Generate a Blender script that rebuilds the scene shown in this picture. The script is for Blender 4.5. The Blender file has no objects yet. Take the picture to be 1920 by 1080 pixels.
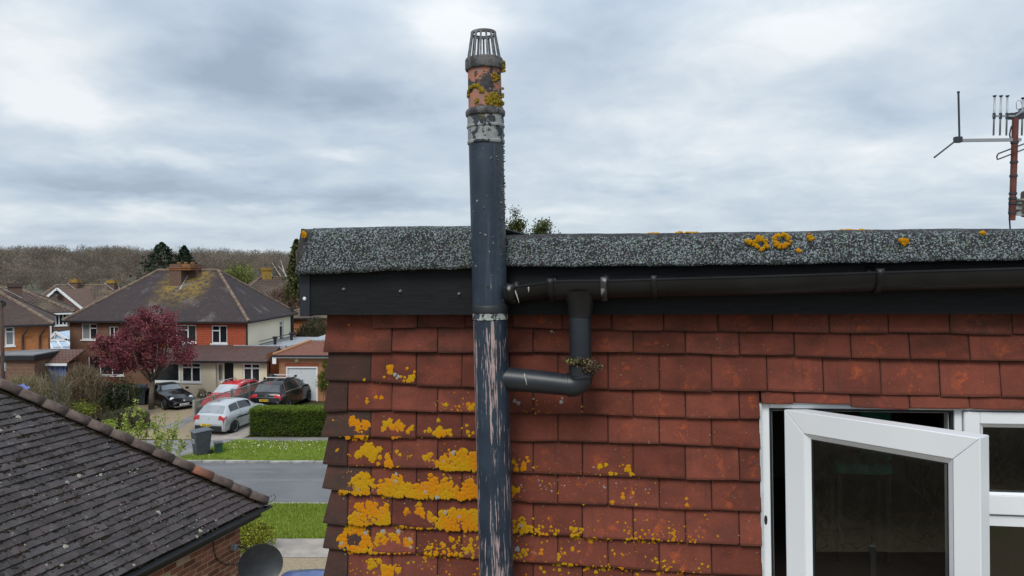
import bpy, math, random
import numpy as np
from mathutils import Vector, Matrix
R = math.radians
random.seed(7); rng = np.random.default_rng(7)
sc = bpy.context.scene
col = sc.collection

# ------------------------------------------------------------------ camera
CAM_H = 8.0; F = 1400.0; PITCH = math.atan(40 / F)
cd = bpy.data.cameras.new('camera'); cam = bpy.data.objects.new('camera', cd); col.objects.link(cam)
cam.location = (0, 0, CAM_H); cam.rotation_euler = (R(90) - PITCH, 0, 0)
cd.sensor_width = 36; cd.lens = F / 1920 * 36; cd.clip_start = 0.05; cd.clip_end = 6000
sc.camera = cam
C0 = Vector((0, 0, CAM_H)); FW = Vector((0, math.cos(PITCH), -math.sin(PITCH))); UP = Vector((0, math.sin(PITCH), math.cos(PITCH)))
def ray(px, py): return Vector((1, 0, 0)) * ((px - 960) / F) + UP * (-(py - 540) / F) + FW
def G(px, py, z=0.0):
    d = ray(px, py); t = (z - CAM_H) / d.z; return C0 + d * t
def AT(px, py, Y):
    d = ray(px, py); return C0 + d * (Y / d.y)

# ------------------------------------------------------------------ world, sun, exposure
SUN_EL, SUN_AZ = R(48), R(200)      # sun behind the camera, veiled by cloud
w = bpy.data.worlds.new('World'); sc.world = w; w.use_nodes = True
def build_world():
    nt = w.node_tree; N = nt.nodes; L = nt.links; N.clear()
    out = N.new('ShaderNodeOutputWorld'); bg = N.new('ShaderNodeBackground'); bg.inputs['Strength'].default_value = 0.1
    L.new(bg.outputs[0], out.inputs[0])
    sky = N.new('ShaderNodeTexSky'); sky.sky_type = 'NISHITA'; sky.sun_disc = False
    sky.sun_elevation = SUN_EL; sky.sun_rotation = SUN_AZ
    tc = N.new('ShaderNodeTexCoord')
    sep = N.new('ShaderNodeSeparateXYZ'); L.new(tc.outputs['Generated'], sep.inputs[0])
    def math_(op, a, b=None, clamp=False):
        n = N.new('ShaderNodeMath'); n.operation = op; n.use_clamp = clamp
        for i, v in enumerate((a, b)):
            if v is None: continue
            if isinstance(v, (int, float)): n.inputs[i].default_value = v
            else: L.new(v, n.inputs[i])
        return n.outputs[0]
    zz = math_('ABSOLUTE', sep.outputs['Z'])
    den = math_('ADD', zz, 0.22)
    cx = math_('DIVIDE', sep.outputs['X'], den); cy = math_('DIVIDE', sep.outputs['Y'], den)
    comb = N.new('ShaderNodeCombineXYZ'); L.new(cx, comb.inputs[0]); L.new(cy, comb.inputs[1])
    def noise(vec, s, d, r, off, dist=0.0):
        mp = N.new('ShaderNodeMapping'); mp.inputs['Location'].default_value = off; L.new(vec, mp.inputs[0])
        n = N.new('ShaderNodeTexNoise'); n.inputs['Scale'].default_value = s; n.inputs['Detail'].default_value = d
        n.inputs['Roughness'].default_value = r; n.inputs['Distortion'].default_value = dist
        L.new(mp.outputs[0], n.inputs['Vector']); return n
    n1 = noise(comb.outputs[0], 1.9, 4, 0.48, (3.1, 1.7, 0), 0.5)
    n2 = noise(comb.outputs[0], 4.2, 6, 0.58, (8.0, 2.2, 0), 0.5); n3 = noise(comb.outputs[0], 10.0, 5, 0.6, (2.0, 9.2, 0), 0.3)
    t = math_('ADD', math_('ADD', math_('MULTIPLY', n1.outputs['Fac'], 0.74), math_('MULTIPLY', n2.outputs['Fac'], 0.40)), math_('MULTIPLY', n3.outputs['Fac'], 0.10))
    t = math_('ADD', t, -0.085)
    # slow lumps of thicker and thinner cloud in view
    wob = noise(comb.outputs[0], 1.6, 4, 0.6, (0.3, 5.0, 0))
    ws = N.new('ShaderNodeVectorMath'); ws.operation = 'SUBTRACT'; L.new(wob.outputs['Color'], ws.inputs[0]); ws.inputs[1].default_value = (.5, .5, .5)
    wm = N.new('ShaderNodeVectorMath'); wm.operation = 'MULTIPLY'; L.new(ws.outputs[0], wm.inputs[0]); wm.inputs[1].default_value = (.22, .22, .09)
    wa = N.new('ShaderNodeVectorMath'); wa.operation = 'ADD'; L.new(wm.outputs[0], wa.inputs[0]); L.new(tc.outputs['Generated'], wa.inputs[1])
    for (px, py, rx, ry, a) in CLOUDS:
        d = ray(px, py).normalized()
        S = (F / rx, F / rx * .6, F / ry)
        m = N.new('ShaderNodeVectorMath'); m.operation = 'SUBTRACT'; L.new(wa.outputs[0], m.inputs[0]); m.inputs[1].default_value = d
        m2 = N.new('ShaderNodeVectorMath'); m2.operation = 'MULTIPLY'; L.new(m.outputs[0], m2.inputs[0]); m2.inputs[1].default_value = S
        ln = N.new('ShaderNodeVectorMath'); ln.operation = 'LENGTH'; L.new(m2.outputs[0], ln.inputs[0])
        mr = N.new('ShaderNodeMapRange'); mr.interpolation_type = 'SMOOTHSTEP'
        mr.inputs['From Min'].default_value = 1.6; mr.inputs['From Max'].default_value = 0.0
        mr.inputs['To Min'].default_value = 0; mr.inputs['To Max'].default_value = a * .85
        L.new(ln.outputs['Value'], mr.inputs['Value'])
        t = math_('ADD', t, mr.outputs[0])
    t = math_('ADD', math_('MULTIPLY', math_('SUBTRACT', t, 0.55), 1.12), 0.55)
    ramp = N.new('ShaderNodeValToRGB'); L.new(t, ramp.inputs[0])
    e = ramp.color_ramp.elements
    e[0].position = 0.12; e[0].color = (.285, .345, .43, 1)
    e[1].position = 0.95; e[1].color = (.68, .705, .725, 1)
    x = e.new(0.40); x.color = (.38, .45, .535, 1)
    x = e.new(0.68); x.color = (.50, .56, .615, 1)
    # an overcast dome is brighter overhead than at the horizon
    up = math_('MULTIPLY', math_('MAXIMUM', math_('SUBTRACT', sep.outputs['Z'], 0.25), 0.0), 1.3)
    fac = math_('MULTIPLY', math_('ADD', up, 0.97), 10.0)
    vm = N.new('ShaderNodeVectorMath'); vm.operation = 'SCALE'; L.new(ramp.outputs[0], vm.inputs[0]); L.new(fac, vm.inputs['Scale'])
    mix = N.new('ShaderNodeMix'); mix.data_type = 'RGBA'; mix.inputs[0].default_value = 0.93
    L.new(sky.outputs[0], mix.inputs[6]); L.new(vm.outputs[0], mix.inputs[7]); L.new(mix.outputs[2], bg.inputs['Color'])
CLOUDS = [(60, 90, 150, 90, .42), (860, 40, 120, 55, .40), (390, 300, 100, 18, .40), (660, 290, 80, 14, .25), (110, 200, 130, 35, .3),
          (1370, 190, 230, 110, .30), (1250, 320, 320, 45, .20), (1780, 270, 200, 110, .22), (1650, 50, 220, 60, .22), (250, 410, 320, 22, .2),
          (1000, 420, 500, 30, .12),
          (480, 100, 100, 110, -.38), (320, 150, 130, 38, -.25), (650, 200, 120, 38, -.36), (210, 330, 140, 36, -.34), (560, 370, 320, 22, -.30),
          (1090, 100, 150, 80, -.10), (1620, 190, 130, 55, -.26), (1180, 350, 130, 16, -.22), (1550, 400, 420, 26, -.12)]
build_world()
sd = bpy.data.lights.new('sun', 'SUN'); sd.energy = 1.5; sd.angle = R(25); sd.color = (1, .95, .88)
so = bpy.data.objects.new('sun', sd); col.objects.link(so)
sdir = Vector((math.sin(SUN_AZ) * math.cos(SUN_EL), math.cos(SUN_AZ) * math.cos(SUN_EL), math.sin(SUN_EL)))
so.rotation_euler = (-sdir).to_track_quat('-Z', 'Y').to_euler(); so.location = (0, -5, 30)
vs = sc.view_settings; vs.view_transform = 'Standard'; vs.look = 'None'; vs.exposure = 0.44; vs.gamma = 1; vs.use_curve_mapping = False

# ------------------------------------------------------------------ helpers
def tag(o, label=None, cat=None, group=None, kind=None):
    if label: o['label'] = label
    if cat: o['category'] = cat
    if group: o['group'] = group
    if kind: o['kind'] = kind
    return o
def empty(name, label=None, cat=None, loc=(0, 0, 0), rz=0, group=None):
    o = bpy.data.objects.new(name, None); col.objects.link(o); o.location = loc; o.rotation_euler = (0, 0, rz)
    o.empty_display_size = .2
    return tag(o, label, cat, group)
def link(name, me, parent=None, loc=None):
    o = bpy.data.objects.new(name, me); col.objects.link(o)
    if parent is not None: o.parent = parent
    if loc is not None: o.location = loc
    return o
class MB:
    def __init__(s): s.v = []; s.f = []; s.m = []; s.cm = 0
    def add(s, vs, fs):
        b = len(s.v); s.v += [tuple(v) for v in vs]; s.f += [tuple(b + i for i in f) for f in fs]; s.m += [s.cm] * len(fs); return s
    def quad(s, a, b, c, d): return s.add([a, b, c, d], [(0, 1, 2, 3)])
    def box(s, c, d, rz=0, M=None):
        hx, hy, hz = d[0] / 2, d[1] / 2, d[2] / 2; cs, sn = math.cos(rz), math.sin(rz); vs = []
        for z in (-hz, hz):
            for x, y in ((-hx, -hy), (hx, -hy), (hx, hy), (-hx, hy)):
                p = Vector((c[0] + x * cs - y * sn, c[1] + x * sn + y * cs, c[2] + z)); vs.append(M @ p if M else p)
        return s.add(vs, [(3, 2, 1, 0), (4, 5, 6, 7), (0, 1, 5, 4), (1, 2, 6, 5), (2, 3, 7, 6), (3, 0, 4, 7)])
    def bar(s, a, b, w, h=None, up=(0, 0, 1)):
        a, b = Vector(a), Vector(b); h = h or w; d = (b - a).normalized(); up = Vector(up)
        x = d.cross(up)
        if x.length < 1e-4: x = d.cross(Vector((0, 1, 0)))
        x.normalize(); y = x.cross(d); vs = []
        for p in (a, b):
            for i, j in ((-1, -1), (1, -1), (1, 1), (-1, 1)): vs.append(p + x * (i * w / 2) + y * (j * h / 2))
        return s.add(vs, [(3, 2, 1, 0), (4, 5, 6, 7), (0, 1, 5, 4), (1, 2, 6, 5), (2, 3, 7, 6), (3, 0, 4, 7)])
    def tube(s, pts, rs, n=10, cap=True):
        pts = [Vector(p) for p in pts]
        if not isinstance(rs, (list, tuple)): rs = [rs] * len(pts)
        rings = []; prev = None
        for i, p in enumerate(pts):
            d = (pts[min(i + 1, len(pts) - 1)] - pts[max(i - 1, 0)])
            if d.length < 1e-9: d = Vector((0, 0, 1))
            d.normalize()
            if prev is None: x = d.orthogonal().normalized()
            else:
                x = prev - d * prev.dot(d)
                x = x.normalized() if x.length > 1e-5 else d.orthogonal().normalized()
            prev = x; y = d.cross(x)
            rings.append([p + x * (math.cos(2 * math.pi * k / n) * rs[i]) + y * (math.sin(2 * math.pi * k / n) * rs[i]) for k in range(n)])
        vs = [v for r in rings for v in r]; fs = []
        for i in range(len(pts) - 1):
            for k in range(n): a = i * n + k; b = i * n + (k + 1) % n; fs.append((a, b, b + n, a + n))
        if cap: fs.append(tuple(range(n))[::-1]); fs.append(tuple((len(pts) - 1) * n + k for k in range(n)))
        return s.add(vs, fs)
    def lathe(s, prof, n=24, M=None, cap=False):       # prof: (r, z)
        vs = []; fs = []
        for r, z in prof:
            for k in range(n):
                p = Vector((r * math.cos(2 * math.pi * k / n), r * math.sin(2 * math.pi * k / n), z)); vs.append(M @ p if M else p)
        for i in range(len(prof) - 1):
            for k in range(n): a = i * n + k; b = i * n + (k + 1) % n; fs.append((a, b, b + n, a + n))
        if cap: fs.append(tuple(range(n))[::-1]); fs.append(tuple((len(prof) - 1) * n + k for k in range(n)))
        return s.add(vs, fs)
    def grid(s, P, nu, nv, flip=False):                 # P[j][i] rows
        vs = [p for row in P for p in row]; fs = []
        for j in range(nv - 1):
            for i in range(nu - 1):
                a = j * nu + i; f = (a, a + 1, a + nu + 1, a + nu); fs.append(f[::-1] if flip else f)
        return s.add(vs, fs)
    def mesh(s, name, mats, smooth=False, uv=True):
        me = bpy.data.meshes.new(name); me.from_pydata([tuple(v) for v in s.v], [], s.f)
        for m in (mats if isinstance(mats, (list, tuple)) else [mats]): me.materials.append(m)
        if any(s.m): me.polygons.foreach_set('material_index', s.m)
        if smooth: me.polygons.foreach_set('use_smooth', [True] * len(s.f))
        if uv and len(s.f) < 60000:
            ul = me.uv_layers.new(name='UVMap'); Z = Vector((0, 0, 1)); data = [0.0] * (2 * len(me.loops))
            for p in me.polygons:
                n = p.normal; u = Z.cross(n)
                u = Vector((1, 0, 0)) if u.length < 1e-3 else u.normalized()
                v = n.cross(u)
                for li in p.loop_indices:
                    co = me.vertices[me.loops[li].vertex_index].co; data[2 * li] = co.dot(u); data[2 * li + 1] = co.dot(v)
            ul.data.foreach_set('uv', data)
        return me
    def build(s, name, mats, parent=None, smooth=False, sharp=None, loc=None):
        me = s.mesh(name, mats, smooth)
        if smooth and sharp is not None: me.set_sharp_from_angle(angle=R(sharp))
        return link(name, me, parent, loc)
def npmesh(name, V, Fc, mat_, smooth=False, parent=None, attr=None):
    V = np.asarray(V, np.float32); Fc = np.asarray(Fc, np.int32); k = Fc.shape[1]
    me = bpy.data.meshes.new(name); me.vertices.add(len(V)); me.vertices.foreach_set('co', V.ravel())
    me.loops.add(Fc.size); me.loops.foreach_set('vertex_index', Fc.ravel())
    me.polygons.add(len(Fc)); me.polygons.foreach_set('loop_start', np.arange(0, Fc.size, k, dtype=np.int32))
    try: me.polygons.foreach_set('loop_total', np.full(len(Fc), k, np.int32))
    except Exception: pass
    if smooth: me.polygons.foreach_set('use_smooth', np.ones(len(Fc), bool))
    if attr is not None:
        a = me.attributes.new('shade', 'FLOAT', 'POINT'); a.data.foreach_set('value', np.asarray(attr, np.float32))
    me.update(calc_edges=True); me.validate(); me.materials.append(mat_)
    return link(name, me, parent)
def leaves(P, size, aspect=.6, up=0.0, shade=None):
    """diamond leaves at points P; returns verts, faces, per-vertex shade"""
    n = len(P); a = rng.normal(size=(n, 3)); a /= np.linalg.norm(a, axis=1, keepdims=True)
    b = rng.normal(size=(n, 3)); b[:, 2] += up; b -= a * (a * b).sum(1, keepdims=True); b /= np.linalg.norm(b, axis=1, keepdims=True)
    s = (np.asarray(size) * rng.uniform(.6, 1.3, n))[:, None]
    V = np.stack([P - a * s * .5, P + b * s * .5 * aspect, P + a * s * .5, P - b * s * .5 * aspect], 1).reshape(-1, 3)
    Fc = np.arange(4 * n).reshape(n, 4)
    sh = np.repeat(rng.random(n) if shade is None else shade, 4)
    return V, Fc, sh
def clumps(c, rad, k, per, spread, shell=.6, flat=1.0):
    """leaf points in clumps through an ellipsoid; gaps are left between clumps"""
    d = rng.normal(size=(k, 3)); d /= np.linalg.norm(d, axis=1, keepdims=True)
    r = shell + (1 - shell) * rng.random(k) ** .6
    cc = np.array(c) + d * np.array(rad) * r[:, None] * rng.uniform(.75, 1.05, (k, 1))
    cs = rng.random(k)
    P = np.repeat(cc, per, 0) + rng.normal(size=(k * per, 3)) * np.array([spread, spread, spread * .8 * flat])
    return P, np.clip(np.repeat(cs, per) * .7 + rng.random(k * per) * .3, 0, 1)

# ------------------------------------------------------------------ materials
class NT:
    def __init__(s, name):
        s.mat = bpy.data.materials.new(name); s.mat.use_nodes = True; s.t = s.mat.node_tree; s.N = s.t.nodes; s.L = s.t.links
        s.b = s.N['Principled BSDF']; s.tc = s.N.new('ShaderNodeTexCoord')
    def n(s, t, **k):
        x = s.N.new(t)
        for a, v in k.items(): setattr(x, a, v)
        return x
    def set(s, x, i, v):
        if isinstance(v, bpy.types.NodeSocket): s.L.new(v, x.inputs[i])
        else: x.inputs[i].default_value = v
    def map(s, vec='Object', sc_=(1, 1, 1), loc=(0, 0, 0), rot=(0, 0, 0)):
        m = s.n('ShaderNodeMapping'); s.L.new(s.tc.outputs[vec] if isinstance(vec, str) else vec, m.inputs[0])
        m.inputs['Scale'].default_value = sc_; s.set(m, 'Location', loc); m.inputs['Rotation'].default_value = rot; return m.outputs[0]
    def noise(s, vec, scale, detail=4, rough=.55, dist=0.0, color=False):
        n = s.n('ShaderNodeTexNoise'); s.L.new(vec, n.inputs['Vector']); n.inputs['Scale'].default_value = scale
        n.inputs['Detail'].default_value = detail; n.inputs['Roughness'].default_value = rough; n.inputs['Distortion'].default_value = dist
        return n.outputs['Color' if color else 'Fac']
    def vor(s, vec, scale, out='Color', feature='F1', rand=1.0):
        n = s.n('ShaderNodeTexVoronoi', feature=feature); s.L.new(vec, n.inputs['Vector']); n.inputs['Scale'].default_value = scale
        n.inputs['Randomness'].default_value = rand; return n.outputs[out]
    def m(s, op, a, b=0.0, clamp=False):
        n = s.n('ShaderNodeMath', operation=op, use_clamp=clamp); s.set(n, 0, a); s.set(n, 1, b); return n.outputs[0]
    def ss(s, v, a, b, lo=0.0, hi=1.0):
        n = s.n('ShaderNodeMapRange', interpolation_type='SMOOTHSTEP'); s.set(n, 'Value', v)
        n.inputs['From Min'].default_value = a; n.inputs['From Max'].default_value = b; n.inputs['To Min'].default_value = lo; n.inputs['To Max'].default_value = hi
        return n.outputs[0]
    def mix(s, f, a, b, mode='MIX'):
        n = s.n('ShaderNodeMix', data_type='RGBA', blend_type=mode); s.set(n, 0, f)
        for i, v in ((6, a), (7, b)):
            if not isinstance(v, bpy.types.NodeSocket): v = tuple(v) + (1,) if len(v) == 3 else v
            s.set(n, i, v)
        return n.outputs[2]
    def scale(s, c, f):
        n = s.n('ShaderNodeVectorMath', operation='SCALE'); s.set(n, 0, c); s.set(n, 'Scale', f); return n.outputs[0]
    def info(s, out): return s.n('ShaderNodeObjectInfo').outputs[out]
    def bump(s, h, strength=.3, dist=.01):
        n = s.n('ShaderNodeBump'); s.set(n, 'Height', h); n.inputs['Strength'].default_value = strength; n.inputs['Distance'].default_value = dist
        s.L.new(n.outputs[0], s.b.inputs['Normal']); return n
    def fin(s, c, rough=.7, spec=.4, metal=0.0):
        s.set(s.b, 'Base Color', c if isinstance(c, bpy.types.NodeSocket) else tuple(c) + (1,))
        s.set(s.b, 'Roughness', rough); s.b.inputs['Specular IOR Level'].default_value = spec; s.b.inputs['Metallic'].default_value = metal
        return s.mat
def plain(name, c, rough=.6, c2=None, scale=3, bump=0, bscale=40, spec=.4, metal=0, rnd=0, det=5, lo=.35, hi=.65, vec='Object', st=(1, 1, 1)):
    t = NT(name); cc = tuple(c)
    v = t.map(vec, st)
    if c2: cc = t.mix(t.ss(t.noise(v, scale, det), lo, hi), c, c2)
    if rnd:
        if not isinstance(cc, bpy.types.NodeSocket): cc = t.mix(0.0, c, c)
        cc = t.scale(cc, t.m('ADD', t.m('MULTIPLY', t.info('Random'), rnd), 1 - rnd / 2))
    if bump: t.bump(t.noise(v, bscale, 4), bump, .01)
    return t.fin(cc, rough, spec, metal)
def bricky(name, c1, c2, mortar, bw, bh, ms, rough=.85, bumpy=.4, c3=None, bias=0.0, off=.5, stain=None, sscale=.6, soft=.1):
    t = NT(name); v = t.map('UV')
    n = t.n('ShaderNodeTexBrick'); t.L.new(v, n.inputs['Vector']); n.offset = off
    n.inputs['Color1'].default_value = tuple(c1) + (1,); n.inputs['Color2'].default_value = tuple(c2) + (1,); n.inputs['Mortar'].default_value = tuple(mortar) + (1,)
    n.inputs['Scale'].default_value = 1.0; n.inputs['Brick Width'].default_value = bw; n.inputs['Row Height'].default_value = bh
    n.inputs['Mortar Size'].default_value = ms; n.inputs['Mortar Smooth'].default_value = soft; n.inputs['Bias'].default_value = bias
    c = n.outputs['Color']
    if c3: c = t.mix(t.ss(t.noise(t.map('Object'), sscale, 6, .65), .45, .68), c, c3)
    c = t.mix(t.ss(t.noise(t.map('Object'), 14, 4), .3, .75, 0, .35), c, (c1[0] * .4, c1[1] * .4, c1[2] * .4))
    if stain: c = stain(t, c)
    b = t.m('SUBTRACT', 1.0, n.outputs['Fac']); t.bump(b, bumpy, .02)
    return t.fin(c, rough, .25)
def leafmat(name, dark, light, extra=None, trans=.25, ns=.6):
    t = NT(name); a = t.n('ShaderNodeAttribute', attribute_name='shade')
    f = t.m('ADD', t.m('MULTIPLY', a.outputs['Fac'], .7), t.m('MULTIPLY', t.noise(t.map('Object'), ns, 3), .4))
    c = t.mix(t.ss(f, .2, .85), dark, light)
    if extra: c = t.mix(t.ss(a.outputs['Fac'], .86, .95), c, extra)
    t.fin(c, .6, .25)
    if trans:
        tr = t.n('ShaderNodeBsdfTranslucent'); t.L.new(c, tr.inputs[0]); ms = t.n('ShaderNodeMixShader'); ms.inputs[0].default_value = trans
        t.L.new(t.b.outputs[0], ms.inputs[1]); t.L.new(tr.outputs[0], ms.inputs[2]); t.L.new(ms.outputs[0], t.N['Material Output'].inputs[0])
    return t.mat
# ------------------------------------------------------------------ materials of the dormer
def mk_tile():
    t = NT('hung_tile_clay'); uv = t.tc.outputs['UV']; rnd = t.info('Random'); o = t.map('Object', (1, 1, 1))
    sep = t.n('ShaderNodeSeparateXYZ'); t.L.new(uv, sep.inputs[0]); U, V = sep.outputs[0], sep.outputs[1]
    off = t.n('ShaderNodeCombineXYZ'); t.L.new(t.m('MULTIPLY', rnd, 37.0), off.inputs[0]); t.L.new(t.m('MULTIPLY', rnd, 91.0), off.inputs[1])
    pv = t.map('Object', (1, 1, 1), off.outputs[0])
    c = t.mix(t.ss(t.noise(pv, 9, 5), .35, .65), (.138, .040, .028), (.218, .060, .040))
    c = t.mix(t.ss(t.noise(o, 2.2, 3), .4, .6, 0, .7), c, (.182, .052, .035))
    # sand face worn through to orange, mostly along the middle of a tile
    du = t.m('ABSOLUTE', t.m('SUBTRACT', U, t.m('ADD', .36, t.m('MULTIPLY', rnd, .28))))
    g = t.ss(du, .30, .02); hv = t.ss(V, 1.0, .55)
    patch = t.m('MULTIPLY', t.m('MULTIPLY', g, hv), t.ss(t.noise(pv, 26, 6, .7, .4), .50, .66))
    oc = t.n('ShaderNodeSeparateXYZ'); t.L.new(t.info('Color'), oc.inputs[0])
    patch = t.m('MULTIPLY', patch, oc.outputs[1])
    c = t.mix(t.m('MULTIPLY', patch, .85), c, (.40, .088, .032))
    fl = t.m('MULTIPLY', t.ss(t.noise(pv, 75, 3), .66, .74), .5); c = t.mix(fl, c, (.36, .11, .055))
    # darker rim and top of the tile, then grime blotches; red channel of the object colour says how grimy
    rim = t.m('MAXIMUM', t.m('MAXIMUM', t.ss(V, .09, .0), t.ss(V, .86, .98, 0, .9)), t.m('MAXIMUM', t.ss(U, .035, .0, 0, .8), t.ss(U, .965, 1.0, 0, .8)))
    rim = t.m('MULTIPLY', rim, t.ss(t.noise(pv, 18, 3), .25, .6))
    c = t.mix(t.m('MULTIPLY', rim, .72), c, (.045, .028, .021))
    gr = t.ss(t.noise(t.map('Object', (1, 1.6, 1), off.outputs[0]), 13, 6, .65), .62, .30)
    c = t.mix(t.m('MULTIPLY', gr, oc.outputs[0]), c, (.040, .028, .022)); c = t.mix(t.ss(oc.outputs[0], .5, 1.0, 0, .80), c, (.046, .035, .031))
    c = t.mix(t.ss(t.noise(o, 420, 2), .35, .75, 0, .4), c, (.06, .026, .018))
    c = t.mix(t.m('MULTIPLY', t.ss(t.noise(o, 160, 2), .70, .74), .5), c, (.30, .27, .22))
    c = t.scale(c, t.m('ADD', .78, t.m('MULTIPLY', t.m('FRACT', t.m('MULTIPLY', rnd, 7.77)), .42)))
    c = t.mix(t.ss(t.noise(t.map('Object', (45, 4, 1)), 1, 4, .6), .56, .72, 0, .38), c, (.075, .035, .027))
    bn = t.m('ADD', t.noise(o, 520, 2), t.m('MULTIPLY', t.noise(pv, 40, 4), 1.5)); t.bump(bn, .35, .0016)
    return t.fin(c, .93, .15)
def mk_felt():
    t = NT('mineral_felt'); o = t.map('Object')
    ce = t.vor(o, 290); s = t.n('ShaderNodeSeparateColor'); t.L.new(ce, s.inputs[0])
    n = t.noise(o, 7, 5, .65)
    thr = t.m('SUBTRACT', .93, t.m('MULTIPLY', n, .82))
    on = t.m('GREATER_THAN', s.outputs[0], thr)
    hue = t.mix(t.ss(s.outputs[1], .2, .8), (.05, .062, .068), (.205, .24, .25)); hue = t.mix(t.m('GREATER_THAN', s.outputs[2], .78), hue, (.11, .155, .10))
    hue = t.mix(t.m('GREATER_THAN', s.outputs[2], .93), hue, (.15, .10, .13))
    c = t.mix(on, (.022, .023, .025), hue)
    tops = t.n('ShaderNodeAttribute', attribute_name='shade')
    wear = t.m('MULTIPLY', t.ss(t.m('ADD', tops.outputs['Fac'], t.m('MULTIPLY', t.m('SUBTRACT', t.noise(o, 22, 4), .5), .5)), .82, 1.02), .85)
    c = t.mix(wear, c, (.026, .024, .026))
    t.bump(t.vor(o, 290, 'Distance'), .5, .003)
    return t.fin(c, .9, .25)
def mk_pipe():
    t = NT('peeling_black_paint'); o = t.map('Object'); sp = t.n('ShaderNodeSeparateXYZ'); t.L.new(o, sp.inputs[0])
    st = t.noise(t.map('Object', (120, 120, 6)), 1, 6, .75); st2 = t.noise(t.map('Object', (240, 240, 14)), 1, 3, .6)
    big = t.noise(t.map('Object', (11, 11, 3.2)), 1, 4, .6, .5)
    v = t.m('ADD', t.m('ADD', t.m('MULTIPLY', st, .75), t.m('MULTIPLY', st2, .70)), t.m('MULTIPLY', big, .42))
    low = t.ss(sp.outputs[2], PIPE_MID + .12, PIPE_MID - .02)
    side = t.ss(sp.outputs[0], -.030, -.056, 0, .17)
    band = t.m('MULTIPLY', t.ss(t.m('ABSOLUTE', t.m('SUBTRACT', sp.outputs[0], .014)), .020, .003), .085)
    v = t.m('ADD', v, t.m('ADD', side, band))
    v = t.m('SUBTRACT', v, t.m('MULTIPLY', t.m('SUBTRACT', 1.0, low), .17))
    bare = t.ss(v, 1.035, 1.07)
    paint = t.mix(t.ss(t.noise(o, 9, 5), .35, .7), (.013, .023, .040), (.026, .042, .064))
    paint = t.mix(t.ss(t.noise(t.map('Object', (60, 60, 3)), 1, 4), .55, .75, 0, .5), paint, (.075, .105, .14))
    und = t.mix(t.ss(t.noise(o, 30, 3), .4, .6), (.42, .31, .29), (.33, .25, .25)); c = t.mix(bare, paint, und)
    fl = t.m('MULTIPLY', t.ss(t.noise(o, 55, 4, .6), .675, .70), t.ss(sp.outputs[2], PIPE_MID - .15, PIPE_MID + .1)); c = t.mix(fl, c, (.30, .32, .31))
    dk = t.m('MULTIPLY', t.ss(t.noise(t.map('Object', loc=(4, 2, 7)), 38, 4, .6), .67, .70), t.ss(sp.outputs[2], PIPE_MID - .05, PIPE_MID + .1)); c = t.mix(dk, c, (.012, .012, .013))
    rg = t.m('MULTIPLY', t.ss(sp.outputs[0], .03, .056), t.ss(t.noise(o, 70, 3), .45, .55)); c = t.mix(t.m('MULTIPLY', rg, t.ss(sp.outputs[2], PIPE_MID, PIPE_MID + .2)), c, (.05, .05, .05))
    t.bump(t.m('ADD', t.m('MULTIPLY', bare, -1.0), t.m('MULTIPLY', t.noise(o, 90, 4), .6)), .5, .002)
    return t.fin(c, .52, .45)
def mk_flake(name, base, paint, lo, hi, sc_=22, und2=None):
    t = NT(name); o = t.map('Object'); n = t.noise(o, sc_, 5, .6, .3)
    b = t.mix(t.ss(t.noise(o, 45, 3), .4, .62), base, und2 or tuple(x * .75 for x in base))
    p = t.mix(t.ss(t.noise(o, 60, 4), .3, .7), paint, tuple(x * 2.1 for x in paint))
    k = t.ss(n, lo, hi); c = t.mix(k, b, p); t.bump(t.m('ADD', k, t.m('MULTIPLY', t.noise(o, 130, 3), .5)), .5, .003)
    return t.fin(c, .7, .3)
def mk_lichen(name, y1, y2, gy):
    t = NT(name); a = t.n('ShaderNodeAttribute', attribute_name='shade'); o = t.map('Object')
    c = t.mix(t.ss(t.m('ADD', a.outputs['Fac'], t.m('MULTIPLY', t.m('SUBTRACT', t.noise(o, 60, 3), .5), .9)), .25, .75), y1, y2)
    c = t.mix(t.ss(t.noise(o, 170, 3, .6), .60, .70, 0, .55), c, tuple(x * .35 for x in y1))
    c = t.mix(t.m('GREATER_THAN', a.outputs['Fac'], .965), c, gy)
    t.bump(t.noise(o, 260, 3), .8, .003); return t.fin(c, .95, .1)
def mk_glass(name='clear_glass', tint=(.80, .86, .84), k=3.3):
    t = NT(name); N, L = t.N, t.L
    tr = t.n('ShaderNodeBsdfTransparent'); tr.inputs[0].default_value = tint + (1,); gl = t.n('ShaderNodeBsdfGlossy'); gl.inputs['Roughness'].default_value = .01
    fr = t.n('ShaderNodeFresnel'); fr.inputs[0].default_value = 1.5; ms = t.n('ShaderNodeMixShader'); L.new(t.m('MULTIPLY', fr.outputs[0], k, True), ms.inputs[0])
    L.new(tr.outputs[0], ms.inputs[1]); L.new(gl.outputs[0], ms.inputs[2]); L.new(ms.outputs[0], N['Material Output'].inputs[0]); return t.mat

# ------------------------------------------------------------------ frame of the dormer wall: u along the wall, v up, n out of the wall
TH, RO = R(11.2), R(1.35)
U0 = Vector((math.cos(TH), -math.sin(TH), 0)); NN = Vector((-math.sin(TH), -math.cos(TH), 0)); V0 = Vector((0, 0, 1))
UU = U0 * math.cos(RO) + V0 * math.sin(RO); VV = V0 * math.cos(RO) - U0 * math.sin(RO)
DO = AT(780, 750, 2.58)
DM = Matrix((UU, VV, NN)).transposed().to_4x4(); DM.translation = DO       # local x = u, y = v, z = n
DI = DM.inverted()
CL = DI @ C0
def W(px, py, n=0.0):
    d = DI.to_3x3() @ ray(px, py); t = (n - CL.z) / d.z; return CL + d * t
def dormer_empty(name, label, cat, at=(0, 0, 0), group=None):
    e = empty(name, label, cat, group=group); e.matrix_world = DM @ Matrix.Translation(Vector(at)); return e
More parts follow.
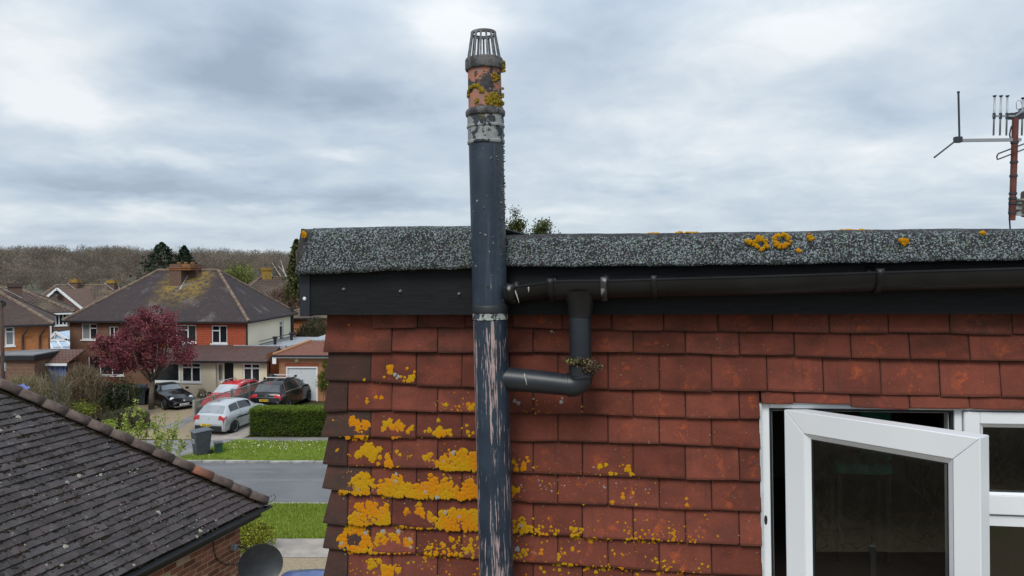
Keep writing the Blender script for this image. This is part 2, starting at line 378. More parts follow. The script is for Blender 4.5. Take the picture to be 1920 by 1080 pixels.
# local axes with z up for pipes standing on this wall: x = u, y = -n, z = v
def pipe_matrix(p): return DM @ Matrix.Translation(Vector(p)) @ Matrix(((1, 0, 0, 0), (0, 0, 1, 0), (0, -1, 0, 0), (0, 0, 0, 1)))

PN = .135                                            # the soil pipe's axis stands this far off the wall
pb = W(931, 1080, PN); pt = W(911, 250, PN); PIPE_MID = 0.0
def pv(py): return W(920, py, PN).y - pb.y           # height of an image row on the pipe
PIPE_MID = pv(590)
M_tile = mk_tile(); M_felt = mk_felt(); M_pipe = mk_pipe()
M_black = plain('black_upvc', (.009, .009, .010), .40, (.015, .015, .017), 6, .05, 60, spec=.35)
M_fascia = plain('black_woodgrain_upvc', (.0065, .007, .009), .62, (.011, .0115, .014), 30, .15, 90, st=(.6, 6, 6), spec=.22)
M_dpipe = plain('black_downpipe', (.017, .021, .027), .38, (.024, .028, .034), 8, .06, 50)
M_white = plain('white_upvc', (.78, .80, .82), .32, (.74, .765, .79), 2.5, spec=.4)
M_whiteold = plain('weathered_white_trim', (.55, .58, .60), .5, (.42, .45, .46), 14)
M_gasket = plain('rubber_gasket', (.015, .015, .016), .6)
M_dark = plain('roofing_membrane', (.012, .011, .010), .9)
M_lichen = mk_lichen('orange_lichen', (.43, .235, .008), (.50, .185, .006), (.28, .28, .26))
M_lichen2 = mk_lichen('olive_yellow_lichen', (.20, .155, .020), (.28, .175, .012), (.22, .22, .17))
M_glass = mk_glass()

house = dormer_empty('dormer', 'tile hung loft dormer with black fascia, felt roof edge and an open white window', 'dormer')

# ---- tile courses: bottom edges as measured (image points), then turned into wall coordinates
CB = [
 [(604, 606), (697, 614), (886, 613.5), (960, 614), (1107, 618), (1345, 622), (1700, 624), (1900, 627), (2150, 630)],
 [(604, 661), (694, 660), (735, 659.5), (820, 661), (960, 660.5), (1067, 661.5), (1187, 661), (1385, 665), (1490, 667), (1817, 675), (1920, 678), (2150, 683)],
 [(604, 713.5), (694, 714), (780, 722), (888, 726.5), (960, 727.5), (1104, 730), (1336, 732.5), (1433, 733), (1543, 735.5), (1763, 742), (1920, 744), (2150, 749)],
 [(604, 770), (651, 770), (735, 769.5), (819, 772), (956, 775), (1091, 777), (1186, 779), (1285, 783), (1424, 785.5), (2150, 806)],
 [(602, 819), (691, 819), (775, 821), (895, 821.5), (957, 826.5), (1143, 829), (1234, 832), (1424, 840.5), (2150, 866)],
 [(604, 870.5), (651, 874), (733, 875.7), (896, 882), (959, 886.5), (1186, 893.5), (1281, 899), (1424, 902), (2150, 930)],
 [(603, 917), (694, 928), (777, 932), (861, 936), (961, 940), (1133, 947), (1329, 956), (1426, 960), (2150, 992)],
 [(604, 980), (652, 984.6), (735, 984), (821, 992), (900, 996), (961, 999), (1094, 1007), (1192, 1012.5), (1288, 1018), (1427, 1024), (2150, 1060)],
 [(604, 1028), (690, 1037), (777, 1037), (900, 1047.6), (963, 1053), (1095, 1060), (1232, 1071), (1330, 1076.5), (1427, 1082), (2150, 1122)],
 [(604, 1084), (651, 1090), (735, 1092), (900, 1104), (961, 1112), (1192, 1127), (1427, 1142), (2150, 1190)],
 [(604, 1140), (690, 1150), (900, 1163), (961, 1172), (1427, 1206), (2150, 1262)],
 [(604, 1198), (690, 1208), (900, 1226), (961, 1234), (1427, 1272), (2150, 1332)],
]
ODD = [652, 735, 820.5, 909, 999.5, 1092, 1187, 1285, 1386, 1489, 1595, 1705, 1817, 1930, 2046, 2165]
EVEN = [695, 780.5, 866, 955, 1046, 1140, 1236, 1334, 1438, 1543, 1651, 1762, 1876, 1990, 2108]
C0J = [697.5, 783, 872, 961, 1054, 1147, 1244, 1345.7, 1448, 1554, 1665, 1780, 1897, 2012, 2130]
LEFT = [(616, 604), (622, 605.5), (618, 605.5), (616, 605), (616, 601), (616, 604), (614.5, 603), (621, 604), (614.5, 604), (617, 605), (615, 604), (617, 605)]
NB = .024
cb_uv = [[W(x, y, NB) for x, y in line] for line in CB]
def cv(c, u):
    if c < 0: return W(960, 566, 0).y + .004 * u
    L = cb_uv[c]
    for a, b in zip(L, L[1:]):
        if u <= b.x: break
    t = (u - a.x) / (b.x - a.x); t = max(-.3, min(1.3, t)); return a.y + t * (b.y - a.y)
def cpx(c, x):
    L = CB[c]
    for a, b in zip(L, L[1:]):
        if x <= b[0]: break
    return a[1] + (x - a[0]) / (b[0] - a[0]) * (b[1] - a[1])
WIN_L = W(1427, 900, 0).x                            # left edge of the window opening
WIN_T = W(1500, 758, 0).y
def tile(u0, u1, c, ul=None, vb0=None, vb1=None, dark=.15, orange=1.0, vtop=None):
    """one hung tile: bottom edge on the course line, face leaning out, real thickness; ul = slanted left end at the top"""
    g = .0011; u0 += g; u1 -= g; j = random.uniform(-.0018, .0018); k = random.uniform(-.0022, .0022)
    b0 = (cv(c, u0) if vb0 is None else vb0) + j - k; b1 = (cv(c, u1) if vb1 is None else vb1) + j + k
    bm_ = (b0 + b1) / 2 + random.uniform(-.0008, .0006)
    tp = (cv(c - 1, (u0 + u1) / 2) if vtop is None else vtop) + .030
    lift = random.uniform(-.0015, .003); nb, nt_ = NB + lift, .0035; T = .0115
    top_l = u0 if ul is None else ul
    rows = []
    for fv in (0.0, .06, .5, 1.0):
        row = []
        for fu in (0.0, .04, .5, .96, 1.0):
            b = b0 + (b1 - b0) * fu + (bm_ - (b0 + b1) / 2) * (1 - abs(2 * fu - 1))
            uu = (u0 + (u1 - u0) * fu) * (1 - fv) + (top_l + (u1 - top_l) * fu) * fv
            n = nb + (nt_ - nb) * fv + .0012 * (1 - (2 * fu - 1) ** 2)
            if fu in (0.0, 1.0): n -= .0012
            if fv == 0.0: n -= .0018; b += random.uniform(-.0009, .0009) + (.0035 if fu in (0.0, 1.0) and random.random() < .10 else 0)
            row.append((uu, b + (tp - b) * fv, n))
        rows.append(row)
    vs = [p for r_ in rows for p in r_]; fs = []; nu = 5
    for a in range(3):
        for i in range(4): q = a * nu + i; fs.append((q, q + 1, q + nu + 1, q + nu))
    base = len(vs); bk = [(rows[0][0][0], rows[0][0][1], rows[0][0][2] - T), (rows[0][4][0], rows[0][4][1], rows[0][4][2] - T), (rows[3][4][0], rows[3][4][1], nt_ - T), (rows[3][0][0], rows[3][0][1], nt_ - T)]
    vs += bk; b_, c_, d_, e_ = base, base + 1, base + 2, base + 3
    fs += [(b_, c_, 4, 3, 2, 1, 0), (0, 5, 10, 15, e_, b_), (c_, d_, 19, 14, 9, 4), (15, 16, 17, 18, 19, d_, e_), (e_, d_, c_, b_)]
    me = bpy.data.meshes.new('tile'); me.from_pydata(vs, [], fs); me.materials.append(M_tile); ulay = me.uv_layers.new(name='UVMap'); data = []
    vis = tp - .030
    for p in me.polygons:
        for li in p.loop_indices:
            x, y, z = vs[me.loops[li].vertex_index]; bb = b0 + (b1 - b0) * ((x - u0) / max(1e-6, u1 - u0)); data += [(x - min(u0, top_l)) / (u1 - min(u0, top_l)), (y - bb) / max(.01, vis - bb)]
    ulay.data.foreach_set('uv', data)
    o = link('tile', me, house); o.color = (dark, orange, 0, 1); return o
def ucol(px, c): return W(px, (cpx(c, px) + (cpx(c - 1, px) if c else 585)) / 2, .016).x
for c in range(12):
    J = C0J if c == 0 else (ODD if c % 2 else EVEN)
    js = [ucol(x, c) for x in J]; ub = W(LEFT[c][1], cpx(c, 604), NB).x; ut = W(LEFT[c][0], cpx(c - 1, 612) + 6 if c else 592, .01).x
    ut += (ut - ub) * .3
    first = True
    if c == 0: prev = js[0]; rest = js[1:]
    elif c == 1: prev = ub; rest = js[1:]            # the corner tile of the second course is a wide one that runs up past the first
    else: prev = ub; rest = js
    for k, u in enumerate(rest):
        px0 = J[0] if c == 0 else None
        corner = (k == 0 and c > 0)
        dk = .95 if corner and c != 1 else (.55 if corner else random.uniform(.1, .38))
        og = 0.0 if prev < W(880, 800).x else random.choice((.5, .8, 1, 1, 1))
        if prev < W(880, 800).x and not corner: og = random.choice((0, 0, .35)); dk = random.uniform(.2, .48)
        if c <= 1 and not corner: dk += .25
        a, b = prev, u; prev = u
        if c == 1 and corner:
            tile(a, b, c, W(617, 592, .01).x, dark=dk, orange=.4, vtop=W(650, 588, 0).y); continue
        if c >= 3:
            if a >= WIN_L - .004 and c > 3: break
            if c == 3 and a >= WIN_L - .03:              # cut row above the window
                ya = W(1600, 758 + (6 if (a + b) / 2 > ucol(1600, 3) else 0) + 5 * max(0, (b - ucol(1700, 3))), NB).y
                tile(max(a, WIN_L + .003), b, c, vb0=ya, vb1=ya - random.uniform(0, .002), dark=dk, orange=og); continue
            if b > WIN_L - .012: b = WIN_L - .002
            if b - a < .015: continue
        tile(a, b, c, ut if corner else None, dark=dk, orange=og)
        if c == 3 and abs(b - (WIN_L - .002)) < 1e-6:      # the rest of that tile, cut short over the window head
            tile(WIN_L + .001, u, c, vb0=W(1450, 757, NB).y, vb1=W(1480, 757, NB).y, dark=dk, orange=og)
        if c > 3 and b >= WIN_L - .003: break

# ---- structure behind the tiles: membrane boards, return wall, window reveal, roof deck, house below
UL = W(617, 800, 0).x; UR = W(2200, 900, 0).x; VT = W(900, 505, 0).y; VB = W(960, 1260, 0).y; VBOT = -(DO.z) + .0
m = MB()
def lbox(m, u0, u1, v0, v1, n0, n1): m.box(((u0 + u1) / 2, (v0 + v1) / 2, (n0 + n1) / 2), (u1 - u0, v1 - v0, n1 - n0))
lbox(m, UL, WIN_L - .001, VB, VT, -.15, -.010); lbox(m, WIN_L - .001, UR, WIN_T + .004, VT, -.15, -.010)
m.build('wall_membrane', M_dark, house)
m = MB(); lbox(m, WIN_L - .0008, WIN_L + .012, VB, WIN_T, -.152, -.062); m.build('window_reveal', plain('brown_reveal', (.075, .055, .045), .8), house)
M_ret = bricky('return_tiles', (.17, .048, .032), (.12, .04, .03), (.02, .012, .01), .165, .105, .004)
m = MB(); lbox(m, UL + .004, UL + .12, VB, VT, -2.4, -.152); m.build('return_wall', M_ret, house)
M_brickh = bricky('house_brick', (.22, .085, .05), (.16, .06, .04), (.33, .29, .24), .225, .075, .01)
m = MB(); lbox(m, UL - .25, UR, -DO.z, VB - .25, -7.0, .25); m.build('lower_wall', M_brickh, house)
m = MB(); lbox(m, UL - .32, UR, VB - .25, VB - .002, -7.0, .30); m.build('eaves_slab', M_dark, house)

# fascia, end piece, felt
FN = .075
def fq(m, x0, x1, ya0, yb0, ya1, yb1, n=FN, t=.022):
    A = W(x0, yb0, n); B = W(x1, yb1, n); Cc = W(x1, ya1, n); D = W(x0, ya0, n); bk = Vector((0, 0, -t))
    m.add([A, B, Cc, D, A + bk, B + bk, Cc + bk, D + bk], [(0, 1, 2, 3), (7, 6, 5, 4), (4, 5, 1, 0), (5, 6, 2, 1), (6, 7, 3, 2), (7, 4, 0, 3)])
m = MB(); fq(m, 579, 2200, 500, 590.5, 470, 588); m.build('fascia', M_fascia, house)
m = MB(); fq(m, 562, 580.5, 505, 593.5, 505, 593, FN + .004, .026); m.build('fascia_end_cap', plain('blue_black_cap', (.016, .019, .026), .5), house)
m = MB(); p = W(571, 560, FN + .004); m.lathe([(0, .003), (.004, .003), (.0062, .0015), (.0065, 0)], 12, Matrix.Translation(p)); m.build('screw_cap', plain('white_nail_head', (.7, .72, .72), .4), house)
for i, (x, y) in enumerate(((645, 542), (751, 546), (861, 551))):
    m = MB(); p = W(x, y, FN); m.lathe([(0, .010), (.0028, .009), (.0034, .005), (.005, .001), (.0055, -.001)], 10, Matrix.Translation(p)); m.build('nail', plain('nail_stub', (.22, .21, .20), .6) if i == 0 else bpy.data.materials['nail_stub'], house)
m = MB(); lbox(m, W(575, 590, 0).x, UR, W(900, 586, 0).y, VT + .02, -.009, FN - .024); m.build('soffit', M_dark, house)

def felt_sheet(name, pts_top, pts_bot, nu, topdark):
    rows = []; prof = [(0, .108), (.0, .112), (.12, .110), (.3, .103), (.5, .098), (.7, .093), (.85, .086), (.95, .072), (1.0, .050)]
    rws = len(prof); sh = []
    def ip(L, x):
        for a, b in zip(L, L[1:]):
            if x <= b[0]: break
        return a[1] + (x - a[0]) / (b[0] - a[0]) * (b[1] - a[1])
    x0, x1 = pts_bot[0][0], pts_bot[-1][0]; tx0 = pts_top[0][0]
    for j, (f, n) in enumerate(prof):
        row = []
        for i in range(nu):
            s = i / (nu - 1); xb = x0 + (x1 - x0) * s; xt = tx0 + (pts_top[-1][0] - tx0) * s; x = xb + (xt - xb) * f ** 1.5
            yb = ip(pts_bot, xb); yt = ip(pts_top, xt)
            wv = .9 * math.sin(x * .031) + .7 * math.sin(x * .083 + 1) + random.uniform(-.5, .5)
            y = yb + (yt - yb) * f + wv * (1 - f) * .8 + wv * .35 * f
            if j == 0: y -= 1.5
            row.append(W(x, y, n + .002 * math.sin(x * .05 + f * 3) - (.012 if j == 0 else 0))); sh.append(f if topdark else f * .75)
        rows.append(row)
    back = [Vector((p.x, p.y - .004, -2.6)) for p in rows[-1]]; mid = [Vector((p.x, p.y + .001, -.05)) for p in rows[-1]]
    for b in (mid, back): rows.append(b); sh += [.6] * nu
    m = MB(); m.grid(rows, nu, len(rows)); o = m.build(name, M_felt, house, smooth=True)
    a = o.data.attributes.new('shade', 'FLOAT', 'POINT'); a.data.foreach_set('value', sh)
    so = o.modifiers.new('thickness', 'SOLIDIFY'); so.thickness = .005; so.offset = -1
    return o
felt_sheet('felt_edge', [(588, 428), (680, 425.5), (800, 424), (925, 423)], [(553, 517), (600, 513.5), (700, 509), (800, 505.5), (925, 502)], 90, False)
felt_sheet('felt_edge', [(917, 444), (960, 441), (1060, 437.5), (1170, 438), (1300, 436), (1480, 434), (1600, 431), (1750, 429), (1920, 428.5), (2200, 427)], [(917, 501), (1000, 500), (1150, 499.5), (1400, 497), (1650, 492.5), (1920, 487), (2200, 482)], 260, True)
m = MB(); A = W(553, 514, .105); B = W(557, 470, .100); Cc = W(565, 428.5, .07); D = W(587, 440, .088); E = W(566, 480, .101); bk = Vector((-.001, 0, -.28))
m.add([A, B, Cc, D, E, A + bk, B + bk, Cc + bk], [(0, 4, 1), (4, 3, 2), (4, 2, 1), (0, 1, 6, 5), (1, 2, 7, 6)]); m.build('felt_corner_fold', plain('felt_back', (.018, .017, .018), .8, (.04, .037, .035), 40), house)
m = MB(); A = W(566, 430, .06); B = W(589, 429, .05); bk = Vector((0, -.002, -.3)); Cc = W(587, 441, .088); m.add([A, B, Cc, A + bk, B + bk], [(0, 1, 4, 3), (0, 2, 1)]); m.build('felt_corner_flap', bpy.data.materials['felt_back'], house)

# ---- lichen crusts: small lobed domes on the tile faces
def blob(VV_, FF_, SH, c, ex, ey, en, r, h, shade):
    k = random.choice((7, 8, 9, 10)) if r < .006 else random.choice((11, 13, 15)); b = len(VV_); ph = random.random() * 6.28; a1, a2 = random.uniform(.08, .22), random.uniform(.05, .16)
    VV_.append(c + en * h * .8); SH.append(shade)
    for ring in (0, 1):
        for i in range(k):
            th = 2 * math.pi * i / k; rr = r * (1 + a1 * math.sin(3 * th + ph) + a2 * math.sin(5 * th + 2 * ph) + random.uniform(-.1, .1)) * (.66 if ring == 0 else 1)
            VV_.append(c + ex * (math.cos(th) * rr) + ey * (math.sin(th) * rr) + en * (h * random.uniform(.75, 1.15) if ring == 0 else -.0006)); SH.append(shade if ring == 0 or shade > .95 else max(0, shade - .35))
    for i in range(k):
        j = (i + 1) % k; FF_.append((b, b + 1 + i, b + 1 + j)); FF_.append((b + 1 + i, b + 1 + k + i, b + 1 + k + j)); FF_.append((b + 1 + i, b + 1 + k + j, b + 1 + j))
def course_of(px, py):
    for c in range(12):
        if py < cpx(c, px): return c
    return 11
EX, EY, EN = Vector((1, 0, 0)), Vector((0, 1, -.16)).normalized(), Vector((0, .16, 1)).normalized()
LV, LF, LS = [], [], []
def lich(px, py, r, shade=None):
    c = course_of(px, py); yb = cpx(c, px); yt = cpx(c - 1, px) if c else 588
    if py > yb - .5: py = yb - .5
    f = (yb - py) / max(5, yb - yt); n = NB + (.0105 - NB) * f
    p = W(px, py, n + .0012); blob(LV, LF, LS, p, EX, EY, EN, r * .00186, min(.0013, .0004 + r * .00007), max(0, min(.93, .5 + .22 * math.sin(px * .07 + py * .03) + .22 * math.sin(py * .09 - px * .021) + random.uniform(-.16, .16))) if shade is None else shade)
SPOTS = [(731, 690, 7), (732, 697, 6), (770, 710, 7), (766, 713, 5), (775, 705, 4), (759, 708, 3), (752, 706, 3), (763, 691, 3), (777, 697, 3), (720, 707, 3), (713, 716, 3), (757, 714, 3), (683, 712, 3), (654, 609, 2),
 (688, 748, 3), (688, 754, 4), (705, 745, 4), (715, 746, 4), (814, 760, 5), (810, 765, 3), (780, 753, 2), (836, 759, 4), (831, 759, 2), (883, 765, 6), (878, 758, 4), (888, 760, 4), (880, 766, 4), (861, 762, 3), (858, 768, 2),
 (637, 811, 8), (651, 817, 7), (660, 788, 8), (668, 793, 8), (659, 795, 7), (685, 795, 9), (671, 803, 8), (668, 812, 9), (676, 815, 9), (683, 820, 7), (665, 820, 7), (685, 802, 7), (624, 788, 2),
 (723, 796, 8), (719, 805, 7), (719, 811, 6), (731, 791, 7), (735, 800, 9), (746, 795, 8), (751, 801, 8), (741, 808, 9), (738, 815, 8), (747, 815, 7), (754, 806, 5), (765, 809, 6), (771, 804, 5), (762, 811, 4), (774, 799, 3),
 (805, 807, 5), (797, 809, 3), (822, 788, 4), (824, 809, 8), (825, 803, 5), (831, 812, 7), (841, 809, 6), (845, 815, 4), (815, 812, 5), (822, 817, 5), (875, 798, 3), (877, 810, 4), (887, 812, 3), (866, 803, 2), (880, 817, 3),
 (631, 845, 3), (634, 842, 2), (655, 853, 2), (671, 853, 8), (690, 843, 13), (702, 848, 9), (696, 855, 9), (711, 842, 6), (681, 846, 8), (694, 835, 6), (699, 862, 6), (712, 858, 5), (709, 870, 4), (729, 868, 9), (726, 856, 6), (733, 872, 6), (746, 873, 4), (768, 862, 8), (772, 857, 6), (777, 869, 5), (759, 872, 4), (744, 847, 4), (750, 853, 4),
 (797, 858, 8), (801, 864, 8), (795, 866, 6), (806, 853, 6), (812, 866, 6), (819, 870, 7), (783, 866, 5), (806, 873, 4), (1095, 940, 6), (1093, 936, 3), (968, 880, 5), (981, 878, 6), (982, 870, 5), (963, 866, 4),
 (1125, 875, 5), (1136, 872, 4), (1145, 888, 4), (1155, 889, 3), (1177, 880, 6), (1184, 889, 4), (1178, 875, 4), (1168, 872, 2), (1261, 880, 3), (1107, 1012, 6), (1187, 906 + 18, 3), (1168, 926, 3), (1168, 933, 4), (1148, 942, 4), (1193, 946, 3), (1287, 935, 3), (1288, 947, 4)]
for x, y, r in SPOTS:
    lich(x, y, r)
    for k in range(int(r / 3)): a = random.random() * 6.28; lich(x + math.cos(a) * r * .8, y + math.sin(a) * r * .8, r * random.uniform(.25, .5))
# (x0, x1, ytop, ybottom, count, r0, r1, skew towards the bottom, shape)
REG = [(825, 897, 838, 881, 190, 1.5, 6, 1.5, 'hump'), (632, 692, 885, 925, 140, 1.5, 6, 1.3, 'rtri'), (704, 778, 888, 931, 170, 1.5, 6, 1.3, 'tri'), (778, 862, 890, 934, 210, 1.5, 5.5, 1.3, 'hump'), (862, 899, 897, 935, 60, 3, 6, 1.3, 'hump'), (695, 715, 895, 915, 10, 2, 5, 1, 'box'),
 (655, 730, 940, 983, 220, 1.5, 5.5, 1.4, 'hump'), (742, 820, 945, 989, 210, 1.5, 5.5, 1.4, 'tri'), (823, 899, 955, 993, 240, 2, 5.5, 1.2, 'box'), (632, 692, 986, 1036, 130, 2, 5.5, 1, 'ring'), (692, 772, 995, 1036, 150, 2, 6, 1.5, 'hump'), (780, 898, 1000, 1046, 90, 1, 4.5, 2.2, 'box'),
 (690, 712, 1046, 1066, 16, 2, 6, 1, 'box'), (715, 750, 1060, 1086, 30, 3, 8, 1.4, 'box'), (655, 900, 1050, 1090, 60, .8, 3, 1, 'box'),
 (640, 900, 880, 1046, 160, .5, 1.6, 1, 'box'), (640, 900, 735, 880, 70, .5, 1.5, 1, 'box'), (790, 898, 745, 771, 40, .6, 2, 2, 'box'),
 (958, 1010, 855, 884, 12, 1, 3.5, 1.5, 'box'), (958, 975, 912, 938, 14, 2, 5, 1.2, 'box'), (958, 1004, 960, 999, 56, 1.2, 4.2, 1.6, 'tri'), (958, 1330, 960, 1020, 120, .6, 2.4, 2.0, 'box'), (1005, 1050, 985, 1005, 22, 1.2, 3.5, 1.8, 'box'), (1068, 1096, 985, 1007, 14, 1.5, 4.5, 1.6, 'box'),
 (1110, 1195, 985, 1012, 30, 1, 3.4, 2, 'box'), (1195, 1270, 990, 1016, 34, 1, 3.4, 2, 'box'), (1290, 1350, 1000, 1020, 18, .8, 3, 1.5, 'box'),
 (958, 1030, 1010, 1053, 34, 1.5, 4.5, 1.8, 'tri'), (1038, 1092, 1020, 1060, 34, 1.5, 4.8, 1.3, 'hump'), (1095, 1230, 1030, 1070, 46, 1, 3, 1.8, 'box'), (1165, 1200, 1035, 1066, 20, 2, 4.8, 1.2, 'box'), (1200, 1232, 1040, 1070, 14, 1.2, 4, 1.2, 'box'), (1235, 1330, 1045, 1076, 26, .8, 3, 1.6, 'box'),
 (960, 1240, 1060, 1110, 60, .8, 4, 1, 'box'), (960, 1240, 870, 945, 110, .5, 1.8, 1.5, 'box'), (960, 1424, 600, 1080, 160, .4, 1.1, 1, 'box'), (960, 1110, 745, 776, 20, .6, 2, 2, 'box')]
for x0, x1, y0, y1, n, r0, r1, sk, shp in REG:
    k = 0; g = 0
    while k < n and g < n * 40:
        g += 1; x = random.uniform(x0, x1); f = random.random() ** (1 / sk); s = (x - x0) / (x1 - x0); y = y0 + (y1 - y0) * f
        if shp == 'hump' and f < .6 * (2 * s - 1) ** 2 + .22 * math.sin(s * 17 + x0) + .12 * math.sin(s * 41 + y0): continue
        if shp == 'tri' and f < .8 * abs(2 * s - 1) + .2 * math.sin(s * 19 + x0) + .1 * math.sin(s * 37): continue
        if shp == 'rtri' and f < 1 - s * 1.35 if s < .74 else False: continue
        if shp == 'ring':
            q = math.hypot((s - .55) / .42, (f - .52) / .42)
            if q < .62 or q > 1.25 or (s < .2 and f < .3): continue
        gs = None
        if n > 80 and random.random() < .018: gs = .98
        elif r1 < 2: gs = random.choice((None, None, .98)) if shp == 'box' else None
        lich(x, y, random.uniform(r0, r1), gs); k += 1
for x, y, r in ((740, 702, 4), (747, 706, 4), (744, 709, 3), (965, 752, 4), (972, 756, 4), (1052, 754, 4), (1054, 747, 2), (1000, 748, 2), (977, 985, 4), (970, 1030, 5), (1002, 1039, 5), (718, 997, 5), (1004, 1047, 3), (747, 997, 5), (1034, 621, 2.5)): lich(x, y, r, .98)
o = npmesh('lichen', [tuple(v) for v in LV], LF, M_lichen, True, house, LS); o['kind'] = 'stuff'
# lichen rosettes on the felt edge
FV, FFc, FS = [], [], []
def frose(px, py, rx, ry, hole, n):
    for k in range(n):
        a = random.random() * 6.28; q = random.uniform(hole, 1); x, y = px + math.cos(a) * rx * q, py + math.sin(a) * ry * q
        blob(FV, FFc, FS, W(x, y, .101 + .0015), EX, Vector((0, 1, 0)), Vector((0, 0, 1)), random.uniform(2, 4.2) * .00165, .004, random.random() * .8)
frose(1466, 451, 17, 13, .62, 60); frose(1427, 457, 14, 14, .5, 40); frose(1404, 454, 7, 4, .2, 10); frose(1521, 444, 7, 6, .2, 14); frose(1695, 453, 8, 7, .1, 22); frose(1842, 437, 5, 4, .1, 8); frose(1497, 471, 3, 2, 0, 4); frose(570, 440, 4, 6, .1, 16)
for x0, x1, y in ((1268, 1322, 435.5), (1577, 1635, 430.5), (1213, 1240, 437)):
    for k in range(30): q_ = max(0, min(1, random.gauss(.5, .22))); blob(FV, FFc, FS, W(x0 + (x1 - x0) * q_, y + random.uniform(-.6, .8), .055) + Vector((0, -.001, random.uniform(-.03, .0))), EX, Vector((0, 0, -1)), Vector((0, 1, 0)), random.uniform(.003, .007), random.uniform(.001, .004), random.random() * .8)
o = npmesh('felt_lichen', [tuple(v) for v in FV], FFc, M_lichen, True, house, FS); o['kind'] = 'stuff'
# ------------------------------------------------------------------ soil vent pipe
pipe = empty('vent_pipe', 'tall soil vent pipe of peeling blue black paint with a wire cage on top', 'pipe'); pipe.matrix_world = pipe_matrix((pb.x, pb.y, PN))
PR = .0555; tilt = (pt.x - pb.x) / (pt.y - pb.y)
def pax(z): return Vector((tilt * z, 0, z))
def pring(m, prof, n=40):                            # (r, image row) profile round the pipe's axis
    vs, fs = [], []
    for r, py in prof:
        z = pv(py); c = pax(z)
        for k in range(n): a = 2 * math.pi * k / n; vs.append(c + Vector((math.cos(a) * r, math.sin(a) * r, 0)))
    for i in range(len(prof) - 1):
        for k in range(n): a = i * n + k; b = i * n + (k + 1) % n; fs.append((a, b, b + n, a + n))
    m.add(vs, fs)
M_grey = mk_flake('flaking_grey_paint', (.29, .305, .305), (.022, .027, .032), .53, .56, 24)
M_clay = mk_flake('clay_under_flaking_paint', (.40, .165, .10), (.030, .027, .030), .50, .54, 20, (.29, .16, .13))
M_ring = mk_flake('lead_grey_collar', (.13, .125, .125), (.028, .028, .030), .48, .58, 26)
M_band = mk_flake('white_flaking_band', (.38, .41, .38), (.03, .036, .045), .50, .54, 38)
m = MB(); pring(m, [(PR, y) for y in (1240, 1080, 900, 760, 600)], 48); o = m.build('lower_shaft', M_pipe, pipe, True)
m = MB(); pring(m, [(PR, y) for y in (585, 500, 400, 300, 266)], 48); m.build('upper_shaft', M_pipe, pipe, True)
m = MB(); pring(m, [(PR + .0006, 598.5), (PR + .0009, 585)], 48); m.build('paint_band', M_band, pipe, True)
m = MB(); pring(m, [(PR + .0003, 586.5), (PR + .004, 585), (PR + .0045, 574), (PR + .002, 571.5), (PR, 571)], 48); m.build('joint_collar', plain('black_collar', (.016, .018, .022), .5), pipe, True, 40)
m = MB(); pring(m, [(PR, 271), (PR + .0035, 270), (PR + .0045, 268), (PR + .0045, 265.5), (PR + .002, 264), (PR + .002, 240), (PR + .005, 239.5), (PR + .005, 236), (PR + .0025, 235), (PR + .0025, 218), (PR + .002, 217)], 48); m.build('socket', M_grey, pipe, True, 40)
m = MB(); pring(m, [(PR, 219), (PR + .0055, 218), (PR + .0075, 216), (PR + .008, 210), (PR + .0055, 207), (PR + .001, 204.5)], 48); m.build('socket_rim', M_ring, pipe, True, 40)
m = MB(); pring(m, [(PR - .0025, 207), (PR - .0022, 180), (PR - .0025, 150), (PR - .003, 128)], 48); m.build('clay_collar', M_clay, pipe, True)
m = MB(); pring(m, [(PR - .004, 132), (PR + .004, 131.5), (PR + .0055, 129), (PR + .005, 113), (PR + .003, 110.5), (PR - .008, 109.5), (PR - .012, 114), (PR - .013, 135)], 48); m.build('top_rim', M_ring, pipe, True, 40)
M_cage = plain('weathered_cage', (.075, .078, .08), .55, (.20, .205, .21), 55)
cg = None
m = MB(); rt = .0385; zt, zb = pv(60.5), pv(111)
for dz, r in ((0, rt), (-.006, rt - .002)):
    c = pax(zt + dz); m.tube([c + Vector((math.cos(a) * r, math.sin(a) * r, 0)) for a in [2 * math.pi * k / 32 for k in range(33)]], .0026, 6, False)
m.lathe([(rt - .003, zt + .001), (rt + .002, zt), (rt + .0015, zt - .008), (rt - .0015, zt - .008)], 32, Matrix.Translation((tilt * zt, 0, 0)))
cg = m.build('cage', M_cage, pipe, True)
for k in range(15):
    a = 2 * math.pi * (k + .3) / 15; m = MB(); ca, sa = math.cos(a), math.sin(a)
    m.bar(pax(zb) + Vector((ca * (PR - .003), sa * (PR - .003), 0)), pax(zt - .003) + Vector((ca * rt, sa * rt, 0)), .0058, .0036, up=(ca, sa, 0)); m.build('cage_bar', M_cage, cg)
# lichen and paint flakes on the pipe
PV, PF, PS = [], [], []
def pl(px, py, r, shade=None, h=.002):
    z = pv(py); c = pax(z); half = 31.5; ax = 911 + (931 - 911) * (py - 250) / 830; s = max(-1.0, min(1.0, (px - ax) / half)); a = math.asin(s)
    en = Vector((math.sin(a), -math.cos(a), 0)); ex = Vector((math.cos(a), math.sin(a), 0))
    blob(PV, PF, PS, c + en * (PR + .0004), ex, Vector((0, 0, 1)), en, r * .0018, h, random.random() * .8 if shade is None else shade)
for k in range(60): a = math.pi * (random.uniform(-.05, 1.08)); q = random.uniform(.86, 1.08); pl(896 + math.cos(a) * 15 * q, 178 - math.sin(a) * 13 * q, random.uniform(2, 4))
for k in range(16): a = random.random() * 6.28; q = random.random() ** .5; pl(933 + math.cos(a) * 6 * q, 151 + math.sin(a) * 9 * q, random.uniform(2, 3.5))
for k in range(40): a = random.random() * 6.28; q = random.random() ** .5; pl(928 + math.cos(a) * 11 * q, 191 + math.sin(a) * 11 * q, random.uniform(2, 4.5))
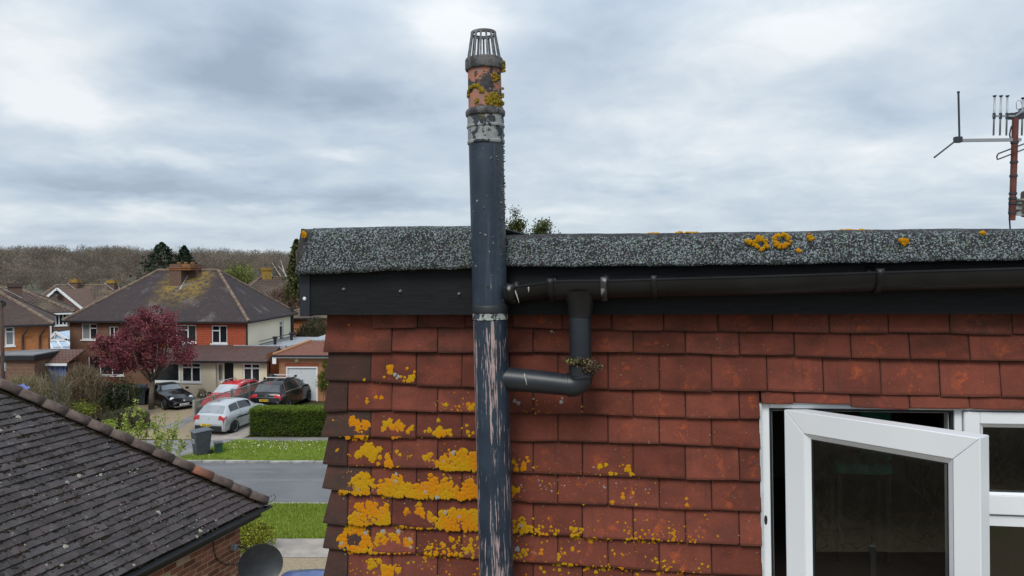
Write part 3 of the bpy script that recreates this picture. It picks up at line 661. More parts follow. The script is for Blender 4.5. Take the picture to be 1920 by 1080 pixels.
for k in range(14): pl(random.uniform(932, 948), 204 + random.uniform(-4, 5), random.uniform(1.5, 3))
for k in range(16): a = random.random() * 6.28; q = random.random() ** .5; pl(917 + math.cos(a) * 13 * q, 226 + math.sin(a) * 7 * q, random.uniform(2, 4))
for k in range(14): pl(random.uniform(940, 946), random.uniform(118, 136), random.uniform(2, 4), h=.012)
for k in range(14): pl(random.uniform(938, 946), random.uniform(160, 200), random.uniform(2, 3.5), h=.006)
for k in range(8): pl(random.uniform(895, 910), random.uniform(190, 200), random.uniform(1.5, 2.5))
o = npmesh('pipe_lichen', [tuple(v) for v in PV], PF, M_lichen2, True, pipe, PS); o['kind'] = 'stuff'
PV, PF, PS = [], [], []
for k in range(60): pl(random.uniform(942, 949), random.uniform(215, 420), random.uniform(.6, 2.2), random.random() * .5, h=random.uniform(.002, .006))
for k in range(12): pl(random.uniform(884, 940), random.uniform(215, 470), random.uniform(1, 3), random.random() * .5, h=.0015)
o = npmesh('paint_flakes', [tuple(v) for v in PV], PF, plain('curled_paint', (.035, .036, .04), .6, (.16, .165, .165), 60), parent=pipe, attr=PS); o['kind'] = 'stuff'

# ------------------------------------------------------------------ gutter with its brackets, outlet and downpipe
GN = .135
gut = dormer_empty('gutter', 'black half round gutter along the fascia with its outlet, elbow and branch into the pipe', 'gutter')
def trough(pts, r, n=GN, t=.004, wall=FN, deep=1.0):
    """half-round trough swept along image points (bottom-centre line of the rim)"""
    P = [W(x, y, n) for x, y in pts]; m = MB(); rows = []
    ang = [math.pi + math.pi * k / 14 for k in range(15)]
    out = [(math.cos(a) * r, math.sin(a) * r * deep) for a in ang]; inn = [(math.cos(a) * (r - t), math.sin(a) * (r - t) * deep) for a in ang[::-1]]
    lip = [(r + .003, .001), (r + .003, .006), (r - t, .006)]
    sec = [(-r, .004)] + out + lip + inn + [(-(r - t), .004)]; k = len(sec)
    for p in P: rows.append([Vector((p.x, p.y + b, p.z + a)) for a, b in sec])
    vs = [v for r_ in rows for v in r_]; fs = []
    for i in range(len(P) - 1):
        for j in range(k): a = i * k + j; b = i * k + (j + 1) % k; fs.append((a, a + k, b + k, b))
    m.add(vs, fs); return m
trough([(1138, 527.5), (1226, 525), (1400, 520.5), (1640, 512.5), (1920, 504.5), (2200, 496)], .052, deep=1.02).build('channel', M_black, gut, True, 50)
m = trough([(949, 541), (975, 538), (1036, 529.5)], .047, deep=1.0); p = W(949, 541, GN); m.add([(p.x, p.y + math.sin(math.pi + math.pi * k / 14) * .047, p.z + math.cos(math.pi + math.pi * k / 14) * .047) for k in range(15)], [tuple(range(15))]); m.build('stop_end', M_black, gut, True, 50)
m = trough([(1034, 530), (1050, 528), (1142, 527)], .056, deep=1.05); m.build('outlet_channel', M_black, gut, True, 50)
m = MB(); a = W(1087, 545, GN); b = W(1088, 590, GN)
m.tube([(a.x, a.y, GN), (a.x, (a.y + b.y) / 2, GN), (b.x, b.y - .006, GN)], [.058, .042, .037], 28, False); m.build('outlet_spout', M_black, gut, True)
M_scr = plain('scuffed_black', (.014, .014, .016), .45, (.34, .33, .32), 60, lo=.60, hi=.66)
def bracket(px, py, rad, mat_, wpx=9):
    P = W(px, py, GN); wd = wpx * .0017; m = MB(); rows = []
    for a in [math.pi + math.pi * k / 14 for k in range(15)]: rows.append([Vector((P.x - wd / 2, P.y + math.sin(a) * rad, GN + math.cos(a) * rad)), Vector((P.x + wd / 2, P.y + math.sin(a) * rad, GN + math.cos(a) * rad))])
    t = rows[-1]; rows.append([t[0] + Vector((0, .008, .001)), t[1] + Vector((0, .008, .001))]); rows.append([r_ + Vector((0, .003, -.008)) for r_ in rows[-1]]); rows.insert(0, [v + Vector((0, .02, 0)) for v in rows[0]])
    m.grid(rows, 2, len(rows)); o = m.build('bracket', mat_, gut, True); s = o.modifiers.new('thickness', 'SOLIDIFY'); s.thickness = .003; s.offset = 1
bracket(1134, 527, .059, plain('pale_clip', (.05, .05, .055), .4, (.30, .30, .30), 30, lo=.55, hi=.6), 10); bracket(1226, 524.5, .055, M_black, 10); bracket(1641, 512.5, .055, M_black, 12); bracket(1036, 529.5, .058, M_black, 12); bracket(962, 540, .0485, M_scr, 14)
m = MB(); a = W(1087, 585, GN); b = W(1088.5, 671, GN)
m.tube([(a.x, a.y, GN), (b.x, b.y, GN)], .0345, 32); m.tube([(a.x, a.y - .002, GN), (a.x, a.y + .012, GN)], .037, 32); m.build('downpipe', M_dpipe, gut, True, 40)
# elbow and branch
e0 = W(1089, 688, GN); e1 = W(1089, 704, GN); l0 = W(1066, 722, GN); l1 = W(948, 710, GN - .004)
m = MB(); pts = [(e0.x, e0.y, GN)]; c0 = Vector((e0.x, e0.y - .02, GN)); c1 = Vector((e0.x + .004, e0.y - .062, GN)); c2 = Vector((l0.x, l0.y, GN))
pts = [Vector((e0.x, e0.y + .004, GN)), c0]
for k in range(1, 9): t = k / 9; pts.append(c0 * (1 - t) ** 2 + c1 * 2 * t * (1 - t) + c2 * t * t)
pts.append(c2); m.tube(pts, [.0365] * len(pts), 28); m.build('elbow', M_dpipe, gut, True, 50); m = MB(); m.tube([c2 + Vector((.002, .0005, 0)), c2 + Vector((-.004, .0, 0))], .0385, 28); m.build('joint_ring', M_dpipe, gut, True, 40)
m = MB(); m.tube([(e0.x + .001, e0.y - .024, GN), (e0.x + .002, e0.y - .031, GN)], .0415, 28); m.tube([(e0.x, e0.y + .006, GN), (e0.x + .001, e0.y - .024, GN)], .0385, 28); m.build('elbow_socket', M_dpipe, gut, True, 50)
m = MB(); m.tube([c2 + Vector((.003, 0, 0)), l1 * .5 + c2 * .5 + Vector((0, .001, 0)), l1 + Vector((.0, 0, 0))], [.034, .0365, .038], 32); m.build('branch', M_dpipe, gut, True, 50)
def drip(px, py, l, n, w_=2.0, lean=0.0, mt=None):     # bird lime run on a pipe face
    m = MB(); ps = [W(px + lean * k / 5 + random.uniform(-.4, .4), py + l * k / 5, n) for k in range(6)]; m.tube(ps, [w_ * .0009 * f for f in (.5, 1.2, 1, .8, .5, .2)], 6); return m
M_lime = plain('bird_lime', (.42, .41, .38), .8)
drip(983, 700, 22, GN + .0360, 2.6, 5).build('lime_run', M_lime, gut); drip(991, 538, 10, GN + .0475, 2.6).build('lime_run', M_lime, gut); drip(966, 544, 24, GN + .0485, 2, 7).build('lime_run', M_lime, gut); drip(1132, 528, 0.2, GN + .02, 2).build('lime_run', M_lime, gut)
# moss nest in the open joint of the downpipe
moss = dormer_empty('moss_clump', 'clump of brown and green moss growing out of the downpipe joint', 'moss', (e0.x, e0.y, GN))
k = 2000; P = np.concatenate([rng.normal(size=(k, 3)) * (.0135, .0085, .012) + (.036, .004, .030), rng.normal(size=(1100, 3)) * (.020, .0045, .016) + (.0, .024, .026)]); d_ = 0
V, Fc, sh = leaves(P, .0062, .5); npmesh('brown_moss', V, Fc, leafmat('moss_brown', (.030, .018, .010), (.13, .085, .05), (.30, .26, .16), 0, 90), parent=moss, attr=sh)
P = np.concatenate([rng.normal(size=(130, 3)) * (.016, .004, .008) + (-.012, .022, .040), rng.normal(size=(90, 3)) * (.006, .008, .006) + (.024, .018, .014)])
V, Fc, sh = leaves(P, .008, .6); npmesh('green_moss', V, Fc, leafmat('moss_green', (.05, .07, .012), (.24, .28, .08), None, 0, 90), parent=moss, attr=sh)

# ------------------------------------------------------------------ window
win = link('window', MB().box((0, 0, -50), (.0, .0, .0)).mesh('tmp', M_white), house); bpy.data.objects.remove(win)
UW1 = W(2190, 900, 0).x; WB = W(1500, 1290, 0).y
uA = W(1428, 900, .0).x; vT = W(1470, 757.5, .0).y
uM = W(1797, 800, 0).x
m = MB()
lbox(m, uA, uA + .026, WB, vT, -.06, .004)                        # left jamb
lbox(m, uA + .026, UW1, vT - .013, vT, -.06, .004)               # head
lbox(m, uM - .012, uM + .010, WB, vT - .013, -.06, .002)          # mullion
lbox(m, uA + .026, UW1, WB - .07, WB, -.06, .03)                 # foot
frame = m.build('window_frame', M_white, house)
b = frame.modifiers.new('bevel', 'BEVEL'); b.width = .003; b.segments = 2
m = MB(); lbox(m, uA - .006, uA + .002, WB, vT + .002, -.02, .016); lbox(m, uA + .003, UW1, vT + .0005, vT + .006, -.02, .010); m.build('sealant_bead', M_whiteold, house)
m = MB(); lbox(m, uA + .027, uA + .034, WB, vT - .014, -.045, -.003); lbox(m, uA + .035, uM - .013, vT - .021, vT - .014, -.045, -.003); lbox(m, uM - .020, uM - .013, WB, vT - .022, -.045, -.003); m.build('weather_seal', M_gasket, frame)
m = MB(); lbox(m, uA + .034, uA + .0365, WB, vT - .0225, -.048, -.016); lbox(m, uA + .037, uM - .024, vT - .0245, vT - .022, -.048, -.016); lbox(m, uM - .0235, uM - .021, WB, vT - .0255, -.048, -.016); m.build('inner_bead', plain('pale_bead', (.5, .5, .48), .5), frame)
m = MB(); p = W(1436, 975, .005); m.lathe([(0, .002), (.004, .002), (.005, 0)], 10, Matrix.Translation(p) @ Matrix.Diagonal((1, 3.2, 1, 1))); m.build('drain_hole_cap', M_gasket, frame)
# opened casement: hinge stile on the left, swung out towards the camera
hp = W(1470, 768, .012); vtop = hp.y; d_ = DI.to_3x3() @ ray(1838, 822); t = (vtop - CL.y) / d_.y; fp = CL + d_ * t
cu, cn = fp.x - hp.x, fp.z - hp.z; cw = math.hypot(cu, cn); ang = math.atan2(cn, cu)
caseE = bpy.data.objects.new('open_casement', None)
# x along the casement, y up, z its outer normal
CM = Matrix.Translation(hp) @ Matrix.Rotation(-ang, 4, 'Y')
CH = 1.0; S = .066; T = .058
def cpoly(m, pts, z0, z1):                             # prism of a 2D outline in casement coordinates
    n = len(pts); vs = [CM @ Vector((x, y, z0)) for x, y in pts] + [CM @ Vector((x, y, z1)) for x, y in pts]
    m.add(vs, [tuple(range(n))[::-1], tuple(range(n, 2 * n))] + [(i, (i + 1) % n, n + (i + 1) % n, n + i) for i in range(n)])
g = .0004
m = MB()
cpoly(m, [(0, 0), (S - g, -S - g), (S - g, -CH + S + g), (0, -CH)], -T, 0); cpoly(m, [(cw, -CH), (cw - S + g, -CH + S + g), (cw - S + g, -S - g), (cw, 0)], -T, 0)
cpoly(m, [(g, 0), (cw - g, 0), (cw - S, -S + g), (S, -S + g)], -T, -.0002); cpoly(m, [(g, -CH), (S, -CH + S - g), (cw - S, -CH + S - g), (cw - g, -CH)], -T, -.0002)
case = m.build('casement', M_white, house); b = case.modifiers.new('bevel', 'BEVEL'); b.width = .0022; b.segments = 2
m = MB()                                             # sloping glazing bead
B1 = .016
def bead(a, b, c, d, z): m.add([CM @ Vector((a[0], a[1], -.001)), CM @ Vector((b[0], b[1], -.001)), CM @ Vector((c[0], c[1], -.014)), CM @ Vector((d[0], d[1], -.014))], [(0, 1, 2, 3)])
x0, x1, y0, y1 = S, cw - S, -CH + S, -S
bead((x0, y1), (x0, y0), (x0 + B1, y0 + B1), (x0 + B1, y1 - B1), 0); bead((x1, y0), (x1, y1), (x1 - B1, y1 - B1), (x1 - B1, y0 + B1), 0); bead((x1, y1), (x0, y1), (x0 + B1, y1 - B1), (x1 - B1, y1 - B1), 0); bead((x0, y0), (x1, y0), (x1 - B1, y0 + B1), (x0 + B1, y0 + B1), 0)
m.build('glazing_bead', M_white, case)
m = MB(); q = x0 + B1, x1 - B1, y0 + B1, y1 - B1
for a in ((q[0], q[0] + .004, q[2], q[3]), (q[1] - .004, q[1], q[2], q[3]), (q[0] + .004, q[1] - .004, q[3] - .004, q[3])): cpoly(m, [(a[0], a[2]), (a[1], a[2]), (a[1], a[3]), (a[0], a[3])], -.022, -.0145)
m.build('glazing_gasket', M_gasket, case)
m = MB()
for z in (-.020,): m.add([CM @ Vector((q[0], q[2], z)), CM @ Vector((q[1], q[2], z)), CM @ Vector((q[1], q[3], z)), CM @ Vector((q[0], q[3], z))], [(0, 1, 2, 3)])
m.build('pane', M_glass, case)
m = MB(); cpoly(m, [(cw - .040, -.34), (cw - .030, -.34), (cw - .030, -.40), (cw - .040, -.40)], -T - .022, -T); cpoly(m, [(cw - .043, -.36), (cw - .027, -.36), (cw - .027, -.50), (cw - .043, -.50)], -T - .036, -T - .0225); m.build('handle', M_white, case)
# fixed lights right of the mullion: top light sash over a lower sash
m = MB(); su0 = uM + .012; su1 = UW1; svT = W(1860, 773, .012).y; svB = W(1860, 965, .012).y; sw = W(1847, 860, .012).x - su0; st = svT - W(1870, 803, .012).y; sb = W(1870, 925, .012).y - svB
lbox(m, su0, su0 + sw - .012, svB, svT, -.05, .012); lbox(m, su0 + sw - .012, su1, svT - st + .012, svT, -.05, .0118); lbox(m, su0 + sw - .012, su1, svB, svB + sb - .006, -.05, .0118)
tl = m.build('toplight', M_white, house); b = tl.modifiers.new('bevel', 'BEVEL'); b.width = .003; b.segments = 2
m = MB(); gx, gt, gb = su0 + sw, svT - st, svB + sb
m.add([(gx - .012, gb - .006, .011), (gx - .012, gt + .012, .011), (gx, gt, -.002), (gx, gb, -.002)], [(3, 2, 1, 0)]); m.add([(gx - .012, gt + .012, .011), (su1, gt + .012, .011), (su1, gt, -.002), (gx, gt, -.002)], [(3, 2, 1, 0)]); m.add([(gx - .012, gb - .006, .011), (su1, gb - .006, .011), (su1, gb, -.002), (gx, gb, -.002)], [(0, 1, 2, 3)]); m.build('glazing_bead', M_white, tl)
m = MB(); m.quad((gx, gb, -.006), (su1, gb, -.006), (su1, gt, -.006), (gx, gt, -.006)); m.build('pane', M_glass, tl)
m = MB(); p = W(1842, 910, .013); m.lathe([(0, .002), (.0035, .002), (.004, -.001)], 12, Matrix.Translation(p)); m.build('plug', plain('grey_plug', (.12, .12, .13), .5), tl)
m = MB(); v2 = W(1870, 985, .0).y; lbox(m, su0, su1, v2 - .001, svB - .006, -.05, .002); lbox(m, su0, su0 + .03, WB, v2 - .002, -.05, .002); m.build('transom', M_white, house)
m = MB(); m.quad((su0 + .03, WB, -.01), (su1, WB, -.01), (su1, v2, -.01), (su0 + .03, v2, -.01)); m.build('lower_pane', M_glass, house)
# the dim room behind the window
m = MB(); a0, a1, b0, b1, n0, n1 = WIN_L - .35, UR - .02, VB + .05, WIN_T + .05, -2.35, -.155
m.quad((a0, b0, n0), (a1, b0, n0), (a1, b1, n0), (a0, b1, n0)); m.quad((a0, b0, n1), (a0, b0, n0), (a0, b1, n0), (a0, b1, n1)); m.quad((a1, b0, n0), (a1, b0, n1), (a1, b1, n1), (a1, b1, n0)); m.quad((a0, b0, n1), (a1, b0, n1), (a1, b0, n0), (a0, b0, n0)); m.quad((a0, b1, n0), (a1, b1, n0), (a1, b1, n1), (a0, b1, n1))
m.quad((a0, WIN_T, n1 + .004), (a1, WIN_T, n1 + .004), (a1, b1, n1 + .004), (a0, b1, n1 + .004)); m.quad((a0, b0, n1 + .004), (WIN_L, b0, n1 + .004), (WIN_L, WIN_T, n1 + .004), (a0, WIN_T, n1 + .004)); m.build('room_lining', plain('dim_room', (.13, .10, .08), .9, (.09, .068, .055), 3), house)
ch = dormer_empty('chair', 'teal green padded chair in the dark room behind the open window', 'chair', W(1610, 870, -1.1))
M_teal = plain('teal_cloth', (.05, .22, .16), .9, (.04, .16, .12), 8)
m = MB(); m.box((0, 0, 0), (.24, .05, .20)); o = m.build('seat', M_teal, ch); b = o.modifiers.new('b', 'BEVEL'); b.width = .02; b.segments = 3
m = MB(); m.box((.10, .14, -.12), (.14, .30, .04)); o = m.build('backrest', M_teal, ch); b = o.modifiers.new('b', 'BEVEL'); b.width = .018; b.segments = 3
for sx in (-.1, .1):
    for sz in (-.08, .08): m = MB(); m.bar((sx, -.025, sz), (sx, -.62, sz), .02); m.build('leg', M_gasket, ch)

# ------------------------------------------------------------------ chimney and television aerials beyond the roof edge
YC = 5.6; k = F / YC
chim = empty('chimney', 'weathered brick chimney corner at the right edge beyond the felt roof', 'chimney', AT(1960, 430, YC + .2)); ci = chim.location
m = MB(); x0 = AT(1911, 370, 5.70).x - ci.x; zt_, zb_ = AT(1911, 356, YC).z - ci.z, AT(1911, 406, YC).z - ci.z
def rough(m, a, b, n=6): pass
m.box((x0 + .30, -.325, (zt_ + zb_) / 2), (.60, .45, zt_ - zb_)); o = m.build('cap_course', plain('mossy_old_brick', (.07, .05, .038), .95, (.13, .10, .07), 30, .8, 40), chim); b = o.modifiers.new('b', 'BEVEL'); b.width = .02; b.segments = 3
m = MB(); m.box((x0 + .33, -.325, (zb_ - 1.1) - .002), (.50, .38, 2.2)); m.build('stack', bricky('chimney_brick', (.16, .07, .045), (.11, .05, .035), (.2, .18, .15), .225, .075, .01), chim)
m = MB(); m.lathe([(.11, zt_ - .02), (.105, zt_ + .02), (.115, zt_ + .06), (.12, zt_ + .085), (.10, zt_ + .09)], 20, Matrix.Translation((x0 + .155, -.30, 0)), True); m.build('chimney_pot', plain('pot_clay', (.16, .06, .045), .9, (.10, .05, .04), 12), chim, True, 50)
M_rust = plain('rusty_red_mast', (.085, .022, .018), .75, (.15, .05, .035), 14, .2, 80); M_alu = plain('dull_aluminium', (.33, .35, .37), .45, metal=.5); M_iron = plain('dark_steel', (.045, .05, .06), .5, metal=.3)
aer = empty('aerial_mast', 'rusty red aerial mast with a thin vertical rod antenna arm, strapped beside the chimney', 'aerial', AT(1896, 412, YC - .25)); ai = aer.location; YA = YC - .25
def A_(px, py, dy=0): return AT(px, py, YA + dy) - ai
m = MB(); m.tube([A_(1897.5, 413), A_(1904, 222)], .0215, 16); m.build('mast', M_rust, aer, True, 40)
for y in (267, 304, 330, 363, 372, 381, 399):
    x = 1897.5 + (413 - y) / (413 - 222) * 6.5; m = MB(); a = A_(x, y + 2); b_ = A_(x, y - 2); m.tube([a, b_], .026, 14); m.build('clamp_band', M_iron, aer, True, 40)
m = MB(); m.bar(A_(1914, 262), A_(1795, 263.5), .018, .022); m.build('arm', M_alu, aer)
m = MB(); m.box(A_(1796, 262), (.045, .04, .04)); m.build('arm_joint', M_iron, aer)
m = MB(); m.tube([A_(1799, 260), A_(1797, 173)], .0068, 10); m.tube([A_(1797, 174), A_(1797, 171.5)], .010, 10); m.build('vertical_rod', M_iron, aer, True, 40)
m = MB(); m.tube([A_(1793, 263), A_(1752, 295, -.25)], .006, 10); m.build('slanted_rod', M_iron, aer, True, 40)
m = MB(); m.tube([A_(1930, 266, .2), A_(1872, 288, -.1), A_(1869, 293, -.12), A_(1870, 299, -.13), A_(1876, 297, -.1), A_(1930, 276, .2)], .0052, 8); m.build('folded_dipole', M_iron, aer, True, 40)
m = MB(); m.tube([A_(1903, 229), A_(1896, 238), A_(1893, 252), A_(1896, 268), A_(1900, 278), A_(1898.5, 300), A_(1896.5, 360), A_(1893, 372), A_(1892, 395), A_(1894, 430)], .005, 8); m.build('coax_cable', plain('black_cable', (.015, .016, .02), .5), aer, True)
m = MB()
for y in (379, 390, 400): m.box(A_(1908, y, .02), (.05, .02, .022))
m.box(A_(1908, 389, .04), (.035, .015, .10)); m.bar(A_(1900, 403), A_(1972, 402, .02), .012); m.bar(A_(1902, 374), A_(1972, 374, .02), .012); m.build('wall_bracket', plain('galvanised', (.30, .32, .30), .6, (.12, .12, .11), 40), aer)
yag = empty('yagi_aerial', 'grey yagi television aerial with short upright elements on top of the rusty mast', 'aerial', AT(1903, 222, YA)); yi = yag.location
def Y_(px, py, dy=0): return AT(px, py, YA + dy) - yi
m = MB(); m.bar(Y_(1861, 217.5), Y_(1903, 217.5), .013, .011); m.bar(Y_(1903, 217), Y_(1945, 190, .0), .02, .012); m.build('boom', M_alu, yag)
m = MB(); m.box(Y_(1898, 218, .02), (.06, .05, .04)); m.box(Y_(1909, 217, .02), (.035, .05, .05)); m.box(Y_(1918, 212, .02), (.03, .05, .07)); m.build('mast_clamp', M_iron, yag)
for x in (1864, 1876, 1888, 1917):
    dx = 1.5; m = MB(); top = 180 if x < 1900 else 184; a = Y_(x + 1, top); b_ = Y_(x - 1.2, 254); m.tube([a, b_], .0062, 8); el = m.build('element', M_alu, yag, True)
    m = MB(); m.tube([Y_(x, 212), Y_(x, 223)], .010, 10); m.build('element_holder', M_iron, el, True, 40); m = MB(); m.tube([Y_(x + 1, top + 2.5), Y_(x + 1, top), Y_(x + 1, top - 1)], [.006, .013, .013], 10); m.build('element_cap', M_iron, el, True, 40)
m = MB(); lp = [(1914, 189), (1916, 196), (1918, 205), (1910, 208), (1906, 203), (1905.5, 193), (1908, 188), (1914, 189)]; m.tube([Y_(x, y, -.03) for x, y in lp], .0025, 6, False); m.build('loop_dipole', M_alu, yag, True)
# ------------------------------------------------------------------ ground, road, verges
M_grass = plain('lawn', (.11, .165, .025), .95, (.16, .22, .04), 1.3, .5, 30, spec=.1, det=8)
M_soil = plain('rough_ground', (.055, .045, .026), .95, (.060, .075, .022), .35, .6, 12, spec=.1, det=8)
M_garden = plain('dead_winter_grass', (.20, .15, .10), .95, (.17, .15, .075), .5, .6, 12, spec=.1, det=8)
def mk_road():
    t = NT('worn_asphalt'); o = t.map('Object'); c = t.mix(t.ss(t.noise(o, .5, 6), .35, .65), (.125, .125, .132), (.155, .155, .16))
    c = t.mix(t.ss(t.noise(t.map('Object', (.12, 1.3, 1)), 1.2, 5), .55, .62, 0, .6), c, (.19, .19, .195)); c = t.mix(t.ss(t.noise(o, 45, 3), .4, .7, 0, .4), c, (.08, .08, .085))
    cr = t.noise(t.map('Object', (.16, .5, 1)), 1.0, 6, .7, 1.0); c = t.mix(t.ss(t.m('ABSOLUTE', t.m('SUBTRACT', cr, .5)), .006, .001, 0, .35), c, (.07, .07, .072))
    t.bump(t.noise(o, 60, 3), .4, .01); return t.fin(c, .85, .3)
M_road = mk_road()
M_tarpath = plain('grey_tarmac_path', (.15, .145, .145), .9, (.21, .20, .195), .8, .3, 40, det=8); M_kerb = plain('pale_kerb', (.34, .335, .32), .9, (.22, .21, .20), 3, .3, 40, rnd=.35)
M_gravel = plain('beige_gravel', (.32, .255, .165), .95, (.21, .165, .105), 14, .8, 40, det=8, lo=.3, hi=.7)
M_slab = plain('sandy_paving', (.34, .295, .255), .9, (.25, .22, .195), 2, .3, 30, det=8)
def sheet(name, pts, z, mat_, kind='structure'):
    m = MB(); m.add([(x, y, z) for x, y in pts], [tuple(range(len(pts)))]); o = m.build(name, mat_)
    if o.data.polygons[0].normal.z < 0: o.data.flip_normals()
    tag(o, kind=kind); return o
def g2(px, py): p = G(px, py); return (p.x, p.y)
def gl(pts): return [g2(*p) for p in pts]
sheet('ground', [(-1500, -300), (1500, -300), (1500, 1500), (-1500, 1500)], -.02, M_soil)
def kf(x): return 30.25 - .018 * (x + 10)          # far kerb line of the road
def kn(x): return 25.15 - .018 * (x + 10)          # near edge of the road
sheet('road', [(-90, kn(-90)), (60, kn(60)), (60, kf(60)), (-90, kf(-90))], -.012, M_road)
kroot = empty('kerb', None, None, (0, 0, 0)); kroot['kind'] = 'structure'
kme = None
for i in range(40):
    x = -26 + i * .92; m = MB(); m.box((0, 0, 0), (.90, .15, .14)); 
    if kme is None: kme = m.mesh('kerb_stone', M_kerb)
    o = link('kerb_stone', kme, kroot, (x, kf(x) + .07, random.uniform(-.015, .005))); o.rotation_euler = (random.uniform(-.02, .02), 0, -.018 + random.uniform(-.01, .01))
m = MB(); m.bar((-60, kn(-60) - .05, -.01), (40, kn(40) - .05, -.01), .16, .03); tag(m.build('near_road_edging', M_kerb), kind='structure')
A, B = g2(340, 858), g2(448, 824)
sheet('far_verge', [(A[0] + .1, kf(A[0]) + .15), (40, kf(40) + .15), (40, 34.1), g2(612, 829), g2(520, 829), B], .035, M_grass)
sheet('far_pavement', [(-40, kf(-40) + .14), (A[0] + .1, kf(A[0]) + .14), B, g2(520, 829), g2(612, 829), (40, 34.1), (40, 35.3), g2(612, 821), g2(440, 821), g2(360, 826), g2(180, 826), (-40, 35.3)], .018, M_tarpath)
sheet('silver_car_drive', gl([(362, 828), (452, 824), (478, 812), (560, 752), (612, 752), (612, 742), (470, 742), (362, 812)]), .024, M_slab)
sheet('gravel_drive', gl([(225, 824), (361, 825), (361, 806), (470, 742), (285, 742), (225, 775)]), .022, M_gravel)
sheet('tarmac_strip', gl([(300, 802), (361, 780), (361, 790), (330, 808)]), .028, M_tarpath)
sheet('near_verge', [(-30, kn(-30) - .12), (40, kn(40) - .12), (40, 21.6), (-6.2, 21.75), (-30, 21.9)], .0, M_grass)
sheet('near_pavement', [(-30, 21.9), (-6.2, 21.75), (40, 21.6), (40, 20.2), (-30, 20.4)], .004, M_slab)
sheet('front_drive', [(-9.0, 20.45), (6, 20.3), (6, 5), (-9.0, 5)], -.006, M_gravel)
sheet('back_garden_ground', [(-60, -45), (40, -45), (40, 4.9), (-8, 4.9), (-60, 12)], -.008, M_garden)
sheet('front_garden_ground', gl([(0, 860), (225, 835), (285, 742), (120, 742), (-200, 742), (-200, 860)]), .010, M_soil)
# grass blades and little white flowers
def tufts(name, x0, x1, ya, yb, n, h, mat_, label):
    X = rng.uniform(x0, x1, n); s = rng.random(n); Y = ya(X) + (yb(X) - ya(X)) * s; a = rng.uniform(0, 6.28, n); hh = h * rng.uniform(.5, 1.4, n); wv = .012
    V = np.empty((n, 3, 3)); dx, dy = np.cos(a) * wv, np.sin(a) * wv; lx, ly = rng.normal(size=n) * h * .5, rng.normal(size=n) * h * .5
    V[:, 0] = np.stack([X - dx, Y - dy, np.zeros(n)], 1); V[:, 1] = np.stack([X + dx, Y + dy, np.zeros(n)], 1); V[:, 2] = np.stack([X + lx, Y + ly, hh], 1)
    o = npmesh(name, V.reshape(-1, 3), np.arange(3 * n).reshape(n, 3), mat_, attr=np.repeat(rng.random(n), 3)); tag(o, label, 'grass', kind='stuff'); return o
M_blade = leafmat('grass_blade', (.14, .20, .024), (.34, .42, .065), None, .35, .5)
o = tufts('grass', -17.5, 9, lambda x: kf(x) + .25, lambda x: 0 * x + 33.9, 80000, .075, M_blade, 'short bright green grass of the verge across the road'); 
V = np.empty((0, 3))
me = o.data; co = np.empty(len(me.vertices) * 3, np.float32); me.vertices.foreach_get('co', co); co = co.reshape(-1, 3, 3)
lim = A[0] + (B[0] - A[0]) * np.clip((co[:, 0, 1] - A[1]) / (B[1] - A[1]), 0, 1); bad = co[:, 0, 0] < lim; co[bad, :, 2] = -.05; co[:, :, 2] += .03; me.vertices.foreach_set('co', co.ravel()); me.update()
tufts('grass', -10.5, 4, lambda x: 0 * x + 21.75, lambda x: kn(x) - .15, 76000, .085, M_blade, 'taller bright green grass of the verge on the near side of the road')
n = 190; X = np.concatenate([rng.normal(-10.6, 1.3, 130), rng.uniform(-13.6, -6, 60)]); Yf = np.concatenate([np.clip(33.1 + rng.normal(size=130) * .5, 31, 33.8), rng.uniform(31, 33.8, 60)]); V, Fc, sh = leaves(np.stack([X, Yf, np.full(n, .10)], 1), .050, .9)
tag(npmesh('daisies', V, Fc, plain('daisy_white', (.75, .75, .70), .8), attr=sh), 'small white flowers dotted over the verge across the road', 'flowers', kind='stuff')

# ------------------------------------------------------------------ house kit
M_frame = plain('white_window_frame', (.78, .79, .79), .4); M_pane = plain('dark_window_pane', (.012, .014, .017), .06, (.03, .034, .038), .9, spec=.6)
M_curt = plain('net_curtain_behind_glass', (.26, .27, .27), .3, (.18, .19, .20), 6, st=(5, 5, .3)); M_sillg = plain('grey_sill_panel', (.20, .22, .25), .7)
M_gut = plain('black_gutter', (.018, .018, .020), .5); M_guthouse = plain('white_fascia_board', (.62, .63, .62), .5, (.5, .5, .49), 4)
M_lead = plain('lead_flashing', (.34, .36, .38), .6, (.24, .25, .27), 5)
def wall(root, name, mat_, A, B, z0, z1, ops=(), th=.22):
    A, B = Vector((A[0], A[1], 0)), Vector((B[0], B[1], 0)); L = (B - A).length; d = (B - A) / L; n = Vector((d.y, -d.x, 0)); m = MB()
    xs = sorted({0, L, *[v for o in ops for v in o[:2]]}); zs = sorted({z0, z1, *[v for o in ops for v in o[2:4]]})
    P = lambda s, z, k=0.0: A + d * s + Vector((0, 0, z)) - n * k
    for i in range(len(xs) - 1):
        for j in range(len(zs) - 1):
            cx, cz = (xs[i] + xs[i + 1]) / 2, (zs[j] + zs[j + 1]) / 2
            if any(o[0] < cx < o[1] and o[2] < cz < o[3] for o in ops): continue
            m.quad(P(xs[i], zs[j]), P(xs[i + 1], zs[j]), P(xs[i + 1], zs[j + 1]), P(xs[i], zs[j + 1]))
    for a, b, c, e in ops:
        m.quad(P(a, c, th), P(a, c), P(a, e), P(a, e, th)); m.quad(P(b, c), P(b, c, th), P(b, e, th), P(b, e)); m.quad(P(a, c), P(a, c, th), P(b, c, th), P(b, c)); m.quad(P(a, e, th), P(a, e), P(b, e), P(b, e, th))
    return m.build(name, mat_, root)
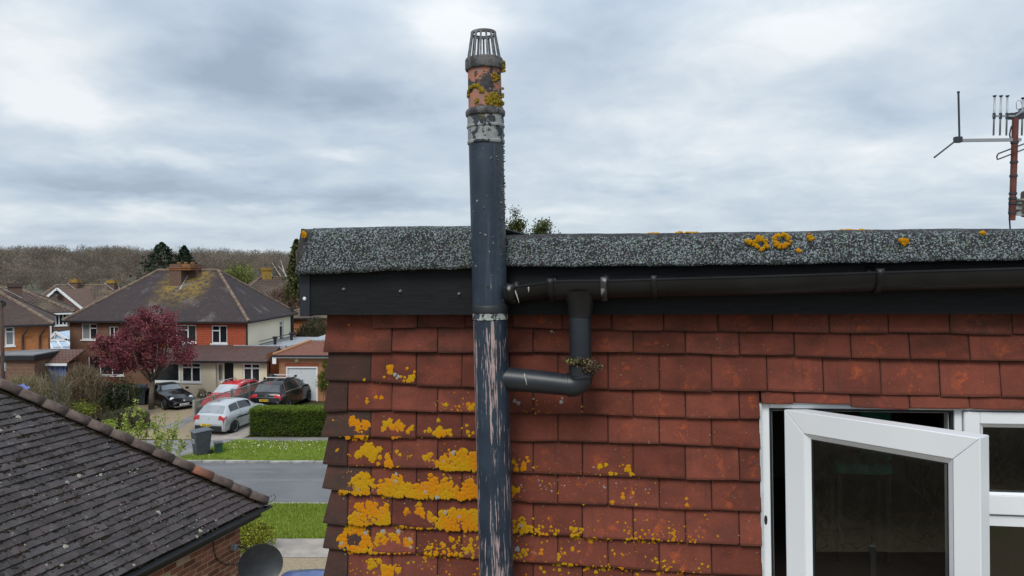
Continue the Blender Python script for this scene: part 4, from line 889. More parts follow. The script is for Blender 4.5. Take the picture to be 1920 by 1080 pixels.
def window(root, A, B, op, cols=(.5,), trans=(), fw=.065, pane=None, sill=True, rec=.07, name='window', sillmat=None, lower=None):
    A, B = Vector((A[0], A[1], 0)), Vector((B[0], B[1], 0)); L = (B - A).length; d = (B - A) / L; n = Vector((d.y, -d.x, 0)); a, b, c, e = op
    P = lambda s, z, k: A + d * s + Vector((0, 0, z)) - n * k
    m = MB()
    def rect(m, s0, s1, q0, q1, k0, k1):
        vs = [P(s0, q0, k0), P(s1, q0, k0), P(s1, q1, k0), P(s0, q1, k0), P(s0, q0, k1), P(s1, q0, k1), P(s1, q1, k1), P(s0, q1, k1)]
        m.add(vs, [(0, 1, 2, 3), (7, 6, 5, 4), (0, 4, 5, 1), (1, 5, 6, 2), (2, 6, 7, 3), (3, 7, 4, 0)])
    f = fw; k0, k1 = rec, rec + .06
    rect(m, a, a + f, c, e, k0, k1); rect(m, b - f, b, c, e, k0, k1); rect(m, a + f, b - f, e - f, e, k0 + .001, k1); rect(m, a + f, b - f, c, c + f, k0 + .001, k1)
    cs = [a + f] + [v for q in cols for v in (a + (b - a) * q - f * .5, a + (b - a) * q + f * .5)] + [b - f]
    for q in cols: s = a + (b - a) * q; rect(m, s - f * .5, s + f * .5, c + f, e - f, k0 + .002, k1)
    cells = []
    for i in range(0, len(cs), 2):
        s0, s1 = cs[i], cs[i + 1]; t = trans[i // 2] if i // 2 < len(trans) else None
        if t: z = c + (e - c) * t; rect(m, s0, s1, z - f * .5, z + f * .5, k0 + .003, k1); cells += [(s0, s1, c + f, z - f * .5), (s0, s1, z + f * .5, e - f)]
        else: cells.append((s0, s1, c + f, e - f))
    fr = m.build(name, M_frame, root)
    for i, (s0, s1, q0, q1) in enumerate(cells):
        m = MB(); m.quad(P(s0, q0, k0 + .03), P(s1, q0, k0 + .03), P(s1, q1, k0 + .03), P(s0, q1, k0 + .03)); m.build('pane', (pane or M_pane) if not isinstance(pane, (list, tuple)) else pane[i % len(pane)], fr)
    m = MB(); rect(m, a, b, c, e, k1 + .05, k1 + .06); m.build('backing', M_dark, fr)
    if sill:
        m = MB(); rect(m, a - .06, b + .06, c - .07, c, -.05, k0); m.build('sill', sillmat or M_frame, fr)
    return fr
def roof_hip(root, x0, x1, y0, y1, ze, zr, r0, r1, mat_, oh=.32, name='roof', th=.12, gut=True, ridge=True):
    a0, a1, b0, b1 = x0 - oh, x1 + oh, y0 - oh, y1 + oh; ym = (y0 + y1) / 2; m = MB()
    vs = [(a0, b0, ze), (a1, b0, ze), (a1, b1, ze), (a0, b1, ze), (r0, ym, zr), (r1, ym, zr), (a0, b0, ze - th), (a1, b0, ze - th), (a1, b1, ze - th), (a0, b1, ze - th)]
    m.add(vs, [(0, 1, 5, 4), (1, 2, 5), (2, 3, 4, 5), (3, 0, 4), (0, 6, 7, 1), (1, 7, 8, 2), (2, 8, 9, 3), (3, 9, 6, 0), (9, 8, 7, 6)]); rf = m.build(name, mat_, root)
    if ridge:
        for p, q in ((vs[4], vs[5]), (vs[0], vs[4]), (vs[1], vs[5]), (vs[2], vs[5]), (vs[3], vs[4])):
            p, q = Vector(p), Vector(q); L = (q - p).length; m = MB(); nn = max(1, int(L / .45))
            for i in range(nn):
                s, e = p + (q - p) * (i / nn), p + (q - p) * ((i + .97) / nn); m.tube([s, e], [.115, .10], 8)
            o = m.build('ridge_tiles', M_ridge, rf); o['kind'] = 'stuff'
    if gut:
        m = MB(); 
        for p, q in ((vs[0], vs[1]), (vs[1], vs[2]), (vs[3], vs[0])): m.bar(Vector(p) - Vector((0, 0, th * .6)), Vector(q) - Vector((0, 0, th * .6)), .11, .10)
        m.build('gutter', M_gut, rf)
    return rf
M_ridge = plain('ridge_tile', (.13, .085, .065), .9, (.20, .15, .11), 3, rnd=.3)
def stainm(t, c):
    o = t.map('Object'); sp = t.n('ShaderNodeSeparateXYZ'); t.L.new(o, sp.inputs[0])
    x, y, z = sp.outputs; dx = t.m('SUBTRACT', x, 6.3)
    dd = t.m('ADD', t.m('ABSOLUTE', dx), t.m('MULTIPLY', t.m('SUBTRACT', t.noise(o, 1.3, 5), .5), 2.2))
    down = t.ss(z, 4.9, 6.9); k = t.m('MULTIPLY', t.ss(dd, 2.2, .8), down)
    c = t.mix(t.m('MULTIPLY', k, t.ss(t.noise(o, 3.5, 6, .7), .36, .60, 0, .88)), c, (.26, .175, .038))
    g = t.m('MULTIPLY', t.ss(t.noise(t.map('Object', (1, 1, .35)), .9, 4), .55, .72), .6); c = t.mix(g, c, (.17, .155, .15))
    g = t.ss(t.noise(o, 2.6, 6, .7), .60, .74, 0, .6); return t.mix(g, c, (.20, .18, .15))
M_roofmain = bricky('plum_brown_roof_tiles', (.058, .044, .045), (.074, .054, .053), (.030, .024, .024), .17, .12, .016, c3=(.048, .037, .039), stain=stainm, bumpy=.8, soft=.5)
M_roofbrown = bricky('brown_roof_tiles', (.115, .080, .062), (.090, .062, .052), (.035, .026, .022), .3, .30, .045, c3=(.15, .115, .075), bumpy=.9, soft=.5)
M_rooflean = bricky('red_brown_lean_to_tiles', (.15, .085, .070), (.105, .065, .060), (.055, .036, .032), .2, .15, .022, c3=(.085, .06, .055), bumpy=.9, soft=.5)
M_roofred = bricky('red_garage_tiles', (.25, .10, .07), (.19, .085, .065), (.10, .05, .04), .2, .14, .018, c3=(.18, .09, .075), bumpy=.8, soft=.5)
M_brickbrown = bricky('brown_brick', (.20, .085, .048), (.14, .062, .040), (.26, .20, .15), .225, .075, .012, c3=(.17, .075, .045))
M_brickorange = bricky('orange_brick', (.52, .18, .052), (.42, .14, .045), (.38, .20, .10), .225, .075, .012, c3=(.40, .14, .05))
M_brickgarage = bricky('garage_brick', (.42, .155, .058), (.33, .11, .045), (.44, .29, .18), .225, .075, .014)
M_redtile = bricky('orange_red_hung_tiles', (.50, .115, .058), (.43, .095, .050), (.20, .045, .028), .165, .11, .014, soft=.8, bumpy=.9, c3=(.44, .11, .06))
M_cream = plain('cream_render', (.70, .63, .47), .9, (.64, .57, .43), .9, .15, 30); M_palecream = plain('pale_render', (.84, .76, .58), .9, (.79, .71, .54), .6, .1, 30)
M_dkbrick = bricky('dark_brown_brick', (.15, .07, .045), (.11, .055, .038), (.2, .16, .13), .225, .075, .012)  # dark brown brick, the bricks' own colour

# ------------------------------------------------------------------ the semi-detached house across the road
HW, HD, HE, HR = 11.8, 8.1, 4.5, 7.75
hr = R(-4.0); rc = Vector((-16.97, 47.6, 0)); hl = rc - Vector((math.cos(hr), math.sin(hr), 0)) * HW
H = empty('semi_house', 'semi-detached house with a plum brown hipped roof, red tile hanging and a cream ground floor', 'house', hl, hr)
HM = Matrix.Translation(hl) @ Matrix.Rotation(hr, 4, 'Z'); HI = HM.inverted()
def hpt(px, py, y0):                                   # image point on the plane y = y0 of the house
    o = HI @ C0; d = HI.to_3x3() @ ray(px, py); t = (y0 - o.y) / d.y; p = o + d * t; return p.x, p.z
def hop(px0, px1, py0, py1, y0, xo=0.0): a, e = hpt(px0, py0, y0); b, c = hpt(px1, py1, y0); return (a - xo, b - xo, c, e)
xs = HW / 2 - .05
o1 = hop(152, 182, 606.5, 637, 0); o2 = hop(204, 222, 612, 638, 0); o3 = hop(329, 368, 609, 642, 0); o4 = hop(396, 426, 610, 644, 0)
o5 = (1.2, 3.6, .95, 2.2)
wall(H, 'brick_wall', M_brickbrown, (0, 0), (xs, 0), 0, HE, (o1, o2, o5))
xsp = lambda o: (o[0] - xs, o[1] - xs, o[2], o[3])
wall(H, 'hung_tile_wall', M_redtile, (xs, 0), (HW, 0), 2.62, HE - .0, (xsp(o3), xsp(o4)))
wall(H, 'side_wall', M_palecream, (HW, 0), (HW, HD), 0, HE, (hop(0, 0, 0, 0, 0)[:0] or [(5.6, 6.35, 2.55, 4.1)]))
wall(H, 'rear_wall', M_brickbrown, (HW, HD), (0, HD), 0, HE); wall(H, 'far_side_wall', M_brickbrown, (0, HD), (0, 0), 0, HE)
window(H, (0, 0), (xs, 0), o1, (.52,), (None, .70), pane=(M_curt, M_pane, M_pane)); window(H, (0, 0), (xs, 0), o2, (.5,), (None, None)); window(H, (0, 0), (xs, 0), o5, (.33, .67), ())
window(H, (xs, 0), (HW, 0), xsp(o3), (.58,), (.70, None)); window(H, (xs, 0), (HW, 0), xsp(o4), (.5,), (.70, None)); window(H, (HW, 0), (HW, HD), (5.6, 6.35, 2.55, 4.1), (), (.78,), pane=(M_pane, M_curt))
for o in (o3, o4): m = MB(); m.box(((o[0] + o[1]) / 2, -.04, o[2] - .20), (o[1] - o[0] + .1, .06, .24)); m.build('apron_panel', M_sillg, H)
rf = roof_hip(H, 0, HW, 0, HD, HE + .02, HR, 3.75, 8.05, M_roofmain, .30)
m = MB(); m.box((HW + .06, -.06, 3.4), (.09, .09, 2.2)); m.build('corner_downpipe', M_gut, H)
m = MB(); m.box((HW + .10, HD - .3, 3.2), (.16, .16, 3.6)); m.build('rear_soil_pipe', M_gut, H)
# chimney
m = MB(); cx0, _ = hpt(328, 500, 3.4); cx1, _ = hpt(375, 500, 4.0); cxm, _ = hpt(350, 500, 3.4)
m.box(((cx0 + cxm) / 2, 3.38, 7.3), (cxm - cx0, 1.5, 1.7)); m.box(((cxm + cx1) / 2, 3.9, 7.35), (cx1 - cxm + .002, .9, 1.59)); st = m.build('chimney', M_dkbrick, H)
m = MB(); cxa = (cx0 + cx1) / 2; m.box((cxa, 3.5, 7.80), (cx1 - cx0 + .08, 1.84, .07)); m.box((cxa, 3.5, 7.92), (cx1 - cx0 + .14, 1.90, .07)); m.box((cxa, 3.5, 8.08), (cx1 - cx0 - .12, 1.6, .20)); m.build('oversail_course', plain('orange_corbel_brick', (.27, .125, .05), .9, (.22, .095, .045), 3), st)
for dx in (-.5, 0, .45): m = MB(); m.lathe([(.13, 8.22), (.11, 8.28), (.12, 8.32)], 12, Matrix.Translation((cxa + dx, 3.5, 0)), True); m.build('chimney_pot', bpy.data.materials['orange_corbel_brick'], st)
m = MB(); m.box(((cx0 + cxm) / 2, 2.42, 6.42), (cxm - cx0 + .1, .12, .16)); m.bar((cxm + .05, 2.4, 6.4), (cxm + .05, 3.6, 7.45), .08, .2); m.build('flashing', M_lead, st)
# ground-floor extension with lean-to roof
EY = -2.2; ex0, _ = hpt(283, 700, EY); ex1, _ = hpt(500.5, 700, EY); zE = hpt(440, 677, EY)[1]; zT = 2.72
b1 = hop(288, 337, 680, 716, EY, ex0); b2 = hop(340, 377, 680, 717, EY, ex0); dr = (*hop(404, 438, 680.5, 725, EY, ex0)[:2], .08, zE - .12); fr_ = hop(455, 488, 681, 718, EY, ex0)
wall(H, 'front_extension_wall', M_cream, (ex0, EY), (ex1, EY), 0, zE, (b1, b2, dr, fr_), .3)
wall(H, 'extension_side_wall', M_brickorange, (ex1, EY), (ex1, HD - .4), 0, zT, (), .2); wall(H, 'extension_left_wall', M_cream, (ex0, 0), (ex0, EY), 0, zE)
window(H, (ex0, EY), (ex1, EY), b1, (), (), fw=.08, rec=.02); window(H, (ex0, EY), (ex1, EY), b2, (.52,), (.76, .76), fw=.08, rec=.02); window(H, (ex0, EY), (ex1, EY), fr_, (.5,), (.74, .74), fw=.09, rec=.05)
dl = dr[1] - dr[0]
m = MB(); m.box((ex0 + dr[0] + dl * .72, EY + .22, (dr[2] + dr[3]) / 2), (dl * .54, .06, dr[3] - dr[2])); do = m.build('front_door', plain('black_door', (.012, .012, .014), .35), H)
m = MB(); m.box((ex0 + dr[0] + dl * .72, EY + .18, 1.0), (.36, .03, .07)); m.build('letter_box', plain('steel_letterbox', (.5, .5, .5), .4, metal=.6), do)
m = MB(); m.box((ex0 + dr[0] + dl * .20, EY + .24, (dr[2] + dr[3]) / 2), (dl * .42, .06, dr[3] - dr[2])); m.build('door_surround', M_cream, H)
window(H, (ex0, EY + .2), (ex1, EY + .2), (dr[0] + .04, dr[0] + dl * .38, .95, dr[3] - .05), (), (), rec=-.02, sill=False)
m = MB(); lx0, lx1 = ex0 - .15, ex1 + .12; zl = zE + .03
m.add([(lx0, EY - .28, zl), (lx1, EY - .28, zl), (lx1 - .1, -.01, zT + .26), (lx0, -.01, zT + .26), (lx0, EY - .28, zl - .1), (lx1, EY - .28, zl - .1), (lx1 - .1, -.01, zT), (lx0, -.01, zT)], [(0, 1, 2, 3), (0, 4, 5, 1), (1, 5, 6, 2), (3, 7, 4, 0), (7, 6, 5, 4)])
lr = m.build('lean_to_roof', M_rooflean, H); m = MB(); m.bar((lx0, EY - .33, zl - .05), (lx1, EY - .33, zl - .05), .11, .11); m.build('gutter', M_gut, lr)
m = MB(); m.box(((HW + ex1) / 2 + .02, (HD - .4) / 2, zT + .02), (ex1 - HW + .1, HD - .4 - .02, .12)); fl = m.build('flat_roof', M_lead, H)
m = MB(); m.box((HW + .9, -.02, zT + .16), (ex1 - HW + 1.2, .25, .22)); m.build('flat_roof_edge', M_lead, fl)
for a, z in ((.2, .45), (.2, .25)): m = MB(); m.bar((HW + .6, .6, zT + z), (HW + .6, HD - 1, zT + z), .05); m.build('rail', plain('slate_rail', (.10, .12, .14), .5), fl)
for y in (2.2, 5.2): m = MB(); m.lathe([(.1, zT), (.1, zT + .45), (.16, zT + .46), (.16, zT + .62), (.05, zT + .63)], 12, Matrix.Translation((HW + 1.0, y, 0)), True); m.build('flue', M_gut, fl)
m = MB(); m.box((ex1 + .06, EY + .3, 1.1), (.08, .08, 2.2)); m.build('downpipe', M_gut, H)

# ------------------------------------------------------------------ garage
gp = G(523.5, 752); gY = gp.y
GA = empty('garage', 'small orange brick garage with a peeling white up-and-over door', 'garage', (gp.x, gY, 0), R(-1))
gw = 3.5; gz = CAM_H - 165 / F * gY; dx0, dx1 = AT(537, 700, gY).x - gp.x, AT(595.5, 700, gY).x - gp.x; dz = CAM_H - 188 / F * gY
wall(GA, 'front_wall', M_brickgarage, (0, 0), (gw, 0), 0, gz, ((dx0, dx1, 0, dz),), .12); wall(GA, 'left_wall', M_brickorange, (0, 6), (0, 0), 0, gz); wall(GA, 'right_wall', M_brickgarage, (gw, 0), (gw, 6), 0, gz); wall(GA, 'rear_wall', M_brickgarage, (gw, 6), (0, 6), 0, gz)
m = MB(); m.box(((dx0 + dx1) / 2, .10, dz / 2), (dx1 - dx0 - .1, .05, dz - .06)); gd = m.build('garage_door', mk_flake('peeling_white_door', (.66, .68, .69), (.30, .31, .31), .60, .72, 3.2), GA)
for i in range(9): m = MB(); x = dx0 + .2 + (dx1 - dx0 - .4) * i / 8; m.box((x, .072, dz * .5), (.02, .012, dz - .3)); m.build('door_rib', bpy.data.materials['peeling_white_door'], gd)
m = MB(); m.box(((dx0 + dx1) / 2, .06, dz * .60), (.10, .05, .08)); m.build('door_handle', plain('grubby_plate', (.30, .31, .32), .6, (.12, .12, .12), 9), gd)
m = MB()
for a, b in (((dx0 + .03, .03, 0), (dx0 + .03, .03, dz)), ((dx1 - .03, .03, 0), (dx1 - .03, .03, dz)), ((dx0, .031, dz - .04), (dx1, .031, dz - .04))): m.bar(a, b, .08)
m.build('door_frame', M_frame, GA)
m = MB(); n_ = 30
for i in range(n_): m.box((dx0 - .1 + (dx1 - dx0 + .2) * (i + .5) / n_, -.006, dz + .12), ((dx1 - dx0 + .2) / n_ - .012, .03, .2))
o = m.build('soldier_course', plain('red_soldier_brick', (.36, .10, .05), .9, (.28, .08, .045), 9), GA); o['kind'] = 'stuff'
m = MB(); sl = 1.5; zt = gz + .66; m.add([(-.25, -.3, gz), (gw + .25, -.3, gz), (gw + .25, 6.2, gz), (-.25, 6.2, gz), (sl, sl - .1, zt), (gw + .25, sl - .1, zt), (gw + .25, 6.2, zt), (sl, 6.2, zt)], [(0, 1, 5, 4), (3, 0, 4, 7), (1, 2, 6, 5), (2, 3, 7, 6), (4, 5, 6, 7), (3, 2, 1, 0)])
gr = m.build('roof', M_roofred, GA); m = MB(); m.tube([(-.25, -.3, gz + .03), (sl, sl - .1, zt + .03)], .09, 8); m.build('hip_tiles', plain('tan_hip', (.34, .17, .09), .9), gr)
m = MB(); m.box((gw / 2 + sl / 2, sl + .1, zt + .04), (gw - sl + .2, .4, .08)); m.box((gw / 2 + sl / 2, 3.9, zt + .03), (gw - sl + .2, 4.4, .05)); m.build('flat_top', M_lead, gr)
m = MB(); m.bar((-.25, -.36, gz - .05), (gw + .3, -.36, gz - .05), .1, .1); m.build('gutter', M_gut, gr); m = MB(); m.bar((-.1, -.30, gz - .13), (gw + .3, -.30, gz - .13), .05, .10); m.box((-.16, -.32, gz - .32), (.22, .06, .40)); m.build('white_soffit', M_frame, gr)
m = MB(); cx = AT(557, 677, gY).x - gp.x; m.lathe([(0, .12), (.10, .10), (.13, .05), (.14, 0)], 16, Matrix.Translation((cx, -.001, gz - .36)) @ Matrix.Rotation(R(90), 4, 'X')); m.build('bulkhead_lamp', plain('lamp_glass', (.50, .45, .30), .4), GA, True)
# grey boards of the side gate between the garage and the house
gt = empty('side_gate', 'grey weathered board gate between the garage and the house', 'gate', (gp.x - 1.25, gY + 1.2, 0))
for i in range(8): m = MB(); m.box((.07 + i * .155, 0, .72), (.145, .03, 1.44 + random.uniform(-.02, .02))); m.build('board', plain('grey_board', (.16, .15, .15), .9, (.11, .105, .11), 5) if i == 0 else bpy.data.materials['grey_board'], gt)
m = MB(); m.bar((0, .05, .4), (1.25, .05, .4), .05); m.build('rail', bpy.data.materials['grey_board'], gt)

# ------------------------------------------------------------------ houses farther left
def simple_house(name, label, X, Y, rz, w_, d_, ze, zr, kind, wm, rm, ops, rl=None, rr=None, gutm=None, wkw=None):
    h = empty(name, label, 'house', (X, Y, 0), R(rz))
    wall(h, 'front_wall', wm, (0, 0), (w_, 0), 0, ze, [o[0] for o in ops]); wall(h, 'right_wall', wm, (w_, 0), (w_, d_), 0, ze); wall(h, 'rear_wall', wm, (w_, d_), (0, d_), 0, ze); wall(h, 'left_wall', wm, (0, d_), (0, 0), 0, ze)
    for o, c, t, pn in ops: window(h, (0, 0), (w_, 0), o, c, t, pane=pn, fw=.08, rec=.03)
    roof_hip(h, 0, w_, 0, d_, ze, zr, rl if rl is not None else d_ / 2, rr if rr is not None else w_ - d_ / 2, rm, .3)
    return h
# orange brick house at the left edge
aY = 43.0; ax1 = AT(89.5, 650, aY).x; aw = 11
def inv(px, py, Y, x0): p = AT(px, py, Y); return p.x - x0, p.z
RA = 31
def turned(px, Y, w_, rz): p = AT(px, 600, Y); d = Vector((math.cos(R(rz)), math.sin(R(rz)), 0)); return Vector((p.x, p.y, 0)) - d * w_
def invr(px, py, o, rz):
    Mi = (Matrix.Translation(o) @ Matrix.Rotation(R(rz), 4, 'Z')).inverted(); a_ = Mi @ C0; d = Mi.to_3x3() @ ray(px, py); p = a_ + d * (-a_.y / d.y); return p.x, p.z
oA = turned(89.5, aY, aw, RA); a, e = invr(8.5, 613, oA, RA); b, c = invr(27.5, 648, oA, RA)
hA = simple_house('brick_house', 'orange brick house with a brown hipped roof at the left edge', oA.x, oA.y, RA, aw, 7.5, 4.72, 6.75, 'hip', M_brickorange, bricky('dark_brown_tiles', (.09, .062, .052), (.075, .052, .045), (.03, .02, .018), .2, .16, .02, c3=(.12, .09, .065), soft=.5), [((a, b, c, e), (), (.74,), (M_curt, M_pane))], 3.5, aw - 2.9)
for px in (46, 78):
    x, _ = invr(px, 640, oA, RA); m = MB(); z0 = invr(px, 609, oA, RA)[1]; z1 = invr(px, 660, oA, RA)[1]
    m.tube([(x + .12, -.3, z0), (x + .1, -.25, z0 - .35), (x - .08, -.07, z0 - .65), (x - .1, -.06, z1 + .1), (x + .05, -.25, z1)], .05, 8); m.build('downpipe', plain('brown_downpipe', (.05, .032, .026), .5) if px == 46 else bpy.data.materials['brown_downpipe'], hA, True)
fY = 40.2; fx1 = AT(62, 665, fY).x; FG = empty('flat_roof_garage', 'low flat roofed garage with a grey roof edge beside the orange brick house', 'garage', (fx1 - 5, fY, 0))
zf = CAM_H - 168 / F * fY
m = MB(); m.box((2.5, 1.4, zf + .02), (5.2, 2.9, .12)); m.build('roof', plain('grey_felt', (.16, .165, .17), .8, (.21, .21, .215), 1), FG); m = MB(); m.box((2.5, -.08, zf - .10), (5.24, .06, .24)); m.box((5.09, 1.4, zf - .10), (.06, 2.9, .24)); m.build('fascia', M_gut, FG)
wall(FG, 'front_wall', M_brickbrown, (0, 0.1), (5, .1), 0, zf - .04); wall(FG, 'right_wall', M_brickbrown, (5, .1), (5, 2.7), 0, zf - .04)
# little tiled shed with blue slatted door
sY = 41.5; sx0, sx1 = AT(60, 700, sY).x, AT(128, 700, sY).x; SH = empty('shed', 'small shed with a red tiled roof, white edge and blue slatted front', 'shed', (sx0, sY, 0)); sw = sx1 - sx0; zs = CAM_H - 180 / F * sY
m = MB(); m.add([(-.2, -.25, zs), (sw + .1, -.25, zs), (sw + .35, 1.1, zs + .62), (.5, 1.1, zs + .62), (-.2, -.25, zs - .06), (sw + .1, -.25, zs - .06), (sw + .35, 1.1, zs + .5), (.5, 1.1, zs + .5)], [(0, 1, 2, 3), (0, 4, 5, 1), (1, 5, 6, 2), (3, 7, 4, 0), (7, 6, 5, 4), (2, 6, 7, 3)]); m.build('roof', bricky('shed_tiles', (.17, .085, .065), (.13, .07, .058), (.045, .03, .026), .2, .18, .025, c3=(.12, .085, .07), soft=.5), SH)
m = MB(); m.box((sw / 2 - .05, -.28, zs - .09), (sw + .3, .05, .13)); m.build('fascia', M_frame, SH)
wall(SH, 'left_wall', M_brickbrown, (0, 1), (0, 0), 0, zs - .06); wall(SH, 'right_wall', M_brickbrown, (sw, 0), (sw, 1), 0, zs - .06); wall(SH, 'rear_wall', M_brickbrown, (sw, 1), (0, 1), 0, zs)
M_blue = plain('faded_blue_paint', (.10, .16, .38), .8, (.15, .20, .40), 3, rnd=.3); ns = 11
for i in range(ns): m = MB(); m.box((.35 + (sw - .45) * (i + .5) / ns, 0, (zs - .1) / 2 + .02), ((sw - .45) / ns - .02, .04, zs - .16)); m.build('slat', M_blue, SH)
for z in (.5, 1.2, 1.9): m = MB(); m.box((sw / 2 + .12, -.035, z), (sw - .5, .03, .06)); m.build('cross_rail', M_blue, SH)
# brown house behind
bY = 56.0; bx1 = AT(131, 600, bY).x; bw = 13; RB = 31; oB = turned(131, bY, bw, RB); a, e = invr(103, 588, oB, RB); b, c = invr(126, 610, oB, RB); a2, e2 = invr(80, 590, oB, RB); b2_, c2_ = invr(88, 602, oB, RB)
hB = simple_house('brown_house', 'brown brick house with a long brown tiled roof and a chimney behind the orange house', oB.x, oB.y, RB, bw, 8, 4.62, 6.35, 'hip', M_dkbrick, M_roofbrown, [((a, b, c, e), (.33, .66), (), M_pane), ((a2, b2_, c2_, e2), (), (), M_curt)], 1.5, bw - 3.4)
m = MB(); x, _ = invr(95, 600, oB, RB); m.box((x, -.06, 3.2), (.1, .1, 2.8)); m.build('white_downpipe', M_frame, hB); m = MB(); m.bar((0, -.32, 4.5), (bw + .3, -.32, 4.5), .08, .12); m.build('white_gutter', M_frame, hB)
def stack(h, px, Y, x0, w_, top, bot, mat_, capm, flash=True):
    q = AT(px, top, Y); zt = q.z; zb = AT(px, bot, Y).z; q = Matrix.Rotation(-h.rotation_euler.z, 4, 'Z') @ (q - h.location); x, yl = q.x, q.y; m = MB(); m.box((x, yl, (zt + zb) / 2 - .3), (w_, .6, zt - zb + .6)); s = m.build('chimney', mat_, h)
    m = MB(); m.box((x, yl, zt - .16), (w_ + .14, .74, .30)); m.lathe([(.11, zt), (.10, zt + .12)], 10, Matrix.Translation((x, yl, 0)), True); m.build('cap', capm, s)
    if flash: m = MB(); m.bar((x - w_ / 2 - .25, yl - .25, zb + .75), (x + w_ / 2, yl - .36, zb + .05), .12, .05); m.build('flashing', M_lead, s)
M_ycap = plain('yellow_lichen_cap', (.34, .20, .03), .95, (.20, .13, .05), 3)
stack(hB, 28, 54.5, 0, .85, 530, 560, M_dkbrick, plain('dark_cap', (.08, .06, .05), .9), True)
cY = 68.0; cx1 = AT(240, 600, cY).x; cw_ = 9.2; x0 = cx1 - cw_
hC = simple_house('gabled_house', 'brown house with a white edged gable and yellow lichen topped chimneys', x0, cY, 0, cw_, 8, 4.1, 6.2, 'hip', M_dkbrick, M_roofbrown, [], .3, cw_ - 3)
stack(hC, 141, cY + 3.4, x0, .7, 524, 545, M_dkbrick, M_ycap); stack(hC, 210, cY + 3.4, x0, .7, 525, 545, M_dkbrick, M_ycap)
gx, gz0 = inv(108, 543, 66.2, x0); gl0, glz = inv(90, 557, 66.2, x0); gr0, grz = inv(156, 581, 66.2, x0); yy = 66.2 - cY
m = MB(); m.add([(gl0, yy, glz), (gr0, yy, grz), (gx, yy, gz0), (gl0, 3, glz), (gr0, 3, grz), (gx, 3, gz0), (gl0, yy, 0), (gr0, yy, 0), (gl0, 0, 0), (gr0, 0, 0)], [(0, 6, 7, 1, 2), (1, 4, 5, 2), (2, 5, 3, 0), (0, 8, 6), (7, 9, 1)]); m.build('gable', M_dkbrick, hC)
m = MB(); m.bar((gl0, yy - .08, glz + .05), (gx, yy - .08, gz0 + .08), .08, .2); m.bar((gx, yy - .08, gz0 + .08), (gr0, yy - .08, grz + .05), .08, .2); m.build('barge_board', M_frame, hC)
m = MB(); q = inv(108, 551, 66.0, x0); m.lathe([(.02, -.05), (.24, 0), (.30, .07)], 16, Matrix.Translation((q[0], yy - .3, q[1])) @ Matrix.Rotation(R(80), 4, 'X')); m.build('dish', M_gut, hC, True)
# conservatory
vY = 52.0; vx0, vx1 = AT(86, 650, vY).x, AT(136, 650, vY).x; CV = empty('conservatory', 'white framed conservatory with pale blue glazed roof between two houses', 'conservatory', (vx0, vY, 0)); vw = vx1 - vx0
def cvp(px, py, d=0): p = AT(px, py, vY + d); return Vector((p.x - vx0, d, p.z))
M_bluegl = plain('blue_roof_glazing', (.36, .50, .64), .15, (.42, .56, .70), 2); e0 = 2.3
gA, gB, gC = cvp(90, 638), cvp(128, 637), cvp(105, 623)
m = MB(); m.add([gA, gB, gC, gA + Vector((0, 3, 0)), gB + Vector((0, 3, 0)), gC + Vector((0, 3, 0))], [(0, 1, 2), (1, 4, 5, 2), (0, 2, 5, 3)]); m.build('gable_roof', M_bluegl, CV)
m = MB()
for p, q in ((gA, gC), (gC, gB), (gA, gB)): m.bar(p + Vector((0, -.05, 0)), q + Vector((0, -.05, 0)), .10, .16)
m.bar(gC * .5 + gA * .5 + Vector((.2, -.05, -.1)), gC + Vector((0, -.05, -.1)), .06); m.box(cvp(124, 634) + Vector((.1, 1, .1)), (.7, .4, .4)); m.build('gable_frame', M_frame, CV)
lo = [cvp(86, 663, -1.3), cvp(142, 663, -1.3)]; m = MB(); m.add([gA + Vector((-.2, -.02, -.08)), lo[0], lo[1], gB + Vector((.1, -.02, -.08))], [(0, 1, 2, 3)]); m.build('roof_glazing', M_bluegl, CV)
m = MB()
for f in (.18, .55, .95):
    a = (gA + Vector((-.2, -.02, -.05))).lerp(gB + Vector((.1, -.02, -.05)), f * .9); b = lo[0].lerp(lo[1], f * .95 + .12); m.bar(a, b + Vector((0, 0, .04)), .09)
m.bar((gA + lo[0]) / 2 + Vector((0, 0, 0)), (gB + lo[1]) / 2, .07); m.build('glazing_bar', M_frame, CV)
wall(CV, 'wall', M_frame, (lo[0].x, lo[0].y), (lo[1].x, lo[1].y), 0, lo[0].z)
# roof beyond the right hip
rY = 72; X = AT(455, 530, rY).x; hD = simple_house('far_house', 'far brown roofed house half hidden behind the semi-detached house', X - 1, rY, 25, 9, 7, 4.4, 6.9, 'hip', M_dkbrick, M_roofbrown, [], 3, 6)
m = MB(); m.box((3.6, 3.5, 7.2), (.9, .6, 1.4)); m.box((3.6, 3.5, 7.75), (1.05, .75, .25)); m.build('chimney', M_ycap, hD)
rY = 60; X = AT(585, 600, rY).x; hE = simple_house('small_house', 'small red brick building glimpsed under the black fascia', X - 2.6, rY, 0, 6, 5, 3.9, 5.0, 'hip', M_brickorange, M_roofbrown, [], 2.5, 3.5)

# ------------------------------------------------------------------ bungalow with the slate grey roof, lower left
ez = 4.64; bc = G(495, 945, ez); be = Vector((.29, .957, 0)).normalized(); bp = Vector((-be.y, be.x, 0)); pitch = R(41)
BR = empty('neighbour_house', 'brick house with dark grey tiled roof and rounded brown hip in near left corner', 'house', (bc.x, bc.y, 0)); BR.rotation_euler = (0, 0, math.atan2(be.y, be.x)); BI = Matrix.Translation((bc.x, bc.y, 0)) @ Matrix.Rotation(math.atan2(be.y, be.x), 4, 'Z')
